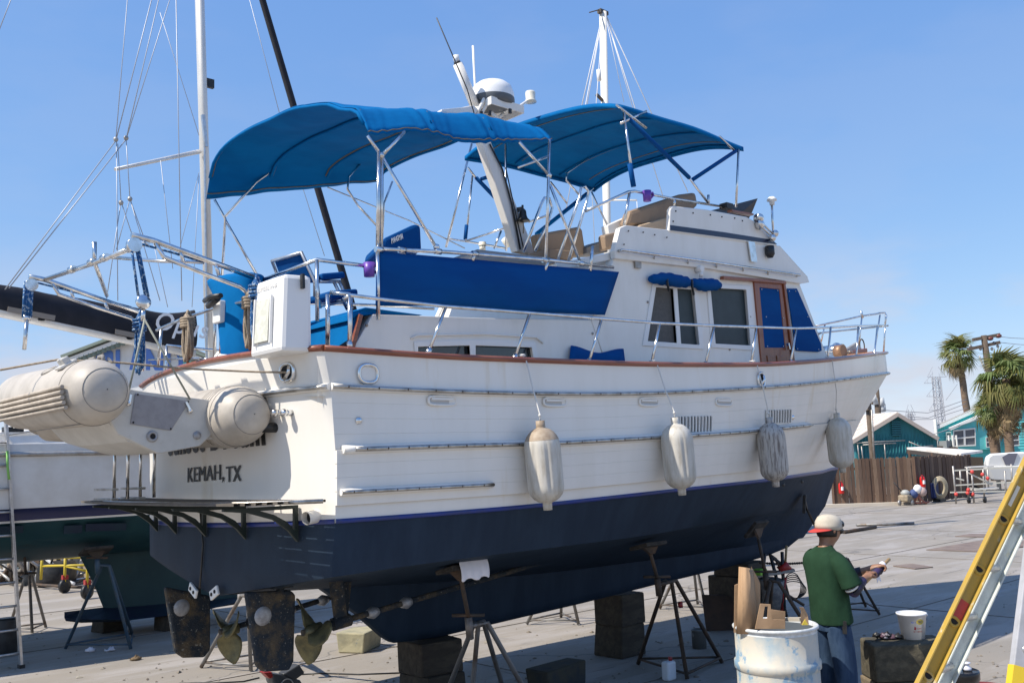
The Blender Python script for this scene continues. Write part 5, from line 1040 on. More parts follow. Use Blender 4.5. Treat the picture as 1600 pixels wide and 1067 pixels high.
GS2 = 'stands propping the sailboat'; g_ = G(172, 1008); stand((g_.x, g_.y), P(150, 860, 1, 5.55), 'blue painted boat stand under the near bilge of the sailboat', GS2, .52, 1.05, 2.75, mt=BLUEPIPE, nrm=(0, -.4, -1), padsize=(.36, .25))
g_ = G(45, 985); stand((g_.x, g_.y), P(38, 858, 1, 5.9), 'slim dark boat stand behind the aluminium ladder', GS2, .28, .9, .4, mt=RUSTSTEEL, nrm=(0, -.4, -1))
# ============================================================ keel blocks
def block(c, size, rz, lab, mt=BLOCK, group='timber keel blocks', seed=0):
    rnd = random.Random(seed); o = thing('keel_block', lab, 'timber block', c, group); Mz = Matrix.Rotation(rz, 3, 'Z'); mb = MB(); mb.box(V(c)+V((0, 0, size[2]/2)), size, Mz)
    for i, p in enumerate(mb.v): mb.v[i] = p+V((rnd.uniform(-.02, .02), rnd.uniform(-.02, .02), rnd.uniform(-.008, .008) if p.z > c[2]+.02 else 0))
    mb.build('timber', mt, o, bevel=.016); return o
block((1.98, .0, 0), (.44, .42, .30), .05, 'bottom timber block of the aft keel stack', seed=1)
block((1.96, .0, .302), (.46, .40, .285), -.04, 'top timber block of the aft keel stack under the keel heel', seed=2)
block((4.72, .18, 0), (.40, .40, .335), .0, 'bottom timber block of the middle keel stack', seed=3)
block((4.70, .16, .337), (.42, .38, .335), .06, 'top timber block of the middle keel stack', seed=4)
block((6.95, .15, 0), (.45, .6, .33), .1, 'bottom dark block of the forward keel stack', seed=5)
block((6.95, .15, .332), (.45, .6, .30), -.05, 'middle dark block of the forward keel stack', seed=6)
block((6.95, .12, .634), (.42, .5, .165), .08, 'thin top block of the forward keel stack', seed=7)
g_ = G(562, 1014); block((g_.x, g_.y, 0), (.50, .36, .23), .55, 'loose yellow painted block lying behind the propellers', BLOCKY, seed=8)
g_ = G(872, 1078); block((g_.x, g_.y, 0), (.62, .26, .24), .15, 'loose mossy timber lying between two stands', mat('mossy timber', (.05, .045, .03), .9, col2=(.025, .03, .032), scale=5, bump=.5, bscale=14), seed=9)
g_ = P(1400, 1000, 2, .6); RB = V((g_.x+.08, g_.y-.02, 0)); rz_ = R(-42)
block(RB, (.62, .34, .30), rz_, 'lower timber of the pair carrying the white bucket', mat('pale timber', (.18, .14, .09), .9, col2=(.15, .12, .08), scale=6, stretch=(.5, 3, 3), bump=.5, bscale=16), seed=10)
block(RB+V((0, 0, .302)), (.60, .34, .29), rz_, 'upper dark timber carrying the white bucket', mat('damp timber', (.05, .044, .03), .9, col2=(.10, .085, .055), scale=5, stretch=(.5, 3, 3), bump=.5, bscale=16), seed=11)
for q, lab, s_ in (((163, 988), 'dark block under the sailboat keel', 12), ((262, 985), 'small block under the forward end of the sailboat keel', 13)): g_ = G(*q); block((g_.x+.1, g_.y+.1, 0), (.36, .30, .20), .2, lab, seed=s_)
# brown crate leaning below the bow, small cans
g_ = G(1128, 985); o = thing('plywood_sheet', 'dark brown plywood sheets leaning below the bow', 'plywood', g_); 
for k in range(3): mb = MB(); a = g_+CR*(-.19+.02*k)+CF*.06*k; mb.panel([a, a+CR*.42, a+CR*.40+V((.05, .09, .40)), a+CR*.01+V((.05, .09, .42-.02*k))], V((.02, .02, 0))); mb.build('sheet', mat('brown plywood', (.075, .042, .026), .85, col2=(.05, .03, .02), scale=6), o)
g_ = G(1093, 1012); o = thing('paint_can', 'grey paint can in the shade under the bow', 'can', g_); mb = MB(); mb.lathe([(0, 0), (.08, 0), (.08, .19), (.086, .195), (.086, .205), (.075, .205), (.07, .19), (0, .19)], 20, Matrix.Translation(g_)); mb.build('can_body', mat('grey can', (.16, .16, .15), .5, .3), o); mb = MB(); mb.tube([g_+V((.08*math.cos(a), .02, .17-.11*math.sin(a))) for a in [i*math.pi/8 for i in range(9)]], .004, 5); mb.build('handle', GALV, o)
g_ = G(1046, 1062); o = thing('solvent_jug', 'white plastic jug standing among the stand legs', 'jug', g_); mb = MB(); mb.box(g_+V((0, 0, .09)), (.13, .09, .18)); mb.build('jug_body', mat('jug plastic', (.62, .64, .66), .5), o, bevel=.02); mb = MB(); mb.cyl(g_+V((.03, 0, .18)), g_+V((.03, 0, .215)), .02); mb.build('cap', REDP, o)
# litter under the boats
for i, (q, mt, lab) in enumerate((((140, 1018), RAG, 'crumpled white rag by the foot of the blue stand'), ((172, 1017), RAG, 'white paper scrap lying beside the blue stand'), ((420, 1031), mat('leaf brown', (.16, .11, .06), .9), 'small brown leaf on the concrete left of the rudder'))):
    if i == 2: q = (212, 1031)
    g_ = G(*q); mb = MB(); rnd = random.Random(i+3); mb.ball(V((0, 0, .02)), (.07, .05, .03), 10)
    for k, p in enumerate(mb.v): mb.v[k] = g_+V((p.x*rnd.uniform(.6, 1.2), p.y*rnd.uniform(.6, 1.2), max(.004, p.z*rnd.uniform(.3, 1.4))))
    tag(mb.build(['rag', 'paper_scrap', 'leaf'][i], mt, base=g_), lab, ['rag', 'paper', 'leaf'][i])
# hand vacuum-like tool lying by the rudder
g_ = G(440, 1085); o = thing('power_tool', 'grey handheld power tool with red tip lying below the near rudder', 'power tool', g_)
GT = mat('charcoal tool plastic', (.055, .058, .065), .45)
tq = lambda px, py, d=.0: P(px, py, 1, g_.y+d)
mb = MB(); mb.panel([tq(424, 1051), tq(440, 1053), tq(470, 1062), tq(478, 1075), tq(470, 1090), tq(440, 1090), tq(427, 1066)], V((0, .16, 0))); mb.build('housing', GT, o, bevel=.02)
mb = MB(); mb.panel([tq(442, 1053), tq(468, 1037), tq(477, 1051), tq(462, 1062)], V((0, .12, 0))); mb.build('handle', GT, o, bevel=.015)
mb = MB(); mb.panel([tq(412, 1050), tq(425, 1049), tq(427, 1057), tq(422, 1060)], V((0, .1, 0))); mb.build('red_nozzle', REDP, o, bevel=.006)
mb = MB(); c = tq(448, 1072, -.01); mb.tube([c+V((.07*math.cos(a), 0, .07*math.sin(a))) for a in [i*math.pi/10 for i in range(20)]], .006, 6, closed=True); mb.build('ring_mark', ALU, o)
o = thing('extension_lead', 'thin dark lead trailing over the concrete behind the tool', 'cable', G(480, 1052)); mb = MB(); mb.tube([G(470, 1053, .008), G(500, 1051, .008), G(560, 1053, .008), G(640, 1050, .008)], .008, 6); mb.tube([G(405, 1058, .008), G(380, 1064, .008), G(340, 1066, .008), G(280, 1067, .008)], .007, 6); mb.build('lead', BLACK, o)

# ============================================================ drum with cardboard
dc = P(1211, 976, 2, .88); dc.z = 0; RD = .298
DRUM = mat('drum paint', (.54, .50, .42), .6, col2=(.34, .41, .44), scale=4.5, lo=.44, hi=.64, col3=(.20, .31, .41), scale3=8.5, lo3=.575, hi3=.615, stretch=(1, 1, .8), detail=9, bump=.15, bscale=30)
o = thing('steel_drum', 'white and blue flaking paint drum used as a bin', 'drum', dc)
prof = [(0, 0), (RD*.97, 0), (RD*.985, .03), (RD, .05), (RD, .27), (RD+.012, .285), (RD+.012, .30), (RD, .315), (RD, .56), (RD, .575), (RD+.014, .585), (RD+.014, .635), (RD, .645), (RD, .84), (RD-.006, .862), (RD+.012, .868), (RD+.014, .882), (RD+.004, .89), (RD-.014, .885), (RD-.016, .86), (RD-.02, .2), (0, .2)]
mb = MB(); mb.lathe(prof[:14], 56, Matrix.Translation(dc)); mb.build('drum_body', DRUM, o)
mb = MB(); mb.lathe(prof[13:20], 56, Matrix.Translation(dc)); mb.build('rim', mat('drum rim', (.66, .68, .68), .45, col2=(.48, .50, .50), scale=14), o)
mb = MB(); mb.lathe([(RD-.018, .86), (RD-.02, .25), (0, .25)], 40, Matrix.Translation(dc)); mb.build('drum_inside', mat('drum inside', (.10, .12, .14), .8), o)
def corrugated():
    m = mat('corrugated cardboard', (.42, .27, .155), .85, col2=(.36, .225, .125), scale=5, stretch=(1, 1, .4)); N = m.node_tree.nodes; L = m.node_tree.links
    wv = N.new('ShaderNodeTexWave'); wv.inputs['Scale'].default_value = 9; wv.inputs['Distortion'].default_value = 1.2; tc = N.new('ShaderNodeTexCoord'); mp = N.new('ShaderNodeMapping'); mp.inputs['Rotation'].default_value = (0, .12, R(-42)); L.new(tc.outputs['Object'], mp.inputs[0]); L.new(mp.outputs[0], wv.inputs[0])
    bn = N.new('ShaderNodeBump'); bn.inputs['Strength'].default_value = .5; bn.inputs['Distance'].default_value = .01; L.new(wv.outputs[0], bn.inputs['Height']); L.new(bn.outputs[0], N['Principled BSDF'].inputs['Normal']); return m
CARD = corrugated()
def dq(px, py, f=0.0): return P(px, py, 2, 0) if False else CAMP+ray(px, py)*((dc-CAMP).dot(CF)+f)/(ray(px, py).dot(CF))
o = thing('cardboard_roll', 'tall folded corrugated cardboard standing in the drum', 'cardboard', dq(1165, 985))
rows = []
for t in (0, .5, 1):
    yb, yt = 990, 885; r_ = []
    for i in range(9):
        s = i/8; px = lerp(lerp(1151, 1155, t), lerp(1186, 1176, t), s); r_.append(dq(px, lerp(yb, yt, t)+(3*s if t == 1 else 0), -.06*math.sin(math.pi*s)))
    rows.append(r_)
mb = MB(); mb.grid(rows); mb.build('front_fold', CARD, o, solid=.008)
mb = MB(); mb.panel([dq(1184, 988, .02), dq(1174, 885, .02), dq(1184, 902, .06), dq(1188, 912, .07), dq(1188, 985, .05)], CF*.006); mb.build('side_fold', CARD, o)
mb = MB(); mb.panel([dq(1147, 988, .06), dq(1148, 914, .06), dq(1153, 912, .06), dq(1152, 988, .06)], CF*.008); mb.build('back_fold', CARD, o)
o = thing('cardboard_box_flap', 'cut cardboard piece with a hand hole in the drum', 'cardboard', dq(1200, 980, -.12))
mb = MB(); mb.panel([dq(1180, 982, -.14), dq(1188, 943, -.14), dq(1204, 944, -.14), dq(1206, 967, -.14), dq(1226, 968, -.14), dq(1227, 982, -.14)], CF*.008, [[dq(1192, 966, -.14), dq(1195, 947, -.14), dq(1200, 947, -.14), dq(1199, 966, -.14)]]); mb.build('flap', CARD, o)
mb = MB(); mb.panel([dq(1204, 978, -.04), dq(1205, 952, -.04), dq(1227, 955, -.04), dq(1227, 978, -.04)], CF*.008); mb.build('rear_flap', CARD, o)
o = thing('paper_scrap', 'torn brown paper sticking out of the drum rim', 'paper', dq(1256, 975, -.05)); mb = MB(); mb.panel([dq(1251, 975, -.05), dq(1252, 955, -.05), dq(1249, 948, -.06), dq(1256, 949, -.05), dq(1262, 960, -.04), dq(1264, 975, -.05)], CF*.006); mb.build('scrap', CARD, o); mb = MB(); mb.panel([dq(1253, 976, -.08), dq(1258, 967, -.08), dq(1263, 976, -.08)], CF*.005); mb.build('yellow_corner', mat('yellow paper', (.70, .52, .06), .7), o)
o = thing('wood_offcut', 'weathered wood offcut across the drum rim', 'wood', dq(1240, 968, .05)); mb = MB(); mb.bar(dq(1229, 967, .08), dq(1252, 967, .0), .05, .025); mb.build('offcut', mat('grey wood', (.42, .38, .31), .9), o)
# tripod work light / tool stand behind the drum
tb = G(1212, 1000); tl = thing('tool_tripod', 'tripod tool stand with dusty machine and coiled cable behind the drum', 'tool stand', tb)
tdp = (tb-CAMP).dot(CF)
def tq2(px, py, f=0): return CAMP+ray(px, py)*(tdp+f)
for a, b2 in (((1195, 865), (1180, 1010)), ((1204, 868), (1240, 1005)), ((1222, 862), (1226, 960)), ((1204, 868), (1222, 882))): mb = MB(); mb.tube([tq2(*a), tq2(*b2)], .02, 8); mb.build('leg', BLACK, tl)
mb = MB(); mb.tube([tq2(1202, 866), tq2(1212, 873), tq2(1220, 888), tq2(1232, 930), tq2(1256, 945)], .018, 8); mb.build('brace', RUSTBR, tl)
mb = MB(); mb.tube([tq2(1229, 852), tq2(1227, 880)], .014, 8); mb.build('wood_pole', mat('brass pole', (.30, .21, .10), .6), tl)
mb = MB(); mb.tube([tq2(1219, 892), tq2(1228, 884), tq2(1233, 892)], [.06, .06, .05], 10); mb.build('red_knob', REDP, tl)
mb = MB(); mb.bar(tq2(1182, 899), tq2(1240, 890), .12, .03); mb.build('table', mat('dusty grey metal', (.22, .21, .20), .6, col2=(.32, .30, .27), scale=12), tl)
mb = MB(); mb.tube([tq2(1206, 905), tq2(1206, 930), tq2(1208, 960)], [.14, .12, .07], 12); mb.build('machine_body', mat('dusty machine', (.10, .10, .105), .6, col2=(.24, .23, .21), scale=9), tl)
mb = MB(); mb.box(tq2(1188, 893, -.05), (.14, .10, .07)); mb.build('green_cap', mat('lime plastic', (.22, .50, .05), .5), tl, bevel=.01)
mb = MB(); mb.tube([tq2(1227, 902), tq2(1221, 960)], .02, 8); mb.build('red_bar', REDP, tl)
for k in range(5):
    mb = MB(); c = tq2(1238+k*1.2, 916+k*2); mb.tube([c+CR*((.10+.012*k)*math.cos(a))+CU*((.16-.015*k)*math.sin(a))+CF*(.02*k) for a in [i*math.pi/10 for i in range(20)]], .006, 6, closed=True); mb.build('cable_loop', BLACK, tl)
mb = MB()
for i in range(20): mb.ball(tq2(1188+i*3.6, 879+1.5*math.sin(i*.17), .4), (.022, .022, .016), 6)
ch_ = mb.build('chain', RUSTBR, tl); ch_['kind'] = 'stuff'
# ============================================================ white bucket, rags, black bucket
bk = RB+V((.06, .06, .594)); bk = P(1427, 996, 2, .596); bk.z = .594; o = thing('white_bucket', 'small white plastic pail with printed label on timber blocks', 'bucket', bk); rb0, rb1, hh = .088, .116, .205
mb = MB(); mb.lathe([(0, 0), (rb0, 0), (rb1*.98, hh*.93), (rb1*1.03, hh*.93), (rb1*1.04, hh), (rb1*.97, hh), (rb0*.93, .01), (0, .012)], 36, Matrix.Translation(bk)); pail = mb.build('pail', mat('pail plastic', (.74, .75, .77), .35, transl=.12), o)
fc = -(CF.copy()); fc.z = 0; fc.normalize(); sd_ = V((-fc.y, fc.x, 0))
def onpail(a, z, lift=.002): r_ = lerp(rb0, rb1, z/hh)+lift; d_ = fc*math.cos(a)+sd_*math.sin(a); return bk+d_*r_+V((0, 0, z))
def pprint(body, a0, a1, z0, h, mt, nm):
    vs, fs = text_geo(body, 1, .01, .0); x0 = min(p.x for p in vs); x1 = max(p.x for p in vs); y0 = min(p.y for p in vs); y1 = max(p.y for p in vs); m1 = MB()
    m1.add([onpail(lerp(a0, a1, (p.x-x0)/(x1-x0)), z0+h*(p.y-y0)/(y1-y0), .0035) for p in vs], fs); m1.build(nm, mt, pail, fix=False)
mb = MB(); mb.grid([[onpail(.22+.30*math.cos(t)*k, .145+.022*math.sin(t)*k) for t in [i*math.pi/12 for i in range(25)]] for k in (.02, .5, 1)]); mb.build('oval_print', mat('yellow print', (.62, .48, .08), .5), pail)
pprint('PRO', .04, .42, .134, .022, mat('dark blue print', (.02, .03, .14), .5), 'pail_lettering'); pprint("MIX 'N", -.42, -.10, .136, .012, mat('blue print', (.05, .10, .40), .5), 'pail_lettering')
REDPRINT = mat('red print', (.45, .03, .04), .5); pprint('QUART', -.08, .34, .085, .013, REDPRINT, 'pail_lettering'); pprint("MIX 'N MEASURE", -.30, .44, .062, .012, REDPRINT, 'pail_lettering')
mb = MB(); mb.panel([onpail(-.26, .082), onpail(-.12, .082), onpail(-.10, .10), onpail(-.22, .112)], fc*.001); mb.build('logo_mark', REDPRINT, pail)
mb = MB(); mb.ball(onpail(1.45, hh*.9, .006), .012, 8); mb.build('bail_ear', mat('pail plastic', (.74, .75, .77), .35), o)
rq = P(1388, 997, 2, .6); o = thing('rag_pile', 'crumpled dark and pale rags on the timber beside the white bucket', 'rags', rq)
for k in range(9):
    rnd = random.Random(k+40); mb = MB(); mb.ball(V((0, 0, 0)), (.05, .035, .022), 10); c = rq+CR*rnd.uniform(-.10, .11)+V((0, 0, .012+rnd.uniform(0, .02)))
    for i, p in enumerate(mb.v): mb.v[i] = c+V((p.x*rnd.uniform(.5, 1.3), p.y*rnd.uniform(.5, 1.3), p.z*rnd.uniform(.4, 1.4)))
    mb.build('rag', [BLACK, mat('grey rag', (.28, .25, .27), .9), mat('plum rag', (.09, .05, .07), .9)][k % 3], o)
bb = P(1498, 1046, 2, .37); bb.z = 0; o = thing('black_bucket', 'black lidded bucket behind the yellow ladder', 'bucket', bb); mb = MB(); mb.lathe([(0, 0), (.125, 0), (.145, .30), (.152, .305), (.155, .36), (.148, .37), (.14, .362), (0, .36)], 36, Matrix.Translation(bb)); mb.build('bucket_body', mat('gloss black plastic', (.008, .008, .009), .25), o)
q = P(1511, 1045, 2, .37); t_ = thing('small_bottle', 'small white capped bottle on the black bucket lid', 'bottle', q-V((0, 0, .008))); mb = MB(); mb.lathe([(0, -.006), (.034, -.006), (.036, .01), (.018, .03), (.016, .04), (.03, .044), (.03, .055), (0, .056)], 16, Matrix.Translation(q)); mb.build('bottle_body', mat('white bottle', (.70, .69, .74), .4), t_)
q = P(1486, 1046, 2, .37); t_ = thing('brush', 'grey dusty brush lying on the black bucket lid', 'brush', q); mb = MB(); mb.bar(q+CR*-.05, q+CR*.05, .03, .02); mb.build('brush_head', mat('grey brush', (.16, .14, .13), .8), t_)
g_ = G(1540, 1090); o = thing('red_tray', 'edge of a dark red tray behind the ladder', 'tray', g_); mb = MB(); mb.lathe([(0, 0), (.17, 0), (.19, .10), (.18, .10), (.165, .012), (0, .012)], 30, Matrix.Translation(P(1540, 1072, 2, .1)-V((0, 0, .1)))); mb.build('tray', mat('dark red plastic', (.16, .015, .02), .5), o)
# ============================================================ extension ladder, near right
la, lb2 = D(1633, 672, 4.75), D(1456, 1040, 4.35); ldir = (lb2-la).normalized(); foot = lb2+ldir*(lb2.z/-ldir.z); head = la-ldir*1.2
rung = D(1529, 927, 4.80)-D(1497, 931, 4.42)
o = thing('extension_ladder', 'yellow fibreglass extension ladder leaning at the right edge', 'ladder', foot)
face = (-CF-ldir*(-CF).dot(ldir)).normalized(); wdir = ldir.cross(face).normalized()
if wdir.dot(CR) < 0: wdir = -wdir
def channel(a, b2, mt, nm, wd=.078):
    m1 = MB(); m1.bar(a, b2, wd, .008, up=face); s = (b2-a).normalized()
    for k in (-1, 1): m1.bar(a+wdir*k*(wd/2-.004)+face*.014, b2+wdir*k*(wd/2-.004)+face*.014, .009, .034, up=face)
    return m1.build(nm, mt, o, bevel=.002)
r1 = channel(head, foot, YELLOWF, 'side_rail'); r2 = channel(head+rung, foot+rung+ldir*.1, mat('pale fibreglass rail', (.60, .63, .58), .5, col2=(.50, .52, .48), scale=12, col3=(.60, .52, .25), scale3=5, lo3=.6, hi3=.75), 'side_rail')
L0 = (D(1602, 733, 4.68)-la).dot(ldir); sp_ = .283
for k in range(-3, 14):
    c = la+ldir*(L0+k*sp_); 
    if c.z < .1 or (c-head).dot(ldir) < .1: continue
    mb = MB(); ex = [c+wdir*(.026*math.cos(t))+(-ldir)*(.026*math.sin(t) if math.sin(t) < 0 else .012*math.sin(t))+face*.002 for t in [i*math.pi/10 for i in range(20)]]
    mb.tube([p for p in ex], .009, 8, closed=True); cl = mb.build('rung_collar', YELLOWF, o)
    mb = MB(); mb.panel([c+wdir*(.022*math.cos(t))+(-ldir)*(.022*math.sin(t) if math.sin(t) < 0 else .010*math.sin(t))+face*.007 for t in [i*math.pi/10 for i in range(20)]], face*-.002); mb.build('rung_bore', DARK, cl)
    mb = MB(); mb.tube([c-face*.01, c+rung*.98], .019, 12); mb.build('rung', ALU, o)
c = la+ldir*(L0+sp_*2.78); mb = MB(); mb.bar(c-ldir*.045, c+ldir*.045, .064, .012, up=face); mb.build('red_sticker', mat('red sticker', (.50, .045, .035), .5, col2=(.42, .05, .04), scale=20), r1)
mb = MB(); c = la+ldir*(L0+sp_*.35); c2 = la+ldir*(L0+sp_*.75); mb.bar(c, c2, .018, .0105, up=face); mb.build('worn_sticker', mat('worn white sticker', (.72, .70, .60), .6), r1)
c = la+ldir*(L0-sp_*.33); c2 = la+ldir*(L0-sp_*.85); 
# step ladder leg at the right edge
sa, sb = D(1614, 885, 3.1), D(1592, 1067, 3.0); sdir = (sb-sa).normalized(); sfoot = sb+sdir*(sb.z/-sdir.z); shead = sa-sdir*1.0
o = thing('step_ladder', 'grey step ladder leg with yellow foot band at the right frame edge', 'ladder', sfoot); face2 = (-CF-sdir*(-CF).dot(sdir)).normalized(); wd2 = sdir.cross(face2).normalized(); wd2 = wd2 if wd2.dot(CR) > 0 else -wd2
mb = MB(); mb.bar(shead, sfoot, .062, .03, up=face2); lg = mb.build('leg', mat('grey fibreglass', (.42, .42, .44), .5, col2=(.36, .36, .37), scale=14), o, bevel=.003)
for k in (1, 2, 3, 4): mb = MB(); q = sb-sdir*(.05+.28*k)+wd2*.06; mb.bar(q, q+wd2*.5-CF*.1, .08, .02); mb.build('step', ALU, o)
mb = MB(); mb.bar(shead+wd2*.55+CF*-.1, sfoot+wd2*.55-CF*.1, .062, .03, up=face2); mb.build('leg', mat('grey fibreglass', (.42, .42, .44), .5), o)
mb = MB(); q = sb-sdir*.05; mb.bar(q, q+sdir*.25, .064, .033, up=face2); mb.build('yellow_band', mat('yellow band', (.72, .50, .03), .5), lg)
mb = MB(); text_on(mb, 'EOTO', sb-sdir*.14+wd2*.024+face2*.017, -sdir, -wd2, width=.11, height=.024, bold=.0, depth=.001); mb.build('lettering', mat('grey lettering', (.10, .10, .11), .6), lg)
mb = MB(); q = sb-sdir*.105+face2*.016; mb.lathe([(.0, .0), (.006, 0), (.007, .003), (.011, .003), (.012, 0)], 12, Matrix.Translation(q) @ face2.to_track_quat('Z', 'Y').to_matrix().to_4x4()); mb.build('rivet', ALU, lg)

# ============================================================ steel plates and pipes on the yard
PLATE = mat('rusty steel plate', (.19, .14, .115), .75, .2, col2=(.25, .19, .15), scale=3)
for pts_, lab in (([(1447, 859), (1560, 840), (1640, 850), (1530, 862)], 'larger rusty steel plate lying on the concrete behind the ladder'), ([(1395, 884), (1425, 881), (1458, 886), (1430, 889)], 'small rusty steel plate lying past the worker'), ([(1492, 838), (1515, 834), (1620, 836), (1640, 842)], 'long thin steel plate lying far behind the ladder')):
    q = [G(*p, .006) for p in pts_]; mb = MB(); mb.panel(q, (0, 0, .012)); tag(mb.build('steel_plate', PLATE, base=q[0]), lab, 'steel plate', 'steel plates on the yard')
for pts_, r_, lab, mt in (([(1338, 820), (1400, 818), (1428, 817)], .04, 'long grey pipe lying in the shade by the bow', RUSTSTEEL), ([(1318, 831), (1368, 823)], .045, 'shorter dark pipe lying in the shade by the bow', RUSTBR)):
    mb = MB(); mb.tube([G(*p, r_) for p in pts_], r_, 10); tag(mb.build('ground_pipe', mt, base=G(*pts_[0])), lab, 'pipe', 'pipes lying past the bow')
# aluminium ladder, left edge
f0 = G(33, 1043); t0 = P(8, 640, 1, f0.y+.03); t0 = f0.lerp(t0, 1.0); up_d = (t0-f0).normalized(); o = thing('aluminium_ladder', 'aluminium ladder leaning on the sailboat at the left edge', 'ladder', f0)
for dx in (0, -.40): mb = MB(); mb.bar(f0+V((dx, 0, .02)), t0+V((dx, 0, 0))+up_d*.3, .03, .075, up=V((0, 1, 0))); mb.build('side_rail', ALU, o, bevel=.003)
for k in range(1, 12): c = f0+up_d*(.02+.268*k-.12); mb = MB(); mb.tube([c, c+V((-.40, 0, 0))], .018, 8, sy=.8); mb.build('rung', ALU, o)
for dx in (0, -.40): mb = MB(); mb.box(f0+V((dx, 0, .02)), (.06, .09, .04)); mb.build('foot', BLACK, o)
mb = MB(); mb.tube([f0+up_d*2.15+V((-.02, -.06, 0)), f0+up_d*2.3+V((-.03, -.07, 0)), f0+up_d*2.48+V((-.02, -.06, 0))], .014, 6); mb.build('green_strap', mat('green strap', (.22, .50, .12), .7), o)
g_ = G(8, 1021); o = thing('black_barrel', 'black plastic barrel partly behind the aluminium ladder', 'barrel', g_); mb = MB(); mb.lathe([(0, 0), (.13, 0), (.135, .02), (.135, .41), (.128, .43), (0, .43)], 28, Matrix.Translation(g_)); mb.build('barrel_body', BLACK, o)

# ============================================================ grit and flakes lying about the yard (uncountable)
rnd = random.Random(11); mb = MB()
for k in range(900):
    px, py = rnd.uniform(-100, 1750), 805+265*rnd.random()**.6; p = G(px, py, .004)
    if (p-CAMP).length > 30: continue
    s_ = rnd.uniform(.006, .022)*(1 if rnd.random() < .93 else 2.2); a0 = rnd.uniform(0, 6.28); n = rnd.choice([3, 4, 5]); q = [p+V((s_*math.cos(a0+i*6.283/n)*rnd.uniform(.6, 1.3), s_*math.sin(a0+i*6.283/n)*rnd.uniform(.6, 1.3), 0)) for i in range(n)]
    t_ = p+V((0, 0, s_*.5)); mb.add(q+[t_], [(i, (i+1) % n, n) for i in range(n)])
o = tag(mb.build('grit', mat('grit', (.16, .13, .10), .9, col2=(.30, .27, .22), scale=2), fix=False), 'small grit and paint flakes scattered over the yard concrete', 'grit'); o['kind'] = 'stuff'

# ============================================================ sailboats
def sailhull(o, x0, x1, yc, hb_, zsheer, zb, mats):
    def fb(t): return max(.02, (1-max(0, (t-.45)/.55)**2.1))*(.72+.28*math.sin(math.pi*min(1, t/.9))) if t > .45 else (.70+.30*math.sin(math.pi/2*t/.45))
    def up(t): return .30*max(0, (t-.5)/.5)**2+.55*max(0, (.28-t)/.28)**1.6
    rowsd = [(1.0, zsheer, 'w'), (1.01, zsheer-.10, 'w'), (.99, zsheer-.75, 'w'), (.975, zsheer-.755, 's'), (.95, zsheer-.89, 's'), (.945, zsheer-.895, 'l'), (.94, zsheer-.915, 'l'), (.935, zsheer-.92, 'b'), (.82, zsheer-1.13, 'b'), (.58, zsheer-1.27, 'b'), (.28, zb+.17, 'b'), (0, zb+.12, 'b')]
    T = [i/40 for i in range(41)]; grp = {}
    for side in (-1, 1):
        lines = []
        for k, z, m_ in rowsd:
            lines.append([V((lerp(x0, x1, t)-(.0 if z > zsheer-.2 else (zsheer-z)*.35*max(0, t-.7)/.3), yc+side*hb_*k*fb(t), z+(up(t)*((zsheer-z)/(zsheer-zb)) if z < zsheer-.95 else 0)+.22*(t-.4)**2*(1 if z > zsheer-.5 else 0))) for t in T])
        for i in range(len(rowsd)-1): grp.setdefault(rowsd[i+1][2], MB()).grid([lines[i], lines[i+1]], True)
        if side == -1: st_ = [l[0] for l in lines]
        else: grp['w'].grid([st_, [l[0] for l in lines]], False)
    names = {'w': 'topsides', 's': 'waterline_stripe', 'l': 'boot_line', 'b': 'bottom'}
    for k, m1 in grp.items(): m1.build(names[k], mats[k], o)
    m1 = MB(); m1.grid([[V((lerp(x0, x1, t), yc+s*hb_*fb(t)*.98, zsheer-.05+.22*(t-.4)**2+.06*(1-s*s))) for t in T] for s in (-1, -.5, 0, .5, 1)], True); m1.build('deck', mats['w'], o)
    return fb
YC = 6.6
sb_ = thing('sailboat', 'white sailboat with black sail cover, navy stripe and teal bottom on stands', 'sailboat', (2, YC, .15))
sailhull(sb_, -3.6, 6.6, YC, 1.5, 2.55, .95, {'w': SAILWHITE, 's': mat('sailboat navy stripe', (.010, .016, .075), .35), 'l': TRIMW, 'b': SAILTEAL})
for side in (-1, 1):
    m1 = MB(); m1.bar(V((-3.4, YC-1.12, 2.47)), V((-.6, YC-1.44, 2.455)), .04, .05) if side < 0 else None
mb = MB(); mb.tube([V((-3.2, YC-1.16, 2.44)), V((-1.5, YC-1.38, 2.44)), V((0, YC-1.50, 2.43)), V((1.5, YC-1.54, 2.43)), V((3.0, YC-1.48, 2.44))], .028, 8); mb.build('rubbing_strake', GALV, sb_)
for a, b2 in (((0, 822), (36, 833)), ((100, 821), (128, 833)), ((134, 818), (197, 829))):
    y = YC-1.385; q = [P(a[0], a[1], 1, y), P(b2[0], a[1]-1, 1, y), P(b2[0]-1, b2[1]-1, 1, y+.08), P(a[0]-1, b2[1]+1, 1, y+.08)]; mb = MB(); mb.panel(q, (0, -.02, 0)); mb.build('bare_patch', SAILNAVY, sb_)
mb = MB(); mb.panel([V((-3.0, YC-.9, 2.5)), V((3.9, YC-.95, 2.5)), V((3.4, YC-.75, 2.86)), V((.4, YC-.8, 2.92)), V((.1, YC-.85, 2.72)), V((-2.8, YC-.85, 2.72))], (0, 1.7, 0)); cb = mb.build('cabin_trunk', SAILWHITE, sb_, bevel=.05)
for xa, xb in ((.7, 1.3), (1.6, 2.4)): mb = MB(); mb.panel([V((xa, YC-.9, 2.64)), V((xb, YC-.9, 2.64)), V((xb, YC-.86, 2.76)), V((xa, YC-.86, 2.76))], (0, .05, 0)); mb.build('cabin_window', GLASSD, cb)
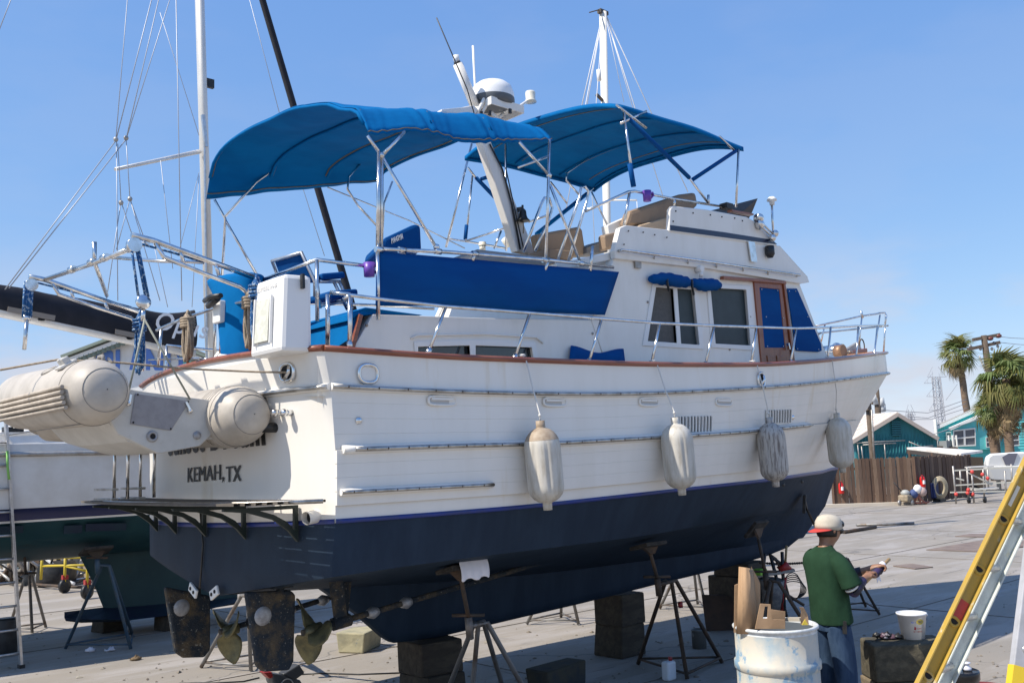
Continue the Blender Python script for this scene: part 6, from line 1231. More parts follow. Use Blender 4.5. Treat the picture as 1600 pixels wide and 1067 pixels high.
mb = MB(); mb.panel([V((-.75, YC-1.25, 2.52)), V((-.1, YC-1.28, 2.52)), V((-.2, YC-1.2, 2.68)), V((-.65, YC-1.2, 2.68))], (0, .3, 0)); mb.build('cockpit_locker', SAILWHITE, sb_, bevel=.02)
mb = MB(); mb.box(P(20, 671, 1, 5.4), (.22, .1, .06)); mb.build('cockpit_hatch', BLACK, sb_)
# fin and wing keel
rows = []
for z, xa, xb, th in ((1.1, 1.05, 3.7, .13), (.7, 1.25, 3.5, .12), (.32, 1.40, 3.35, .12), (.20, 1.40, 3.35, .12)):
    rows.append([V((lerp(xa, xb, (1-math.cos(a))/2), YC+th*math.sin(a)*.9, z)) for a in [i*2*math.pi/24 for i in range(24)]])
mb = MB(); mb.grid(rows, True, True); mb.add(rows[-1], [tuple(range(24))]); mb.build('fin_keel', SAILTEAL, sb_)
mb = MB(); mb.grid([[V((x, YC-w_, z)) for x, w_, z in ((.88, .0, .30), (1.1, .25, .27), (1.6, .50, .22), (2.6, .45, .20), (3.3, .1, .22))], [V((x, YC, z+.07)) for x, w_, z in ((.88, .0, .30), (1.1, .25, .30), (1.6, .5, .30), (2.6, .45, .28), (3.3, .1, .22))], [V((x, YC+w_, z)) for x, w_, z in ((.88, .0, .30), (1.1, .25, .27), (1.6, .50, .22), (2.6, .45, .20), (3.3, .1, .22))], [V((x, YC, z-.05)) for x, w_, z in ((.9, .0, .30), (1.1, .25, .25), (1.6, .5, .20), (2.6, .45, .20), (3.3, .1, .22))]], False, False); mb.grid([[V((x, YC, z-.05)) for x, w_, z in ((.9, .0, .30), (1.1, .25, .25), (1.6, .5, .20), (2.6, .45, .20), (3.3, .1, .22))], [V((x, YC-w_, z)) for x, w_, z in ((.88, .0, .30), (1.1, .25, .27), (1.6, .50, .22), (2.6, .45, .20), (3.3, .1, .22))]], False); mb.build('keel_wing', SAILNAVY, sb_)
# spars
mq0, mq1 = P(326, 470, 1, YC), P(312, 0, 1, YC); md = (mq1-mq0).normalized(); mfoot = mq0-md*((mq0.z-2.7)/md.z); mtop_ = mq1+md*4.2
mb = MB(); mb.tube([mfoot, mtop_], .090, 20, sy=.75); ma = mb.build('mast', MASTALU, sb_)
mb = MB(); mb.bar(P(319, 180, 1, YC-.085), P(323, 560, 1, YC-.085), .03, .02); mb.build('mast_track', ALU, ma)
mb = MB(); mb.box(P(328, 131, 1, YC), (.12, .06, .14)); mb.build('deck_light', BLACK, ma)
mb = MB(); mb.bar(P(317, 180, 1, YC-.09), P(322, 230, 1, YC-.09), .05, .05); mb.build('whisker_bracket', ALU, ma)
spt, spr = P(180, 265, 1, YC-1.15), P(312, 237, 1, YC-.05); mb = MB(); mb.tube([spt, spr], [.022, .035], 8); mb.build('spreader', MASTALU, ma)
b0, b1_ = P(303, 552, 1, YC), P(0, 487, 1, YC); bd_ = (b1_-b0).normalized(); b1_ = b1_+bd_*1.3
mb = MB(); mb.tube([b0, b1_], .075, 16); bo_ = mb.build('boom', MASTALU, sb_)
for t in (.25, .55): mb = MB(); mb.ball(b0.lerp(b1_, t)+V((0, -.075, 0)), (.05, .01, .02), 8); mb.build('boom_slot', DARK, bo_)
rows = []
for i in range(25):
    t = i/24; c = b0.lerp(b1_, t)+V((0, 0, .06)); h = cubic(t, [0, .06, .25, .6, 1], [.62, .50, .42, .33, .26])*(1+.03*math.sin(i*1.4)); wv_ = .13*(1-.25*t); rows.append([c+V((0, -.08, -.05)), c+V((0, -wv_, h*.25)), c+V((0, -wv_*.9, h*.55)), c+V((0, -.06, h*.9)), c+V((0, 0, h)), c+V((0, .06, h*.9)), c+V((0, wv_*.9, h*.5)), c+V((0, wv_, h*.2)), c+V((0, .08, -.05))])
mb = MB(); mb.grid(rows); sc_ = mb.build('sail_cover', BLACKSAIL, sb_, sub=1)
t0_, t1_ = P(236, 522, 1, YC-.155), P(318, 538, 1, YC-.155); mb = MB(); text_on(mb, 'Opus', t0_, t1_-t0_, (0, 0, 1), width=(t1_-t0_).length, height=.36, bold=.012, depth=.001, shear=.35); mb.build('cover_lettering', mat('white lettering', (.78, .77, .76), .6), sc_)
for a, b2 in (((12, 483), (86, 497)), ((180, 518), (215, 525))): mb = MB(); mb.bar(P(*a, 1, YC-.16), P(*b2, 1, YC-.16), .01, .07); mb.build('cover_patch', mat('tan patch', (.26, .22, .18), .8), sc_)
ft0, ft1 = P(548, 470, 1, YC), P(410, 0, 1, YC); fd_ = (ft1-ft0).normalized(); mb = MB(); mb.tube([ft0-fd_*((ft0.z-2.6)/fd_.z), ft0, ft1, ft1+fd_*3.2], [.05, .062, .055, .05], 12); mb.build('furled_headsail', BLACKSAIL, sb_)
WIRE = mat('rigging wire', (.40, .42, .46), .5, .3)
for (a, b2, y, r_) in (((181, 220), (204, -60), 5.4, .006), ((181, 220), (252, -60), 5.4, .007), ((197, 218), (262, -60), 5.4, .007), ((197, 218), (284, -60), 5.5, .006), ((274, -60), (284, 470), 5.6, .007), ((8, 452), (181, 220), 5.4, .007), ((14, 450), (197, 218), 5.4, .007), ((182, 221), (184, 470), 5.4, .006), ((197, 218), (203, 311), 5.4, .006), ((203, 311), (228, 380), 5.4, .006), ((184, 225), (189, 315), 5.4, .006), ((189, 315), (206, 366), 5.4, .006), ((189, 315), (166, 470), 5.4, .006), ((203, 311), (182, 390), 5.4, .006), ((251, 251), (270, 420), 5.7, .005), ((311, 270), (278, 400), 6.2, .005), ((250, 20), (311, 212), 6.2, .005), ((311, 275), (300, 480), 6.2, .005), ((-10, 70), (40, -60), 5.4, .006), ((390, 0), (440, 190), 7.2, .006), ((440, 190), (507, 400), 7.2, .006), ((203, 311), (250, 470), 5.4, .006), ((240, 380), (262, 480), 5.6, .005)):
    mb = MB(); mb.tube([P(*a, 1, y), P(*b2, 1, y)], r_, 5); mb.build('stay', WIRE, ma)
for q in ((181, 218), (197, 216), (189, 317), (203, 311)): mb = MB(); mb.ball(P(*q, 1, 5.4), .035, 8); mb.build('rigging_block', GALV, ma)
# white ketch beyond the trawler: its mast shows over the flybridge, its hull is hidden
YK = 8.4; k0, k1 = P(949, 380, 1, YK), P(942, 20, 1, YK); kd = (k1-k0).normalized()
kt = thing('ketch', 'white masted sailboat standing behind the flybridge', 'sailboat', (k0.x+1, YK, .2))
sailhull(kt, 10.6, 20.6, YK, 1.45, 2.5, .95, {'w': SAILWHITE, 's': mat('ketch blue stripe', (.02, .05, .20), .4), 'l': TRIMW, 'b': SAILNAVY})
mb = MB(); mb.box((15.5, YK, .55), (2.2, .22, .9)); mb.build('ketch_keel', SAILNAVY, kt)
CREAMM = mat('cream mast paint', (.80, .76, .68), .45)
mb = MB(); mb.tube([k0-kd*((k0.z-2.5)/kd.z), k1], .105, 16, sy=.8); km = mb.build('mast', CREAMM, kt)
mb = MB(); mb.box(k1, (.30, .12, .10)); mb.tube([k1+V((-.1, 0, .05)), P(921, 20, 1, YK)], .015, 6); mb.build('masthead', BROWN, km)
mb = MB(); mb.lathe([(0, .14), (.06, .14), (.06, -.14), (0, -.14)], 12, Matrix.Translation(P(936, 118, 1, YK-.1))); mb.build('radar_reflector', TRIMW, km)
mb = MB(); mb.bar(P(932, 148, 1, YK), P(942, 158, 1, YK), .06, .06); mb.build('mast_fitting', BROWN, km)
mb = MB(); mb.tube([P(949, 313, 1, YK-.1), P(995, 313, 1, YK-.9)], .02, 6); mb.build('spreader', CREAMM, km)
for a, b2, y, r_ in (((940, 30), (908, 170), 7.2, .012), ((940, 35), (917, 165), 7.4, .009), ((940, 30), (884, 330), 7.6, .010), ((946, 22), (1040, 320), 8.4, .011), ((946, 22), (1010, 240), 9.4, .011), ((946, 22), (1075, 300), 8.4, .012), ((946, 25), (975, 160), 8.6, .008), ((941, 40), (924, 260), 8.0, .010), ((918, 170), (930, 395), 7.6, .008), ((995, 313), (1000, 400), 7.5, .008)): mb = MB(); mb.tube([P(*a, 1, y), P(*b2, 1, y)], r_, 5); mb.build('stay', mat('white rigging', (.74, .73, .72), .6), km)

# ============================================================ far yard clutter under the sailboat
o = thing('yellow_cart', 'yellow steel cart frame on casters seen under the sailboat', 'cart', G(120, 930)); dpt = (G(100, 926)-CAMP).dot(CF)
def yq(px, py, f=0): return CAMP+ray(px, py)*(dpt+f)
for a, b2 in (((102, 870), (101, 914)), ((137, 868), (136, 922)), ((66, 870), (64, 905)), ((160, 870), (160, 912))): mb = MB(); mb.tube([yq(*a, -1 if a[0] == 137 else 0), yq(*b2, -1 if a[0] == 137 else 0)], .026, 8); mb.build('post', YELLOWM, o)
for a, b2 in (((66, 884), (160, 882)), ((60, 872), (160, 870)), ((102, 884), (137, 892))): mb = MB(); mb.tube([yq(*a), yq(*b2)], .022, 8); mb.build('beam', YELLOWM, o)
for q, f in (((101, 918), 0), ((136, 930), -1)):
    c = yq(*q, f); c.z = .13; mb = MB(); mb.lathe([(0, .03), (.06, .035), (.13, .03), (.13, -.03), (.06, -.035), (0, -.03)], 18, Matrix.Translation(c) @ Matrix.Rotation(R(90), 4, 'X') @ Matrix.Rotation(.5, 4, 'Y')); mb.build('caster', BLACK, o); mb = MB(); mb.box(c+V((0, 0, .16)), (.1, .1, .08)); mb.build('red_bracket', REDP, o)
mb = MB(); mb.tube([G(45, 912, .05), G(100, 916, .08), G(150, 918, .08)], .03, 6); mb.build('tow_bar', RUSTBR, o)
PW = mat('pale plywood wall', (.52, .44, .32), .85, col2=(.44, .36, .26), scale=1.5, col3=(.26, .42, .44), scale3=1.2, lo3=.60, hi3=.64)
a, b2 = G(-160, 912), G(420, 900); wd_ = (b2-a); wl_ = thing('plywood_wall', 'pale plywood yard wall seen under the sailboat', 'wall', a)
n_ = 20
for k in range(n_): p, q = a+wd_*(k/n_), a+wd_*((k+.985)/n_); mb = MB(); mb.panel([p, q, q+V((0, 0, 1.75)), p+V((0, 0, 1.75))], V((.1, .2, 0))*.2); mb.build('panel', PW, wl_)
rnd = random.Random(5); sc = thing('scrap_pile', 'tangle of pipes and frames against the pale yard wall', 'scrap', G(30, 900))
for k in range(70):
    c = G(rnd.uniform(-60, 120), rnd.uniform(908, 916)); L_ = rnd.uniform(.5, 1.6); th = rnd.uniform(0, math.pi); el_ = rnd.uniform(-.2, 1.4); d_ = V((math.cos(th)*math.cos(el_), math.sin(th)*math.cos(el_)*.3, abs(math.sin(el_)))); mb = MB(); mb.tube([c+V((0, 0, .05)), c+V((0, 0, .05))+d_*L_], rnd.choice([.02, .03, .045]), 6); mb.build('pipe', rnd.choice([GALV, RUSTBR, BLACK, TRIMW, GALV, RUSTSTEEL]), sc)
g_ = G(88, 914); o = thing('dark_tub', 'dark round tub beside the yellow cart', 'tub', g_); mb = MB(); mb.lathe([(0, 0), (.33, 0), (.37, .08), (.37, .4), (.34, .46), (.3, .44), (0, .3)], 24, Matrix.Translation(g_)); mb.build('tub', BLACK, o)
mb = MB(); a, b2 = G(80, 914), G(56, 914); mb.bar(a+V((0, 0, .02)), b2+V((-.3, .6, 1.4)), .14, .14); o = tag(mb.build('leaning_beam', RUSTBR, base=a), 'dark beam leaning beside the tub under the sailboat', 'beam')
for (pts_, lab) in (([(-40, 895), (30, 893)], 'white long board lying on the ground behind the aluminium ladder'),): mb = MB(); mb.bar(G(*pts_[0], .25), G(*pts_[1], .2), .2, .1); tag(mb.build('board', TRIMW, base=G(*pts_[0])), lab, 'board')

def rayh(px):
    d_ = ray(px, 690); return V((d_.x, d_.y, 0)).normalized()
FH = rayh(330)
# ============================================================ striped building, far left
ds = 36.0
def sq(px, py, f=0): return CAMP+ray(px, py)*(ds+f)
o = thing('painted_building', 'white gabled building with large blue painted letters, far left', 'building', sq(220, 690)*1.0); o.location.z = 0
A_, B__, C__ = sq(110, 556), sq(216, 517), sq(330, 560); bl0, bl1 = sq(110, 556), sq(330, 560)
gnd = lambda p: V((p.x, p.y, 0)); mb = MB(); mb.panel([gnd(A_), A_, B__, C__, gnd(C__)], FH*6); mb.build('wall', mat('white board wall', (.74, .73, .71), .7, col2=(.66, .65, .62), scale=2), o)
for a, b2 in ((sq(100, 558, -.25), sq(217, 514, -.25)), (sq(216, 514, -.25), sq(345, 566, -.25))): 
    mb = MB(); mb.bar(a, b2, .5, .10); mb.build('eave', mat('green grey eave', (.20, .24, .20), .8), o); mb = MB(); mb.bar(a+V((0, 0, -.18)), b2+V((0, 0, -.18)), .2, .14); mb.build('fascia', TRIMW, o)
    mb = MB(); mb.panel([a+V((0, 0, .06)), b2+V((0, 0, .06)), b2+FH*7+V((0, 0, .06)), a+FH*7+V((0, 0, .06))], V((0, 0, .05))); mb.build('roof', mat('grey shingle', (.22, .21, .19), .85), o)
    for k in range(16): t = (k+.5)/16; c = a.lerp(b2, t)+V((0, 0, -.30)); mb = MB(); mb.box(c, (.16, .16, .16)); mb.build('dentil', mat('green grey eave', (.20, .24, .20), .8), o)
mb = MB(); l0, l1 = sq(150, 600, -.05), sq(286, 592, -.05); text_on(mb, 'ISLAND', l0, l1-l0, CU, width=(l1-l0).length, height=1.25, bold=.04, depth=.01); mb.build('painted_letters', mat('blue letter paint', (.09, .20, .55), .6), o)
mb = MB(); mb.panel([sq(286, 546, -.06), sq(300, 548, -.06), sq(300, 640, -.06), sq(286, 640, -.06)], FH*.03); mb.build('teal_corner_board', TURQ, o)
mb = MB(); mb.bar(sq(150, 606, -.2), sq(232, 618, -.2), .3, .25); mb.build('sign_ledge', GALV, o)

FH = rayh(1440)
# ============================================================ right background: fence, houses, palms, poles
fl_, fc_, fr_ = G(1304, 791), G(1434, 787), G(1520, 777)
def board_mesh(h, w_, seed):
    rnd = random.Random(seed); m1 = MB(); c = .04; m1.panel([V((-w_/2, 0, 0)), V((w_/2, 0, 0)), V((w_/2, 0, h-c)), V((w_/2-c, 0, h)), V((-w_/2+c, 0, h)), V((-w_/2, 0, h-c))], (0, .025, 0)); me = bpy.data.meshes.new('board'); me.from_pydata(m1.v, [], m1.f); return me
BM = []
for i in range(4):
    me = board_mesh(1.74, .155, i); me.materials.append(FENCEW[i]); BM.append(me)
def fence(a, b2, lab, n, h=1.74, seed=1):
    rnd = random.Random(seed); o = thing('board_fence', lab, 'fence', a, 'weathered board fences'); d_ = (b2-a); ang = math.atan2(d_.y, d_.x)
    for k in range(n):
        p = a+d_*((k+.5)/n); ob = bpy.data.objects.new('board', BM[rnd.randrange(4)]); COL.objects.link(ob); ob.parent = o; ob.location = p-a+V((0, 0, .04+rnd.uniform(-.02, .02)))+V((d_.y, -d_.x, 0)).normalized()*rnd.choice([0, .02, .03]); ob.rotation_euler = (0, rnd.uniform(-.012, .012), ang); ob.scale = ((d_.length/n)/.155*rnd.uniform(.93, 1.0), 1, rnd.uniform(.985, 1.015))
    for z in (.35, 1.4): mb = MB(); mb.bar(a+V((0, 0, z))+V((-d_.y, d_.x, 0)).normalized()*.06, b2+V((0, 0, z))+V((-d_.y, d_.x, 0)).normalized()*.06, .04, .09); mb.build('fence_rail', FENCEW[3], o)
    for t in (0, 1): mb = MB(); p = a+d_*t; mb.bar(p, p+V((0, 0, 1.78)), .1, .1, up=V((1, 0, 0))); mb.build('fence_post', FENCEW[3], o)
    return o
fence(fl_, fc_, 'sunlit brown board fence with a red extinguisher, right of the bow', 22)
fence(fc_+(fr_-fc_)*.02, fr_, 'dark shaded board fence running away behind the scaffold', 26, seed=2)
mb = MB(); d_ = (fc_-fl_).normalized(); mb.bar(fl_-d_*.5+V((0, 0, .05))-V((d_.y, -d_.x, 0))*-.15, fc_+d_*.2+V((0, 0, .05))-V((d_.y, -d_.x, 0))*-.15, .5, .1); struct(mb.build('kerb', mat('pale kerb', (.52, .46, .38), .85), base=fl_))
mb = MB(); p = G(1308, 790); mb.tube([p, p+V((0, 0, 2.1))], .07, 8); tag(mb.build('timber_post', POLEW, base=p), 'round timber post at the left end of the sunlit fence', 'post')
def extinguisher(p, lab):
    o = thing('fire_extinguisher', lab, 'extinguisher', p, 'red extinguishers on the fences'); mb = MB(); mb.lathe([(0, 0), (.09, 0), (.10, .03), (.10, .34), (.07, .40), (.03, .43), (.03, .47), (0, .47)], 16, Matrix.Translation(p)); mb.build('cylinder', mat('extinguisher red', (.55, .015, .012), .35), o); mb = MB(); mb.box(p+V((-.05, -.08, .2)), (.10, .06, .14)); mb.build('label', TRIMW, o); mb = MB(); mb.tube([p+V((0, 0, .46)), p+V((-.1, -.03, .44)), p+V((-.12, -.04, .25))], .015, 6); mb.build('hose', BLACK, o)
nf = V((d_.y, -d_.x, 0)); extinguisher(P(1314, 768, 2, .35)+nf*.0 if False else (fl_.lerp(fc_, .085)+nf*.14+V((0, 0, .48))), 'red extinguisher hung on the sunlit fence near its left end')
extinguisher(fc_.lerp(fr_, .05)+V((-.12, -.2, .62)), 'red extinguisher hung on the dark fence beside the corner')
# mower-like pump, cart and hose ring by the dark fence
g_ = G(1416, 789); o = thing('yard_pump', 'small tan engine pump on wheels at the fence corner', 'pump', g_); mb = MB(); mb.box(g_+V((0, 0, .26)), (.5, .4, .26)); mb.build('pump_body', mat('tan cowling', (.34, .27, .18), .7, col2=(.22, .18, .13), scale=9), o, bevel=.06); mb = MB(); mb.ball(g_+V((0, 0, .45)), (.17, .17, .13), 12); mb.build('engine_cap', mat('grey cowling', (.36, .37, .35), .5), o)
for s in (-1, 1): mb = MB(); c = g_+CR*.24*s+V((0, 0, .1))-FH*.15; mb.lathe([(0, .03), (.1, .03), (.1, -.03), (0, -.03)], 14, Matrix.Translation(c) @ Matrix.Rotation(R(90), 4, 'X')); mb.build('wheel', GALV, o)
mb = MB(); mb.tube([g_+V((0, 0, .35)), g_-CR*.4+V((0, 0, .85))], .02, 6); mb.build('handle', BLACK, o)
g_ = G(1438, 788); o = thing('hand_cart', 'rusty red hand cart with white bags by the dark fence', 'cart', g_)
for a, b2 in (((1428, 786), (1440, 762)), ((1438, 788), (1436, 765)), ((1448, 787), (1430, 772)), ((1425, 786), (1452, 784)), ((1428, 764), (1446, 762))): mb = MB(); dp = (g_-CAMP).dot(CF); mb.tube([CAMP+ray(*a)*dp, CAMP+ray(*b2)*dp], .035, 6); mb.build('frame', mat('faded red frame', (.35, .14, .11), .7), o)
for q, mt in (((1434, 764), TRIMW), ((1428, 771), mat('blue bag', (.05, .08, .2), .7)), ((1441, 768), mat('pinkish bag', (.45, .33, .30), .8))): mb = MB(); mb.ball(CAMP+ray(*q)*dp, (.2, .16, .18), 10); mb.build('bag', mt, o)
g_ = G(1468, 784); o = thing('hose_reel', 'coiled tan hose ring leaning on the dark fence', 'hose', g_); dp = (g_-CAMP).dot(CF); c = CAMP+ray(1468, 762)*dp
for k in range(3): mb = MB(); mb.tube([c+CR*((.20+.045*k)*math.cos(a))+CU*((.30+.055*k)*math.sin(a))+FH*.03*k for a in [i*math.pi/12 for i in range(24)]], .05, 8, closed=True); mb.build('hose_loop', mat('tan hose', (.42, .36, .25), .7), o)
mb = MB(); mb.box(CAMP+ray(1456, 766)*(dp+.2), (.4, .4, .6)); mb.build('blue_bin', mat('blue bin', (.015, .03, .12), .6), o, bevel=.05); mb = MB(); mb.box(CAMP+ray(1468, 782)*(dp+.1), (.5, .3, .15)); mb.build('reel_base', BLACK, o)
# scaffold
g_ = G(1525, 786); o = thing('scaffold', 'low aluminium scaffold with red couplers beside the dark fence', 'scaffold', g_); dp = (G(1493, 787)-CAMP).dot(CF)
def cq(px, py, f=0): return CAMP+ray(px, py)*(dp+f)
for a, b2, f0_, f1_ in (((1489, 728), (1494, 787), 0, 0), ((1511, 730), (1514, 786), .3, .3), ((1518, 734), (1522, 786), 0, 0), ((1536, 732), (1538, 776), 2, 2), ((1543, 732), (1545, 770), 2.2, 2.2), ((1500, 735), (1502, 768), 1.5, 1.5), ((1580, 725), (1582, 770), 1.5, 1.5), ((1570, 735), (1572, 780), 0, 0)): mb = MB(); mb.tube([cq(*a, f0_), cq(*b2, f1_)], .035, 8); mb.build('standard', GALV, o)
for a, b2 in (((1490, 735), (1600, 729)), ((1492, 758), (1600, 752)), ((1485, 769), (1590, 767)), ((1494, 747), (1506, 750)), ((1512, 738), (1550, 757)), ((1515, 762), (1540, 765))): mb = MB(); mb.bar(cq(*a), cq(*b2), .05, .05); mb.build('ledger', mat('pale ledger', (.55, .53, .45), .5), o)
for q in ((1513, 765), (1519, 737), (1535, 741), (1543, 747), (1512, 770), (1520, 772), (1494, 772)): mb = MB(); mb.ball(cq(*q, -.05), .075, 8); mb.build('coupler', mat('coupler red', (.60, .06, .05), .5), o)
for q in ((1514, 782), (1538, 773)): mb = MB(); c = cq(*q); c.z = .12; mb.lathe([(0, .03), (.12, .03), (.12, -.03), (0, -.03)], 14, Matrix.Translation(c) @ Matrix.Rotation(R(90), 4, 'X')); mb.build('caster', BLACK, o)
for a, b2 in (((1512, 730), (1548, 728)), ((1520, 765), (1556, 762))): mb = MB(); mb.bar(cq(*a, 1.0), cq(*b2, 1.0), .5, .05); mb.build('platform_board', mat('pale board', (.58, .56, .52), .6), o)
# white covered boat behind the scaffold
dpw = 44.0; g_ = G(1585, 775); o = thing('white_motorboat', 'white motorboat with a grey side window behind the scaffold', 'motorboat', (CAMP+ray(1585, 740)*dpw)); o.location.z = 0
wq = lambda px, py, f=0: CAMP+ray(px, py)*(dpw+f)
mb = MB(); mb.panel([wq(1541, 728), wq(1544, 714), wq(1552, 709), wq(1600, 706), wq(1640, 708), wq(1640, 728)], FH*2.2); mb.build('cabin', TRIMW, o, bevel=.2)
mb = MB(); mb.panel([wq(1566, 714, -.05), wq(1576, 708, -.05), wq(1590, 708, -.05), wq(1584, 726, -.05), wq(1571, 726, -.05)], FH*.1); mb.build('side_window', mat('grey tinted window', (.16, .16, .20), .2), o)
mb = MB(); mb.panel([wq(1536, 728, -.1), wq(1650, 726, -.1), wq(1640, 752, -.1), wq(1548, 750, -.1)], FH*2.4); mb.build('boat_hull', mat('offwhite hull', (.66, .65, .62), .4), o, bevel=.15)
for px in (1560, 1610): mb = MB(); p = wq(px, 750, .8); mb.bar(p, V((p.x, p.y, 0)), .15, .15, up=V((1, 0, 0))); mb.build('trailer_leg', GALV, o)
# lean-to roof
o = thing('lean_to', 'low white sheet roof over a dark lean-to behind the fence', 'shed', G(1500, 778)); dl = 43.0
lq = lambda px, py, f=0: CAMP+ray(px, py)*(dl+f)
mb = MB(); mb.panel([lq(1417, 702, 3.5), lq(1440, 701, 3.5), lq(1536, 707, 0), lq(1502, 712, -1.5)], V((0, 0, .10))); mb.build('roof_sheet', ROOFW, o)
mb = MB(); a = lq(1418, 704, 3.4); b2 = lq(1500, 713, -1.3); mb.bar(a+V((0, 0, -.05)), b2+V((0, 0, -.05)), .1, .18); mb.build('fascia', mat('dark fascia', (.05, .04, .035), .8), o)
mb = MB(); a, b2 = lq(1420, 712, 4.5), lq(1536, 714, 2); mb.panel([V((a.x, a.y, 0)), a, b2, V((b2.x, b2.y, 0))], FH*.1); mb.build('back_wall', mat('dark planks', (.035, .026, .02), .9), o)
for t in (.05, .5, .98): p = lq(1417, 703, 3.4).lerp(lq(1501, 712, -1.4), t); mb = MB(); mb.bar(p, V((p.x, p.y, 0)), .1, .1, up=V((1, 0, 0))); mb.build('post', FENCEW[3], o)
# turquoise gabled shed
dh = 54.0; hq = lambda px, py, f=0: CAMP+ray(px, py)*(dh+f); hv = CAMP+ray(1295, 656)*(dh+13)-hq(1403, 649)
o = thing('turquoise_shed', 'dark turquoise gabled house with tan sheet roof behind the fence', 'house', V((hq(1400, 700).x, hq(1400, 700).y, 0)))
EL, AP, ER = hq(1336, 691), hq(1403, 650), hq(1463, 686); gd = lambda p: V((p.x, p.y, 0))
mb = MB(); mb.panel([gd(EL), EL, AP, ER, gd(ER)], hv*.9); mb.build('wall', TURQD, o)
nrm_ = -CF
for k in range(1, 26):
    t = k/26; p = EL.lerp(ER, t); zt_ = lerp(EL.z, AP.z, t/ (67/127)) if t < 67/127 else lerp(AP.z, ER.z, (t-67/127)/(60/127)); mb = MB(); mb.bar(V((p.x, p.y, .2))-FH*.03, V((p.x, p.y, zt_-.12))-FH*.03, .05, .04, up=V((1, 0, 0))); mb.build('batten', TURQD, o)
over = -FH*.35; drop = V((0, 0, .12))
for a, b2 in ((EL+(EL-AP)*.10, AP), (AP, ER+(ER-AP)*.06)):
    a1, b1x = a+over+drop, b2+over+drop; mb = MB(); mb.panel([a1, b1x, b1x+hv, a1+hv], V((0, 0, .10))); rf = mb.build('roof', ROOFTAN, o)
    for k in range(1, 14): t = k/14; c = lerp(a1, b1x, .02)+hv*t; e = lerp(a1, b1x, .98)+hv*t; mb = MB(); mb.bar(c+V((0, 0, .11)), e+V((0, 0, .11)), .06, .03); mb.build('roof_seam', ROOFTAN, rf)
    mb = MB(); mb.bar(a1+V((0, 0, -.04)), b1x+V((0, 0, -.04)), .07, .20); mb.build('verge_board', mat('grey verge board', (.40, .34, .30), .8), o)
q = [hq(1393, 657, -.1), hq(1407, 657, -.1), hq(1408, 681, -.1), hq(1394, 681, -.1)]; mb = MB(); mb.panel(q, FH*.05); vt = mb.build('gable_vent', mat('vent dark', (.02, .06, .07), .8), o)
for k in range(7): t = (k+.5)/7; mb = MB(); mb.bar(q[0].lerp(q[3], t)-FH*.03, q[1].lerp(q[2], t)-FH*.03, .08, .06); mb.build('slat', TURQD, vt)
for pts_ in ([(1337, 692), (1370, 690), (1414, 688)], [(1348, 695), (1365, 694), (1400, 692)], [(1340, 694), (1343, 722)], [(1382, 694), (1384, 722)], [(1346, 697), (1349, 724)], [(1420, 690), (1440, 698), (1458, 696)]): mb = MB(); mb.tube([hq(*p, -.3) for p in pts_], .035, 6); mb.build('conduit', GALV, o)
# bright turquoise house
FH = rayh(1440)
d2 = 70.0; bq_ = lambda px, py, f=0: CAMP+ray(px, py)*(d2+f)
o = thing('turquoise_house', 'bright turquoise weatherboard house with white window frames behind the palms', 'house', V((bq_(1530, 700).x, bq_(1530, 700).y, 0)))
TL, RT_, RR = bq_(1464, 669), bq_(1572, 621), bq_(1690, 668)
mb = MB(); mb.panel([gd(TL), TL, RT_, RR, gd(RR)], FH*7); mb.build('wall', TURQ, o)
zmax = RT_.z; nb = int(zmax/.21)
mb = MB()
for k in range(nb):
    z = .3+k*.21; a, b2 = V((TL.x, TL.y, z)), V((RR.x, RR.y, z)); 
    if z > TL.z: t = (z-TL.z)/(RT_.z-TL.z); a = V((lerp(TL.x, RT_.x, t), lerp(TL.y, RT_.y, t), z)); b2 = V((lerp(RR.x, RT_.x, t), lerp(RR.y, RT_.y, t), z))
    mb.add([a-FH*.05, b2-FH*.05, b2-FH*.01+V((0, 0, .20)), a-FH*.01+V((0, 0, .20)), a-FH*.0, b2-FH*.0], [(0, 1, 2, 3), (4, 5, 1, 0)])
mb.build('siding', TURQ, o, fix=False)['kind'] = 'stuff'
for a, b2 in ((TL+(TL-RT_)*.03, RT_), (RT_, RR)): mb = MB(); mb.bar(a-FH*.2+V((0, 0, .05)), b2-FH*.2+V((0, 0, .05)), .3, .22); mb.build('verge_board', TRIMW, o); mb = MB(); mb.panel([a-FH*.3+V((0, 0, .18)), b2-FH*.3+V((0, 0, .18)), b2+FH*7+V((0, 0, .18)), a+FH*7+V((0, 0, .18))], V((0, 0, .08))); mb.build('roof', mat('pale roof', (.55, .54, .52), .6), o)
mb = MB(); mb.bar(bq_(1461, 655, -.3), bq_(1465, 702, -.3), .18, .18, up=V((1, 0, 0))); mb.build('corner_board', TRIMW, o)
mb = MB(); mb.panel([bq_(1487, 702, -.8), bq_(1487, 670, -.8), bq_(1545, 645, -.8), bq_(1560, 652, -.8), bq_(1560, 702, -.8)], FH*.75); mb.build('porch_gable', TURQ, o); mb = MB(); mb.bar(bq_(1484, 670, -.95), bq_(1546, 643, -.95), .2, .2); mb.build('porch_verge', TRIMW, o)
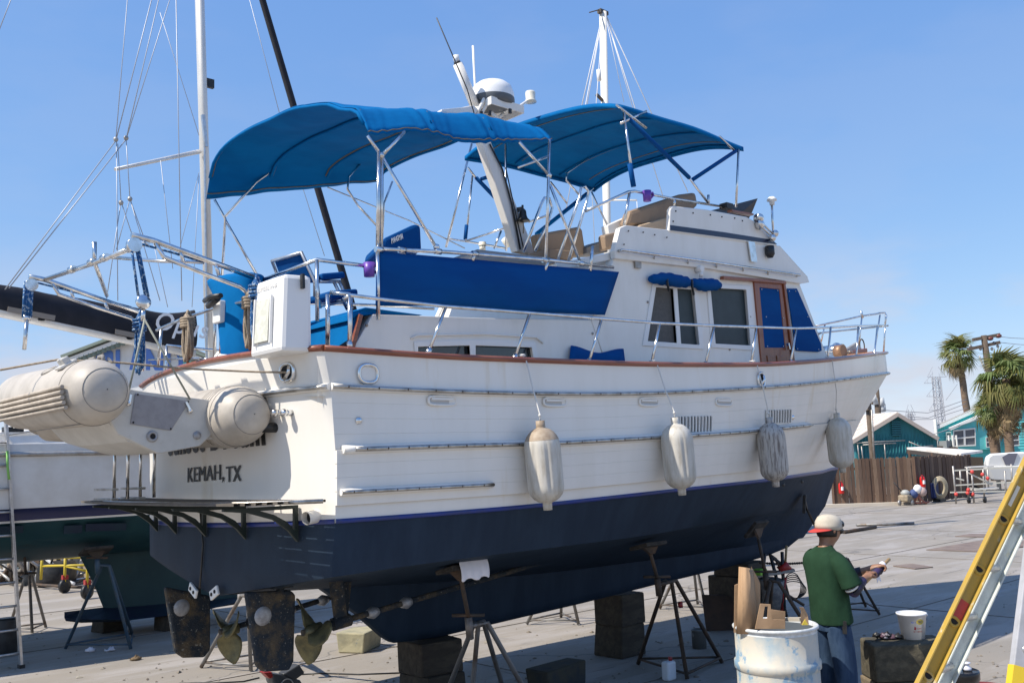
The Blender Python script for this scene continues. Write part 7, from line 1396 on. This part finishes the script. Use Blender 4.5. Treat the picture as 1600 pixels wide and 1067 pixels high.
def hwin(x0, y0, x1, y1, sl, lab='window', nx=2, f=-.9):
    fr = [bq_(x0, y0, f), bq_(x1, y0-sl, f), bq_(x1+1, y1-sl*.4, f), bq_(x0+1, y1, f)]; holes = []
    for i in range(nx):
        for j in range(2):
            def uv(u, v): return fr[0].lerp(fr[1], u).lerp(fr[3].lerp(fr[2], u), v)
            u0, u1, v0, v1 = (i+.10)/nx, (i+.92)/nx, .08+j*.46, .46+j*.46; holes.append([uv(u0, v0), uv(u1, v0), uv(u1, v1), uv(u0, v1)])
    mb = MB(); mb.panel(fr, FH*.10, holes); w_ = mb.build('window', TRIMW, o)
    for h in holes: mb = MB(); mb.panel([p+FH*.06 for p in h], FH*.03); mb.build('pane', mat('house glass', (.13, .14, .16), .25), w_)
hwin(1489, 672, 1524, 698, 4); hwin(1540, 683, 1562, 699, 2, nx=2); hwin(1478, 675, 1486, 696, 1, nx=1, f=-.4); hwin(1572, 680, 1592, 697, 2)
mb = MB(); mb.bar(bq_(1459, 698, -1.6), bq_(1494, 700, -1.6), .5, .15); mb.build('balcony_edge', POLEW, o)
for px in (1462, 1482, 1488, 1494): mb = MB(); mb.bar(bq_(px, 680, -1.6), bq_(px+2, 701, -1.6), .1, .1, up=V((1, 0, 0))); mb.build('balcony_post', TRIMW if px > 1480 else POLEW, o)
mb = MB(); mb.box(bq_(1477, 694, -1.5), (.9, .6, .5)); mb.build('air_conditioner', mat('grey unit', (.22, .24, .24), .6), o)
# ---- palms: every frond its own part
def frond_mesh(dead, seed):
    rnd = random.Random(seed); m1 = MB(); L_ = 1.0; n = 16
    m1.add([V((0, -.015, 0)), V((.55, -.012, .05)), V((.55, .012, .05)), V((0, .015, 0))], [(0, 1, 2, 3)])
    for k in range(n):
        a = lerp(-1.25, 1.25, k/(n-1)); l = (.62+.2*math.cos(a))*rnd.uniform(.85, 1.1)*(.8 if dead else 1); d_ = V((math.cos(a), math.sin(a), 0)); nr = V((-math.sin(a), math.cos(a), 0)); b = V((.52, 0, .05)); droop = rnd.uniform(.25, .60)*(1.6 if dead else 1)
        m_ = b+d_*l*.55+V((0, 0, .05)); e = b+d_*l+V((0, 0, -droop*l*1.4)); w_ = .042*(.7 if dead else 1)
        m1.add([b, m_+nr*w_, m_-nr*w_, e], [(0, 2, 1), (1, 2, 3)])
    me = bpy.data.meshes.new('frond'); me.from_pydata(m1.v, [], m1.f); return me
FM = [frond_mesh(False, s) for s in range(4)]; FD = [frond_mesh(True, s+9) for s in range(3)]
for i, me in enumerate(FM): me.materials.append(FROND if i % 3 else FROND2)
for me in FD: me.materials.append(FRONDD)
FY = [frond_mesh(False, 30+s) for s in range(2)]
for me in FY: me.materials.append(FROND2)
def palm(base, top, rad, lab, nf, nd, skirt, seed, r_=.22, ndy=10):
    rnd = random.Random(seed); o = thing('fan_palm', lab, 'palm tree', base, 'fan palms beyond the fence'); mb = MB(); n = 12; pts = [base.lerp(top, i/n)+V((.05*math.sin(i*.7+seed), .05*math.cos(i*.9), 0)) for i in range(n+1)]
    mb.tube(pts, [r_*(1.25-.35*i/n)*(1+.06*(i % 2)) for i in range(n+1)], 12); mb.build('trunk', TRUNK, o)
    def put(me, el, az, sc_, off, nm):
        ob = bpy.data.objects.new(nm, me); COL.objects.link(ob); ob.parent = o; ob.location = top-base+off; ob.rotation_euler = Euler((rnd.uniform(-.5, .5), -el, az), 'XYZ'); ob.scale = (sc_, sc_*rnd.uniform(.85, 1.1), sc_)
    for k in range(nf):
        el = lerp(1.45, -.25, (k/nf)**.8)+rnd.uniform(-.15, .15); put(FM[rnd.randrange(4)], el, k*2.399+rnd.uniform(-.2, .2), rad*rnd.uniform(.72, 1.2), V((rnd.uniform(-.12, .12), rnd.uniform(-.12, .12), rnd.uniform(-.25, .25))), 'frond')
    for k in range(ndy): put(FY[k % 2], rnd.uniform(-.75, -.2), k*2.399+rnd.uniform(-.3, .3), rad*rnd.uniform(.8, 1.0), V((0, 0, rnd.uniform(-.5, 0))), 'yellowing_frond')
    for k in range(nd): put(FD[rnd.randrange(3)], rnd.uniform(-1.42, -.62), k*2.399+rnd.uniform(-.3, .3), rad*rnd.uniform(.55, .95), V((0, 0, -rnd.uniform(0, skirt))), 'dead_frond')
    return o
def pbase(px, py, d): p = CAMP+ray(px, py)*d; return V((p.x, p.y, 0))
t_ = CAMP+ray(1496, 556)*80; palm(pbase(1502, 640, 80)+V((.9, -.6, 0)), t_, 1.38, 'tall slim fan palm left of the utility pole', 30, 14, .9, 1, .26)
t_ = CAMP+ray(1572, 592)*56; palm(pbase(1568, 640, 56), t_, 1.48, 'big shaggy fan palm with hanging dead fronds beside the house', 30, 34, 2.4, 2, .22, 24)
t_ = CAMP+ray(1612, 596)*60; palm(pbase(1604, 640, 60), t_, 1.48, 'fan palm cut by the right frame edge', 30, 30, 2.4, 3, .22, 20)
t_ = CAMP+ray(1548, 640)*58; palm(pbase(1549, 660, 58), t_, 1.0, 'short fan palm tucked below the shaggy palm', 26, 22, 1.2, 4, .22, 8)
# ---- utility poles, wires, pylons
def pole(pts_, d, r_, lab, group='utility poles'):
    p0, p1 = CAMP+ray(*pts_[0])*d, CAMP+ray(*pts_[1])*d; base = V((p1.x, p1.y, 0)) if True else p1; o = thing('utility_pole', lab, 'utility pole', base, group); mb = MB(); mb.tube([base, p1, p0], [r_*1.15, r_, r_*.8], 10); mb.build('pole', POLEW, o); return o, p0, d
o, p0, d = pole([(1537, 524), (1545, 580)], 66, .24, 'leaning utility pole with crossarms and red insulators behind the palms')
pq = lambda px, py: CAMP+ray(px, py)*66
for a, b2 in (((1520, 531), (1562, 523)), ((1512, 546), (1562, 535))): mb = MB(); mb.bar(pq(*a), pq(*b2), .22, .22); mb.build('crossarm', POLEW, o)
for q in ((1547, 529), (1560, 525)): mb = MB(); mb.ball(pq(*q), (.22, .22, .15), 10); mb.build('insulator', mat('brown insulator', (.16, .05, .04), .4), o)
for q in ((1553, 536), (1559, 541), (1550, 545), (1516, 541), (1532, 545)): mb = MB(); mb.ball(pq(*q), (.14, .10, .12), 8); mb.build('fitting', GALV, o)
mb = MB()
for k in range(8): mb.tube([pq(1530+k*1.5, 556+k*4), pq(1534+k*1.2, 566+k*3)], .05, 5)
mb.build('cable_bundle', GALV, o)
o, *_ = pole([(1355, 622), (1364, 720)], 47, .14, 'thin dark utility pole standing by the turquoise shed'); q = CAMP+ray(1354, 630)*47; mb = MB(); mb.box(q, (.35, .3, .7)); mb.build('pole_box', POLEW, o); mb = MB(); mb.tube([CAMP+ray(1362, 640)*46.8, CAMP+ray(1366, 720)*46.8], .05, 6); mb.build('conduit', GALV, o)
o, *_ = pole([(1369, 604), (1373, 660)], 66, .22, 'farther utility pole with transformer cans over the shed'); uq = lambda px, py: CAMP+ray(px, py)*66
for q in ((1368, 626), (1377, 628), (1379, 637), (1366, 622)): mb = MB(); mb.lathe([(0, .3), (.2, .28), (.22, -.25), (0, -.3)], 12, Matrix.Translation(uq(*q))); mb.build('transformer', mat('pale transformer', (.55, .56, .56), .5), o)
mb = MB(); mb.bar(uq(1362, 630), uq(1383, 634), .15, .15); mb.build('crossarm', POLEW, o)
PYL = mat('hazy galvanised pylon', (.36, .37, .40), .7)
def pylon(cx, top_py, bot_py, d, wpx, arms, lab):
    c = lambda px, py: CAMP+ray(px, py)*d
    base = c(cx+6, bot_py); o = thing('transmission_tower', lab, 'pylon', V((base.x, base.y, 0)), 'distant transmission towers'); B0 = V((base.x, base.y, 0)); T0 = c(cx, top_py); T0 = V((base.x, base.y, T0.z)); w0 = wpx[1]*d/FPX/2; w1 = wpx[0]*d/FPX/2; t_ = .10*d/150
    def cor(t, k): a = lerp(w0, w1, t); s = ((-1, -1), (1, -1), (1, 1), (-1, 1))[k]; h = B0.lerp(T0, t); return h+CR*(a*s[0])+V((CF.x, CF.y, 0))*(a*s[1])
    for k in range(4): mb = MB(); mb.bar(cor(0, k), cor(1, k), t_, t_); mb.build('leg', PYL, o)
    n = 12
    for i in range(n):
        mb = MB()
        for k in range(4): mb.bar(cor(i/n, k), cor((i+1)/n, (k+1) % 4), t_*.5, t_*.5); mb.bar(cor((i+1)/n, k), cor(i/n, (k+1) % 4), t_*.5, t_*.5)
        mb.build('lattice', PYL, o)
    for (al, ar, ay) in arms:
        z = c(cx, ay).z; h = V((B0.x, B0.y, z)); l, r = h-CR*(al*d/FPX), h+CR*(ar*d/FPX); mb = MB(); up_ = V((0, 0, 3.2*d/300)); mb.bar(l, r, t_*.7, t_*.7); mb.bar(l, h+up_-CR*w1, t_*.5, t_*.5); mb.bar(r, h+up_+CR*w1, t_*.5, t_*.5)
        for t in (.3, .6): mb.bar(lerp(l, h, t), lerp(l, h+up_, t), t_*.4, t_*.4)
        mb.build('crossarm', PYL, o)
    return o
pylon(1465, 588, 680, 300, (9, 13), [(14, 16, 588), (20, 6, 598), (18, 6, 619), (16, 6, 641)], 'tall lattice transmission tower between the shed and the palms')
pylon(1420, 645, 690, 520, (4, 6), [(8, 8, 648), (7, 7, 656)], 'tiny far lattice transmission tower above the shed roof')
WR = mat('overhead wire', (.22, .23, .26), .6)
WL_ = ['uppermost thin wire sagging from the transformer pole to the palms', 'middle thin wire sagging from the transformer pole to the palms', 'lowest thin wire sagging from the transformer pole to the palms', 'upper thin wire running right from the leaning pole', 'lower thin wire running right from the leaning pole', 'upper dark wire crossing the front of the bright turquoise house', 'lower dark wire crossing the front of the bright turquoise house', 'steep faint wire rising from the tall lattice tower']
for wl__, (pts_, d, r_) in zip(WL_, (([(1385, 641), (1450, 645), (1510, 624)], 66, .022), ([(1385, 648), (1450, 653), (1510, 630)], 66, .022), ([(1400, 655), (1455, 655), (1512, 637)], 66, .02), ([(1562, 526), (1580, 528), (1620, 530)], 66, .02), ([(1562, 535), (1590, 538), (1620, 540)], 66, .02), ([(1466, 676), (1490, 668), (1530, 655)], 50, .02), ([(1452, 680), (1480, 672), (1500, 664)], 50, .018), ([(1478, 625), (1496, 600)], 290, .06))):
    mb = MB(); q = [CAMP+ray(*p)*d for p in pts_]; fine = []
    for i in range(len(q)-1):
        for k in range(6): t = k/6; fine.append(q[i].lerp(q[i+1], t))
    fine.append(q[-1]); mb.tube(fine, r_, 5); tag(mb.build('overhead_wire', WR, base=q[0]), wl__, 'wire', 'overhead wires')

# ============================================================ person
PD_ = 7.35
def pz(px, z): 
    d = ray(px, 900); lo, hi = 700., 1500.
    for _ in range(40):
        m_ = (lo+hi)/2
        if (CAMP+ray(px, m_)*PD_).z > z: lo = m_
        else: hi = m_
    return CAMP+ray(px, (lo+hi)/2)*PD_
pb = pz(1312, 0.0); CFh = V((CF.x, CF.y, 0)).normalized(); CRh = V((_R0.x, _R0.y, 0)).normalized()
pf = (CRh*.93+CFh*.37).normalized(); pr_ = pf.cross(V((0, 0, 1)))
def L(x, y, z): return pb+pf*(x*.98)+pr_*(y*.98)+V((0, 0, z*.957))
SKIN = mat('skin', (.30, .155, .09), .5, col2=(.26, .13, .075), scale=20)
HAIR = mat('dark hair', (.012, .010, .009), .6)
SHIRT = mat('green cotton', (.019, .052, .027), .9, col2=(.014, .039, .020), scale=5, bump=.9, bscale=7, stretch=(1, 1, .7), spec=.15)
JEANS = mat('blue denim', (.019, .040, .082), .85, col2=(.038, .068, .122), scale=7, stretch=(2, 2, .6), bump=.8, bscale=10, spec=.2)
person = thing('person', 'person in green t-shirt, jeans and backward white cap holding a stick', 'person', pb)
# --- body: one skinned surface over a joint skeleton
vs, es, rs = [], [], []
def vx(p, r, par=None):
    vs.append(L(*p)-pb); rs.append(r); i = len(vs)-1
    if par is not None: es.append((par, i))
    return i
pel = vx((0, 0, .93), .085); sp = vx((-.01, 0, 1.12), .09, pel); che = vx((-.03, 0, 1.28), .11, sp); nb = vx((-.02, 0, 1.435), .06, che); nk = vx((.015, 0, 1.50), .052, nb); hd = vx((.045, 0, 1.575), .082, nk); h2 = vx((.045, 0, 1.635), .088, hd); h3 = vx((.04, 0, 1.68), .06, h2)
jaw = vx((.095, 0, 1.52), .038, hd); nose = vx((.140, 0, 1.575), .014, hd); 
for s in (-1, 1): e_ = vx((.025, s*.083, 1.59), .014, hd); vx((.015, s*.094, 1.60), .012, e_)
for s in (-1, 1):
    hp = vx((0, s*.08, .86), .062, pel); kn = vx((.03, s*.098, .50), .05, hp); an = vx((-.03, s*.115, .09), .035, kn); vx((.12, s*.135, .045), .035, an)
hands = {}
for s, elb, wr, palm in ((1, (.04, .225, 1.13), (.21, .16, 1.205), (.275, .14, 1.225)), (-1, (.08, -.20, 1.15), (.335, .03, 1.25), (.41, .085, 1.272))):
    sh = vx((-.03, s*.150, 1.36), .045, che); el = vx(elb, .042, sh); w_ = vx(wr, .028, el); pm = vx(palm, .030, w_); hands[s] = V(palm)
    d_ = (V(palm)-V(wr)).normalized(); side = d_.cross(V((0, 0, 1))).normalized()
    for k in range(4):
        o_ = V(palm)+side*(.026*(k-1.5))*.8+d_*.035+V((0, 0, .012)); l_ = (.030, .034, .032, .026)[k]
        a = vx(tuple(o_), .010, pm); b_ = vx(tuple(o_+d_*l_+V((0, 0, -.008))), .0095, a); c_ = vx(tuple(o_+d_*l_*1.3+V((0, 0, -.034))), .009, b_); vx(tuple(o_+d_*l_*.7+V((0, 0, -.050))), .008, c_)
    th = vx(tuple(V(palm)+side*-.034*s+V((0, 0, .004))), .012, pm); th2 = vx(tuple(V(palm)+side*-.040*s+d_*.030+V((0, 0, -.015))), .011, th); vx(tuple(V(palm)+side*-.026*s+d_*.052+V((0, 0, -.034))), .009, th2)
me = bpy.data.meshes.new('body'); me.from_pydata(vs, es, []); me.materials.append(SKIN); body = bpy.data.objects.new('body', me); COL.objects.link(body); body.parent = person
sk = body.modifiers.new('skin', 'SKIN'); sk.use_smooth_shade = True
sv = me.skin_vertices[0].data
for i, r in enumerate(rs): sv[i].radius = (r, r); sv[i].use_root = (i == pel)
ss = body.modifiers.new('sub', 'SUBSURF'); ss.levels = 2; ss.render_levels = 2
# --- shirt
def ring(c, wx, wy, n=28, wob=0., ph=0., pw=2.4):
    out = []
    for k in range(n):
        a = 2*math.pi*k/n; ca, sa = math.cos(a), math.sin(a); q = (abs(ca)**pw+abs(sa)**pw)**(-1/pw); w_ = 1+wob*(math.sin(5*a+ph)+.6*math.sin(9*a+2*ph)); out.append(L(c[0]+wx*ca*q*w_, c[1]+wy*sa*q*w_, c[2]+(c[3]*ca if len(c) > 3 else 0)))
    return out
rings = [ring((.015, 0, .865, .012), .130, .178, wob=.045, ph=.4), ring((.01, 0, .90, .01), .132, .178, wob=.038, ph=.8), ring((-.0, 0, 1.0), .128, .172, wob=.030, ph=1.5), ring((-.01, 0, 1.10), .124, .170, wob=.024, ph=2.4), ring((-.02, 0, 1.20), .124, .174, wob=.016, ph=3), ring((-.03, 0, 1.30), .124, .182, wob=.008), ring((-.035, 0, 1.37), .114, .180), ring((-.035, 0, 1.415), .090, .155), ring((-.03, 0, 1.445), .068, .104), ring((-.022, 0, 1.468, .006), .058, .066), ring((-.02, 0, 1.475, .008), .055, .060)]
mb = MB(); mb.grid(rings, True, True); shirt = mb.build('t_shirt', SHIRT, person, sub=1, solid=.004)
for s, pts_, rr in ((1, [(-.035, .10, 1.405), (-.03, .140, 1.375), (-.02, .182, 1.325), (.01, .212, 1.25), (.035, .228, 1.165)], [.050, .068, .075, .073, .080]), (-1, [(-.035, -.10, 1.405), (-.03, -.140, 1.375), (-.01, -.182, 1.325), (.04, -.205, 1.25), (.07, -.215, 1.175)], [.050, .068, .075, .073, .078])):
    mb = MB(); mb.tube([L(*p) for p in pts_], rr, 20, caps=False); mb.build('sleeve', SHIRT, person, sub=1, solid=.004)
# --- jeans and shoes
mb = MB(); mb.grid([ring((.0, 0, .80), .104, .146, wob=.01), ring((.0, 0, .85), .108, .150, wob=.006), ring((0, 0, .93), .104, .146), ring((0, 0, .97), .100, .140)], True, True); jn = mb.build('jeans_seat', JEANS, person, sub=1, solid=.004)
for s in (-1, 1):
    mb = MB(); R_ = []
    for z, cx, cy, wx, wy, wb in ((.86, .0, .072, .100, .076, .0), (.74, .010, .080, .097, .082, .03), (.60, .022, .090, .088, .080, .04), (.48, .03, .098, .082, .078, .05), (.34, .012, .112, .078, .076, .03), (.18, -.012, .118, .074, .072, .04), (.07, -.015, .12, .078, .074, .06)): R_.append(ring((cx, s*cy, z), wx, wy, 22, wob=wb, ph=z*13+s))
    mb.grid(R_, True, True); lg = mb.build('jeans_leg', JEANS, person, sub=1, solid=.004)
    mb = MB(); mb.grid([[L(x, s*.125+w_*math.cos(a), h*max(0, math.sin(a))+.012) for a in [i*2*math.pi/16 for i in range(16)]] for x, w_, h in ((-.095, .012, .05), (-.085, .036, .085), (-.02, .042, .095), (.06, .046, .075), (.13, .046, .052), (.165, .03, .03), (.172, .01, .012))], True, True); mb.build('shoe', mat('work shoe', (.035, .028, .022), .7), person)
mb = MB(); mb.bar(L(-.02, .175, .90), L(-.02, .172, .80), .03, .012); mb.build('tool_loop', BLACK, person)
# --- cap worn backwards, hair, sunglasses, arm sleeves
tl_ = Matrix.Translation(L(.040, 0, 1.612)) @ Matrix((pf, -pr_, V((0, 0, 1)))).transposed().to_4x4() @ Matrix.Rotation(R(7), 4, 'Y')
mb = MB(); prof = [(.100, -.012), (.101, .02), (.097, .05), (.083, .080), (.053, .099), (.02, .106), (.001, .107)]
rows = []
for r_, z in prof: rows.append([tl_ @ V((r_*1.08*math.cos(a), r_*.96*math.sin(a), z)) for a in [i*2*math.pi/30 for i in range(30)]])
mb.grid(rows, True, True); cap = mb.build('cap', mat('cream cap cotton', (.52, .465, .375), .85, col2=(.45, .40, .32), scale=12), person, solid=.003)
mb = MB(); rows = []
for t in (0, .5, 1.0):
    rows.append([tl_ @ V((-(.098*math.cos(a)*1.06)-t*.075*max(0, math.cos(a))**.7, -.0+.095*math.sin(a), -.010-.035*t*math.cos(a))) for a in [lerp(-1.25, 1.25, i/14) for i in range(15)]])
mb.grid(rows); mb.build('cap_brim', mat('red cap brim', (.50, .045, .035), .8), cap, solid=.004)
mb = MB(); mb.tube([tl_ @ V((.110*math.cos(a), .097*math.sin(a), .022+.034*math.cos(a*1.5))) for a in [lerp(-.9, .9, i/10) for i in range(11)]], .012, 6); mb.build('cap_strap', BLACK, cap)
mb = MB(); mb.ball(tl_ @ V((.10, 0, .035)), (.03, .045, .03), 10); mb.build('cap_opening', HAIR, cap)
mb = MB(); rows = []
for z, k in ((1.635, .95), (1.60, .95), (1.570, .92), (1.548, .85)): rows.append([L(.035+.098*k*math.cos(a), .093*k*math.sin(a), z) for a in [lerp(R(82), R(278), i/16) for i in range(17)]])
mb.grid(rows); mb.build('hair', HAIR, person, solid=.008)
mb = MB(); mb.tube([L(.03, .096, 1.598), L(.09, .090, 1.596), L(.125, .074, 1.594)], .005, 6); mb.tube([L(.03, -.096, 1.598), L(.09, -.090, 1.596), L(.125, -.074, 1.594)], .005, 6); sg = mb.build('sunglasses', BLACK, person)
for s in (-1, 1): mb = MB(); mb.ball(L(.122, s*.042, 1.588), .026, 10); mb.build('lens', mat('black lens', (.006, .006, .008), .1), sg)
mb = MB(); mb.ball(L(.122, 0, 1.535), (.014, .014, .008), 8); mb.build('mouth', mat('lips', (.24, .10, .075), .5), person)
SLV = mat('black patterned sleeve', (.014, .013, .022), .7, col2=(.05, .03, .10), scale=14, lo=.5, hi=.6, col3=(.45, .42, .45), scale3=22, lo3=.68, hi3=.71)
mb = MB(); mb.tube([L(.03, .226, 1.15), L(.05, .222, 1.135), L(.12, .195, 1.165), L(.19, .168, 1.197)], [.052, .053, .046, .038], 16); mb.build('arm_sleeve', SLV, person)
mb = MB(); mb.tube([L(.075, -.205, 1.16), L(.10, -.19, 1.155), L(.21, -.09, 1.20), L(.32, .015, 1.243)], [.052, .053, .046, .038], 16); mb.build('arm_sleeve', SLV, person)
mb = MB(); mb.tube([L(.022, .230, 1.170), L(.03, .230, 1.158)], [.054, .056], 16); mb.build('sleeve_band', TRIMW, person)
for s, a_, b_ in ((1, (.20, .178, 1.21), (.30, .138, 1.243)), (-1, (.305, .01, 1.255), (.41, .075, 1.292))):
    pass
# stick wrapped in cloth that both hands hold
h0, h1 = hands[1], hands[-1]; sd = (h1-h0).normalized(); a_, b_ = h0-sd*.10+V((.03, 0, -.012)), h1+sd*.20+V((.03, 0, -.012))
st_ = thing('wrapped_stick', 'wooden stick wrapped in dark and white cloth held by the worker', 'stick', L(*((h0+h1)/2)))
mb = MB(); mb.tube([L(*a_), L(*b_)], .013, 10); mb.build('stick', mat('bare stick wood', (.52, .33, .14), .7, col2=(.42, .25, .10), scale=14), st_)
mb = MB(); q0, q1 = h0.lerp(h1, .15)+V((.03, 0, -.012)), h1+sd*.05+V((.03, 0, -.012)); mb.tube([L(*q0.lerp(q1, t)) for t in (0, .15, .3, .45, .6, .75, .9, 1)], [.022, .034, .038, .034, .040, .036, .034, .022], 14); mb.build('cloth_wrap', SLV, st_)
mb = MB(); mb.ball(L(*(q1+V((.01, 0, .012)))), (.028, .028, .03), 10); mb.ball(L(*(q1+V((.02, 0, -.01)))), (.026, .022, .022), 10); mb.build('white_cloth', RAG, st_)
mb = MB(); m_ = q0.lerp(q1, .35); mb.panel([L(*(m_+V((0, 0, -.03)))), L(*(m_+V((.04, 0, -.03)))), L(*(m_+V((.05, 0, -.08)))), L(*(m_+V((.025, 0, -.06)))), L(*(m_+V((.01, 0, -.085))))], CF*.004); mb.build('cloth_end', RAG, st_)
